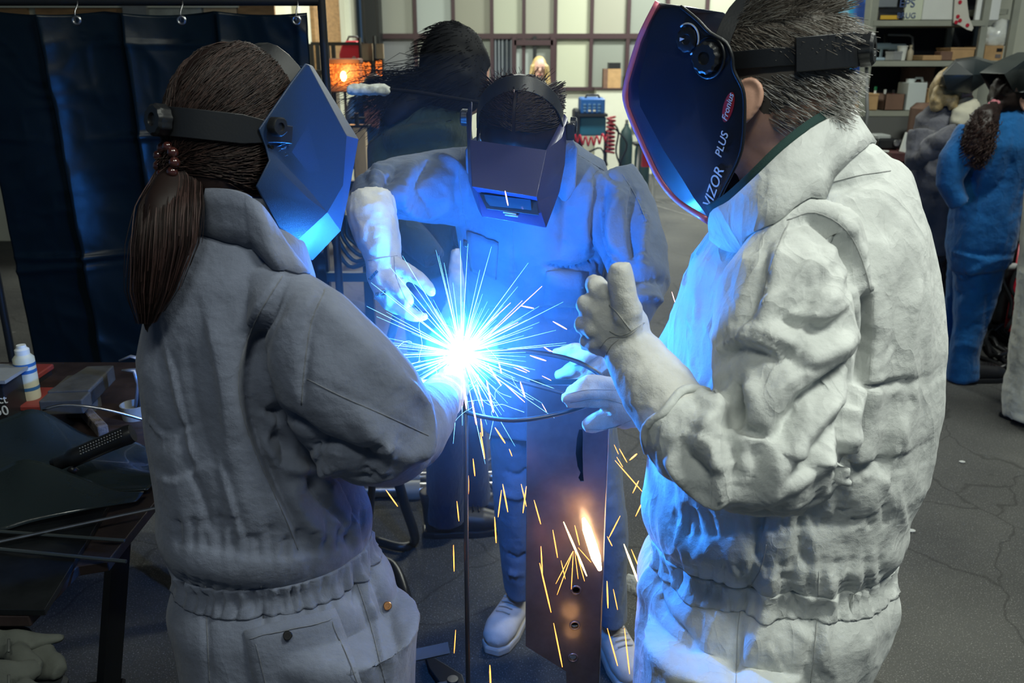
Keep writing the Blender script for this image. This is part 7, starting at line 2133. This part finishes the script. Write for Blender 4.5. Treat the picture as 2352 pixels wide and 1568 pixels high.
c7 = [((220, 445), (288, 540), 2.2), ((683, 85), (686, 190), 3), ((633, 510), (645, 625), 2), ((613, 765), (617, 918), 2), ((626, 1260), (617, 1395), 1.6), ((740, 20), (747, 62), 3), ((772, 30), (783, 130), 3), ((770, 110), (795, 262), 3), ((727, 262), (738, 362), 2.2), ((700, 360), (700, 468), 2.4), ((855, 80), (915, 172), 2.6), ((938, 205), (955, 248), 1.5), ((900, 410), (930, 572), 2.6), ((893, 445), (873, 602), 2.2), ((853, 602), (862, 752), 2.6), ((1008, 410), (1038, 540), 2), ((1038, 422), (1018, 578), 2.4), ((1083, 503), (1122, 643), 2.2), ((1192, 677), (1220, 838), 2.2), ((1255, 630), (1390, 945), 4.2), ((1320, 650), (1348, 765), 2), ((1123, 772), (1132, 945), 2.4), ((1115, 870), (1182, 1157), 2.6), ((1240, 855), (1265, 963), 1.4), ((1197, 1220), (1248, 1475), 2.4), ((825, 1465), (830, 1590), 3.2), ((1310, 800), (1210, 990), 1.3), ((1310, 800), (1217, 1055), 1.4), ((1312, 800), (1300, 1022), 1.4), ((1320, 800), (1340, 962), 1.3), ((1325, 790), (1377, 975), 1.6), ((1340, 780), (1415, 865), 1.3), ((1580, 203), (1625, 283), 1.5), ((1550, 180), (1575, 235), 1.2), ((1640, 270), (1683, 233), 3), ((1555, 272), (1715, 455), 2), ((1565, 252), (1600, 310), 1.3), ((1658, 462), (1693, 390), 2), ((1675, 597), (1722, 500), 2), ((1727, 412), (1720, 440), 1.6), ((1585, 595), (1520, 722), 2), ((1510, 715), (1538, 770), 1.6), ((1607, 760), (1700, 1005), 4.2), ((1650, 790), (1708, 928), 2), ((1508, 975), (1514, 1132), 2.8), ((1545, 1022), (1570, 1142), 1.6), ((1510, 1250), (1570, 1468), 2.2), ((1610, 1250), (1640, 1515), 2.2)]
cA = [((1365, 80), (1430, 125), 3), ((1210, 170), (1385, 228), 3), ((870, 235), (903, 365), 3), ((755, 270), (900, 497), 3), ((740, 440), (815, 785), 4), ((1105, 455), (1155, 620), 4), ((945, 485), (1155, 675), 2), ((580, 650), (635, 920), 4), ((640, 490), (705, 725), 2.4), ((485, 380), (525, 750), 5), ((1035, 300), (1175, 355), 2), ((1070, 280), (1205, 345), 2), ((1340, 390), (1440, 440), 1.5), ((1340, 690), (1390, 780), 1.5)]
full = [((1160, 438), (1167, 472), 3.2), ((1270, 738), (1302, 756), 3), ((1196, 702), (1226, 708), 3), ((1105, 786), (1245, 657), 1.5), ((1100, 762), (1173, 695), 1.5), ((1090, 790), (1190, 740), 1.3), ((1110, 778), (1200, 690), 1.0), ((1250, 798), (1270, 808), 2), ((1543, 670), (1551, 696), 1.6)]
SPK = [(tuple((800 + .394 * x, 950 + .394 * y) for x, y in s[:2]), s[2], 'o') for s in c7] + [(tuple((960 + .2126 * x, 780 + .2126 * y) for x, y in s[:2]), s[2] * 0.8, 'p') for s in cA] + [(s[:2], s[2] * 0.8, 'p') for s in full]
EO = emit('orange_spark', (1.0, 0.30, 0.045), 4.5)
EOH = emit('yellow_hot_spark', (1.0, 0.62, 0.22), 7.0)
EP = emit('pink_white_spark', (1.0, 0.48, 0.36), 4.0)
for i, ((a, b), w, k) in enumerate(SPK):
    u, v = (a[0] + b[0]) / 2, (a[1] + b[1]) / 2
    y = 1.44 + 0.05 * math.sin(i * 2.3)
    if 1205 < u < 1400 and v > 880: y = 1.47 + 0.03 * math.sin(i)
    elif u > 1400: y = 1.52 + 0.06 * math.sin(i)
    elif k == 'p': y = 1.40 + 0.03 * math.sin(i * 1.7)
    p, q = P(*a, y), P(*b, y + 0.01 * math.sin(i * 1.1))
    r = w * 0.62 * dep(p) / FPX
    lab = {'o': 'orange spark flying below the welding arc', 'p': 'pinkish white-hot spark flying close to the arc'}[k]
    if w > 4 and k == 'o': lab = 'thick yellow-hot spark flying past the steel post'
    obj('spark', MB().tube([p, p.lerp(q, 0.3), p.lerp(q, 0.8), q], [r * 0.4, r, r, r * 0.5], 6), EOH if (w > 4 and k == 'o') else (EO if k == 'o' else EP), smooth=180, label=lab, cat='spark', group={'o': 'orange sparks', 'p': 'pinkish sparks'}[k] if w <= 4 or k == 'p' else 'thick sparks')
# glowing capsule imitating a warm reflection on the post, with added lights
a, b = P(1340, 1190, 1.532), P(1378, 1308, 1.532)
t = thing('reflection_streak', 'white-hot elongated globule of molten metal glowing against the steel post', 'spark', b)
obj('core', MB().tube([a, a.lerp(b, 0.2), a.lerp(b, 0.75), b], [0.003, 0.009, 0.010, 0.004], 14), emit('warm_reflection_glow', (1.0, 0.60, 0.25), 22.0), t, smooth=180)
for (u, v, e, yy) in ((1352, 1240, 0.13, 1.48), (1314, 1440, 0.05, 1.525), (1318, 1480, 0.03, 1.53)):  # added point lights without a source, for the warm glow spots on the plate
    l = bpy.data.lights.new('plate_glow_light', 'POINT'); l.energy = e; l.color = (1.0, 0.52, 0.18); l.shadow_soft_size = 0.02
    lo = bpy.data.objects.new('plate_glow_light', l); COL.objects.link(lo); lo.location = P(u, v, yy)

# fume drifting round the arc
fm = bpy.data.materials.new('welding_fume'); fm.use_nodes = True
nt = fm.node_tree; nt.nodes.clear()
vsn = nt.nodes.new('ShaderNodeVolumeScatter'); vsn.inputs['Color'].default_value = (0.75, 0.88, 1, 1); vsn.inputs['Density'].default_value = 0.025; vsn.inputs['Anisotropy'].default_value = 0.0
on = nt.nodes.new('ShaderNodeOutputMaterial'); nt.links.new(vsn.outputs[0], on.inputs['Volume'])
fume = obj('welding_fume', MB().sphere(ARC + Vector((0.0, -0.05, 0.05)), (0.48, 0.48, 0.48), 24, 16), fm, smooth=180, label='thin blue-lit welding fume drifting around the arc', cat='fume', kind='stuff')
for rr_, dd_ in ((0.07, 0.8), (0.15, 0.20), (0.28, 0.07)):
    fm2 = fm.copy()
    fm2.node_tree.nodes['Volume Scatter'].inputs['Density'].default_value = dd_
    obj('fume_layer', MB().sphere(ARC, rr_, 24, 16), fm2, fume, smooth=180, kind='stuff')

# ================================================================ floor things behind the group
for (v, r, lab) in ((1092, 0.020, 'thin bright steel pipe lying on the floor behind the boots'), (1122, 0.030, 'thick steel pipe lying on the floor behind the boots')):
    a, b = PZ(700, v + 6, r), PZ(1330, v - 2, r)
    obj('steel_pipe', MB().cyl(a, b, r, n=16), STEEL, smooth=40, label=lab, cat='pipe')
    obj('pipe_collar', MB().cyl(PZ(925, v + 4, r), PZ(965, v + 3, r), r * 1.3, n=16), GREYM, bpy.data.objects['steel_pipe' if v < 1100 else 'steel_pipe.001'], smooth=40)
t = thing('tube_stand', 'bent black tube stand on the floor beside the grey coverall', 'stand', P(930, 1255, 2.65).xy.to_3d())
for dx in (0, -0.28):
    obj('leg', MB().tube([Vector(p) + Vector((dx, 0, 0)) for p in spline([tuple(P(912, 1095, 2.45)), tuple(P(930, 1160, 2.5)), tuple(P(950, 1220, 2.58)), tuple(PZ(950, 1245, 0.02)), tuple(PZ(920, 1256, 0.02)), tuple(PZ(860, 1240, 0.02))], 5)], 0.016, 10), DARKM, t, smooth=180)
a, b = P(912, 1095, 2.45), P(912, 1095, 2.45) + Vector((-0.28, 0, 0))
obj('crossbar', MB().cyl(a, b, 0.016), DARKM, t)
obj('cable', MB().tube([PZ(u, v, 0.016) for u, v in spline([(860, 1280), (905, 1300), (932, 1360), (942, 1420), (930, 1480), (880, 1540)])], 0.016, 8), BLACKP, smooth=180, label='thick black cable curving on the floor beside the grey coverall', cat='cable')
obj('cable', MB().tube([PZ(*q) for q in spline([(1150, 1040, 0.008), (1118, 1062, 0.03), (1108, 1078, 0.058), (1112, 1100, 0.075), (1124, 1112, 0.080), (1142, 1128, 0.060), (1176, 1146, 0.012), (1235, 1152, 0.008)], 6)], 0.007, 8), BLACKP, smooth=180, label='thin black cable looping over the floor pipes', cat='cable')
t = thing('pliers', 'dark flat steel wedge tool lying on the floor at the front', 'tool', PZ(1020, 1540, 0))
obj('blade', MB().prism([PZ(975, 1512, 0.004), PZ(1000, 1522, 0.004), PZ(1062, 1560, 0.004), PZ(1075, 1600, 0.004), PZ(1010, 1580, 0.004), PZ(985, 1545, 0.004)], (0, 0, 0.018)), DARKM, t, bevel=0.003)
obj('pivot', MB().cyl(PZ(1040, 1565, 0.02), PZ(1040, 1565, 0.02) + Vector((0, 0, 0.01)), 0.015), STEEL, t)
obj('rag', MB().add(*(lambda co, fs: ([tuple(c) for c in co], fs))(*remesh(MB().limb3([(PZ(1435, 1336, 0.012), 0.03, 0.012), (PZ(1460, 1345, 0.014), 0.035, 0.014), (PZ(1478, 1362, 0.012), 0.02, 0.01)], 12), 0.006, 1))), mat('white_flake', (0.45, 0.46, 0.44), 0.9, bump2=0.8, b2scale=80), smooth=180, label='small crumpled white scrap lying on the floor', cat='scrap')
for k, (u, v, s_) in enumerate(((2093, 1218, 0.012), (2210, 1060, 0.010))):
    q = PZ(u, v, 0.004)
    obj('scrap', MB().sphere(q, (s_ * 1.4, s_, 0.004), 8, 5), MATS['white_flake'], label=['pale flake of scrap on the asphalt beside the off-white coverall', 'tiny pale flake on the asphalt below the blue coverall'][k], cat='scrap')
# hoses hanging behind, between helmet and glove
t = thing('hose_rack', 'dark rack with hanging hoses behind the welding group', 'rack', P(780, 900, 3.3).xy.to_3d())
for x in (P(752, 700, 3.3).x, P(850, 700, 3.3).x):
    obj('post', MB().box((x, 3.3, 0.6), (0.035, 0.035, 1.2)), DARKM, t)
zr2 = P(800, 632, 3.3).z
obj('rail', MB().box((P(800, 632, 3.3).x, 3.28, zr2), (P(860, 632, 3.3).x - P(740, 632, 3.3).x, 0.03, 0.035)), mat('teal_tube', (0.03, 0.09, 0.11), 0.5), t)
obj('rail', MB().box((P(800, 632, 3.3).x, 3.3, 1.19), (P(860, 632, 3.3).x - P(740, 632, 3.3).x, 0.03, 0.035)), DARKM, t)
for k in range(5):
    obj('hose', MB().tube([P(u, v, 3.25) for u, v in spline([(770 + k * 9, 470 + 8 * k), (762 + k * 12, 540), (800 + k * 10, 610 - 14 * k), (850, 600 - 6 * k)])], 0.009, 8), mat('dark_teal_hose', (0.02, 0.06, 0.075), 0.45), t, smooth=180)
obj('sack', MB().add(*(lambda co, fs: ([tuple(c) for c in co], fs))(*remesh(MB().limb([(800, 700, 3.6, 50, 0.12), (800, 800, 3.6, 60, 0.15), (800, 950, 3.6, 64, 0.15), (800, 1045, 3.6, 60, 0.15)], 18), 0.02, 3))), mat('dark_blue_sack', (0.012, 0.022, 0.035), 0.8), smooth=180, label='dark blue sack standing behind the hose rack', cat='sack')
# fluffy boom microphone
ym = 2.5
t = thing('boom_microphone', 'fluffy grey boom microphone on a thin pole', 'microphone', (P(1290, 1300, 2.47).x, 2.47, 0))
mb = MB().limb([(797, 205, ym, 8, 0.014), (803, 205, ym, 13, 0.021), (850, 205, ym, 13, 0.021), (888, 206, ym, 12, 0.02), (897, 206, ym, 7, 0.012)], 16)
co, fs = remesh(mb, 0.006, 2); co = co + vnormals(co, fs) * (vnoise(co * 120, 9) * 0.004)[:, None]
surf('windshield', co, fs, mat('grey_fur', (0.62, 0.64, 0.58), 0.95, var=0.3, vscale=70, bump=0.8, bscale=300), t)
xs_, ys_ = P(1290, 1300, 2.47).x, 2.47
zs_ = P(1225, 262, ys_).z
obj('pole', MB().tube([P(893, 206, ym), P(960, 212, 2.47), P(1080, 232, 2.46), Vector((xs_ - 0.04, ys_, zs_)), Vector((xs_, ys_, zs_ - 0.03)), Vector((xs_, ys_, 0.0))], 0.005, 8), mat('matte_black', (0.01, 0.01, 0.011), 0.9, spec=0.1), t, smooth=180)
for a in (0.3, 2.5, 4.55):
    obj('leg', MB().cyl((xs_, ys_, 0.35), (xs_ + 0.15 * math.cos(a), ys_ + 0.15 * math.sin(a), 0.0), 0.008, n=8), DARKM, t)
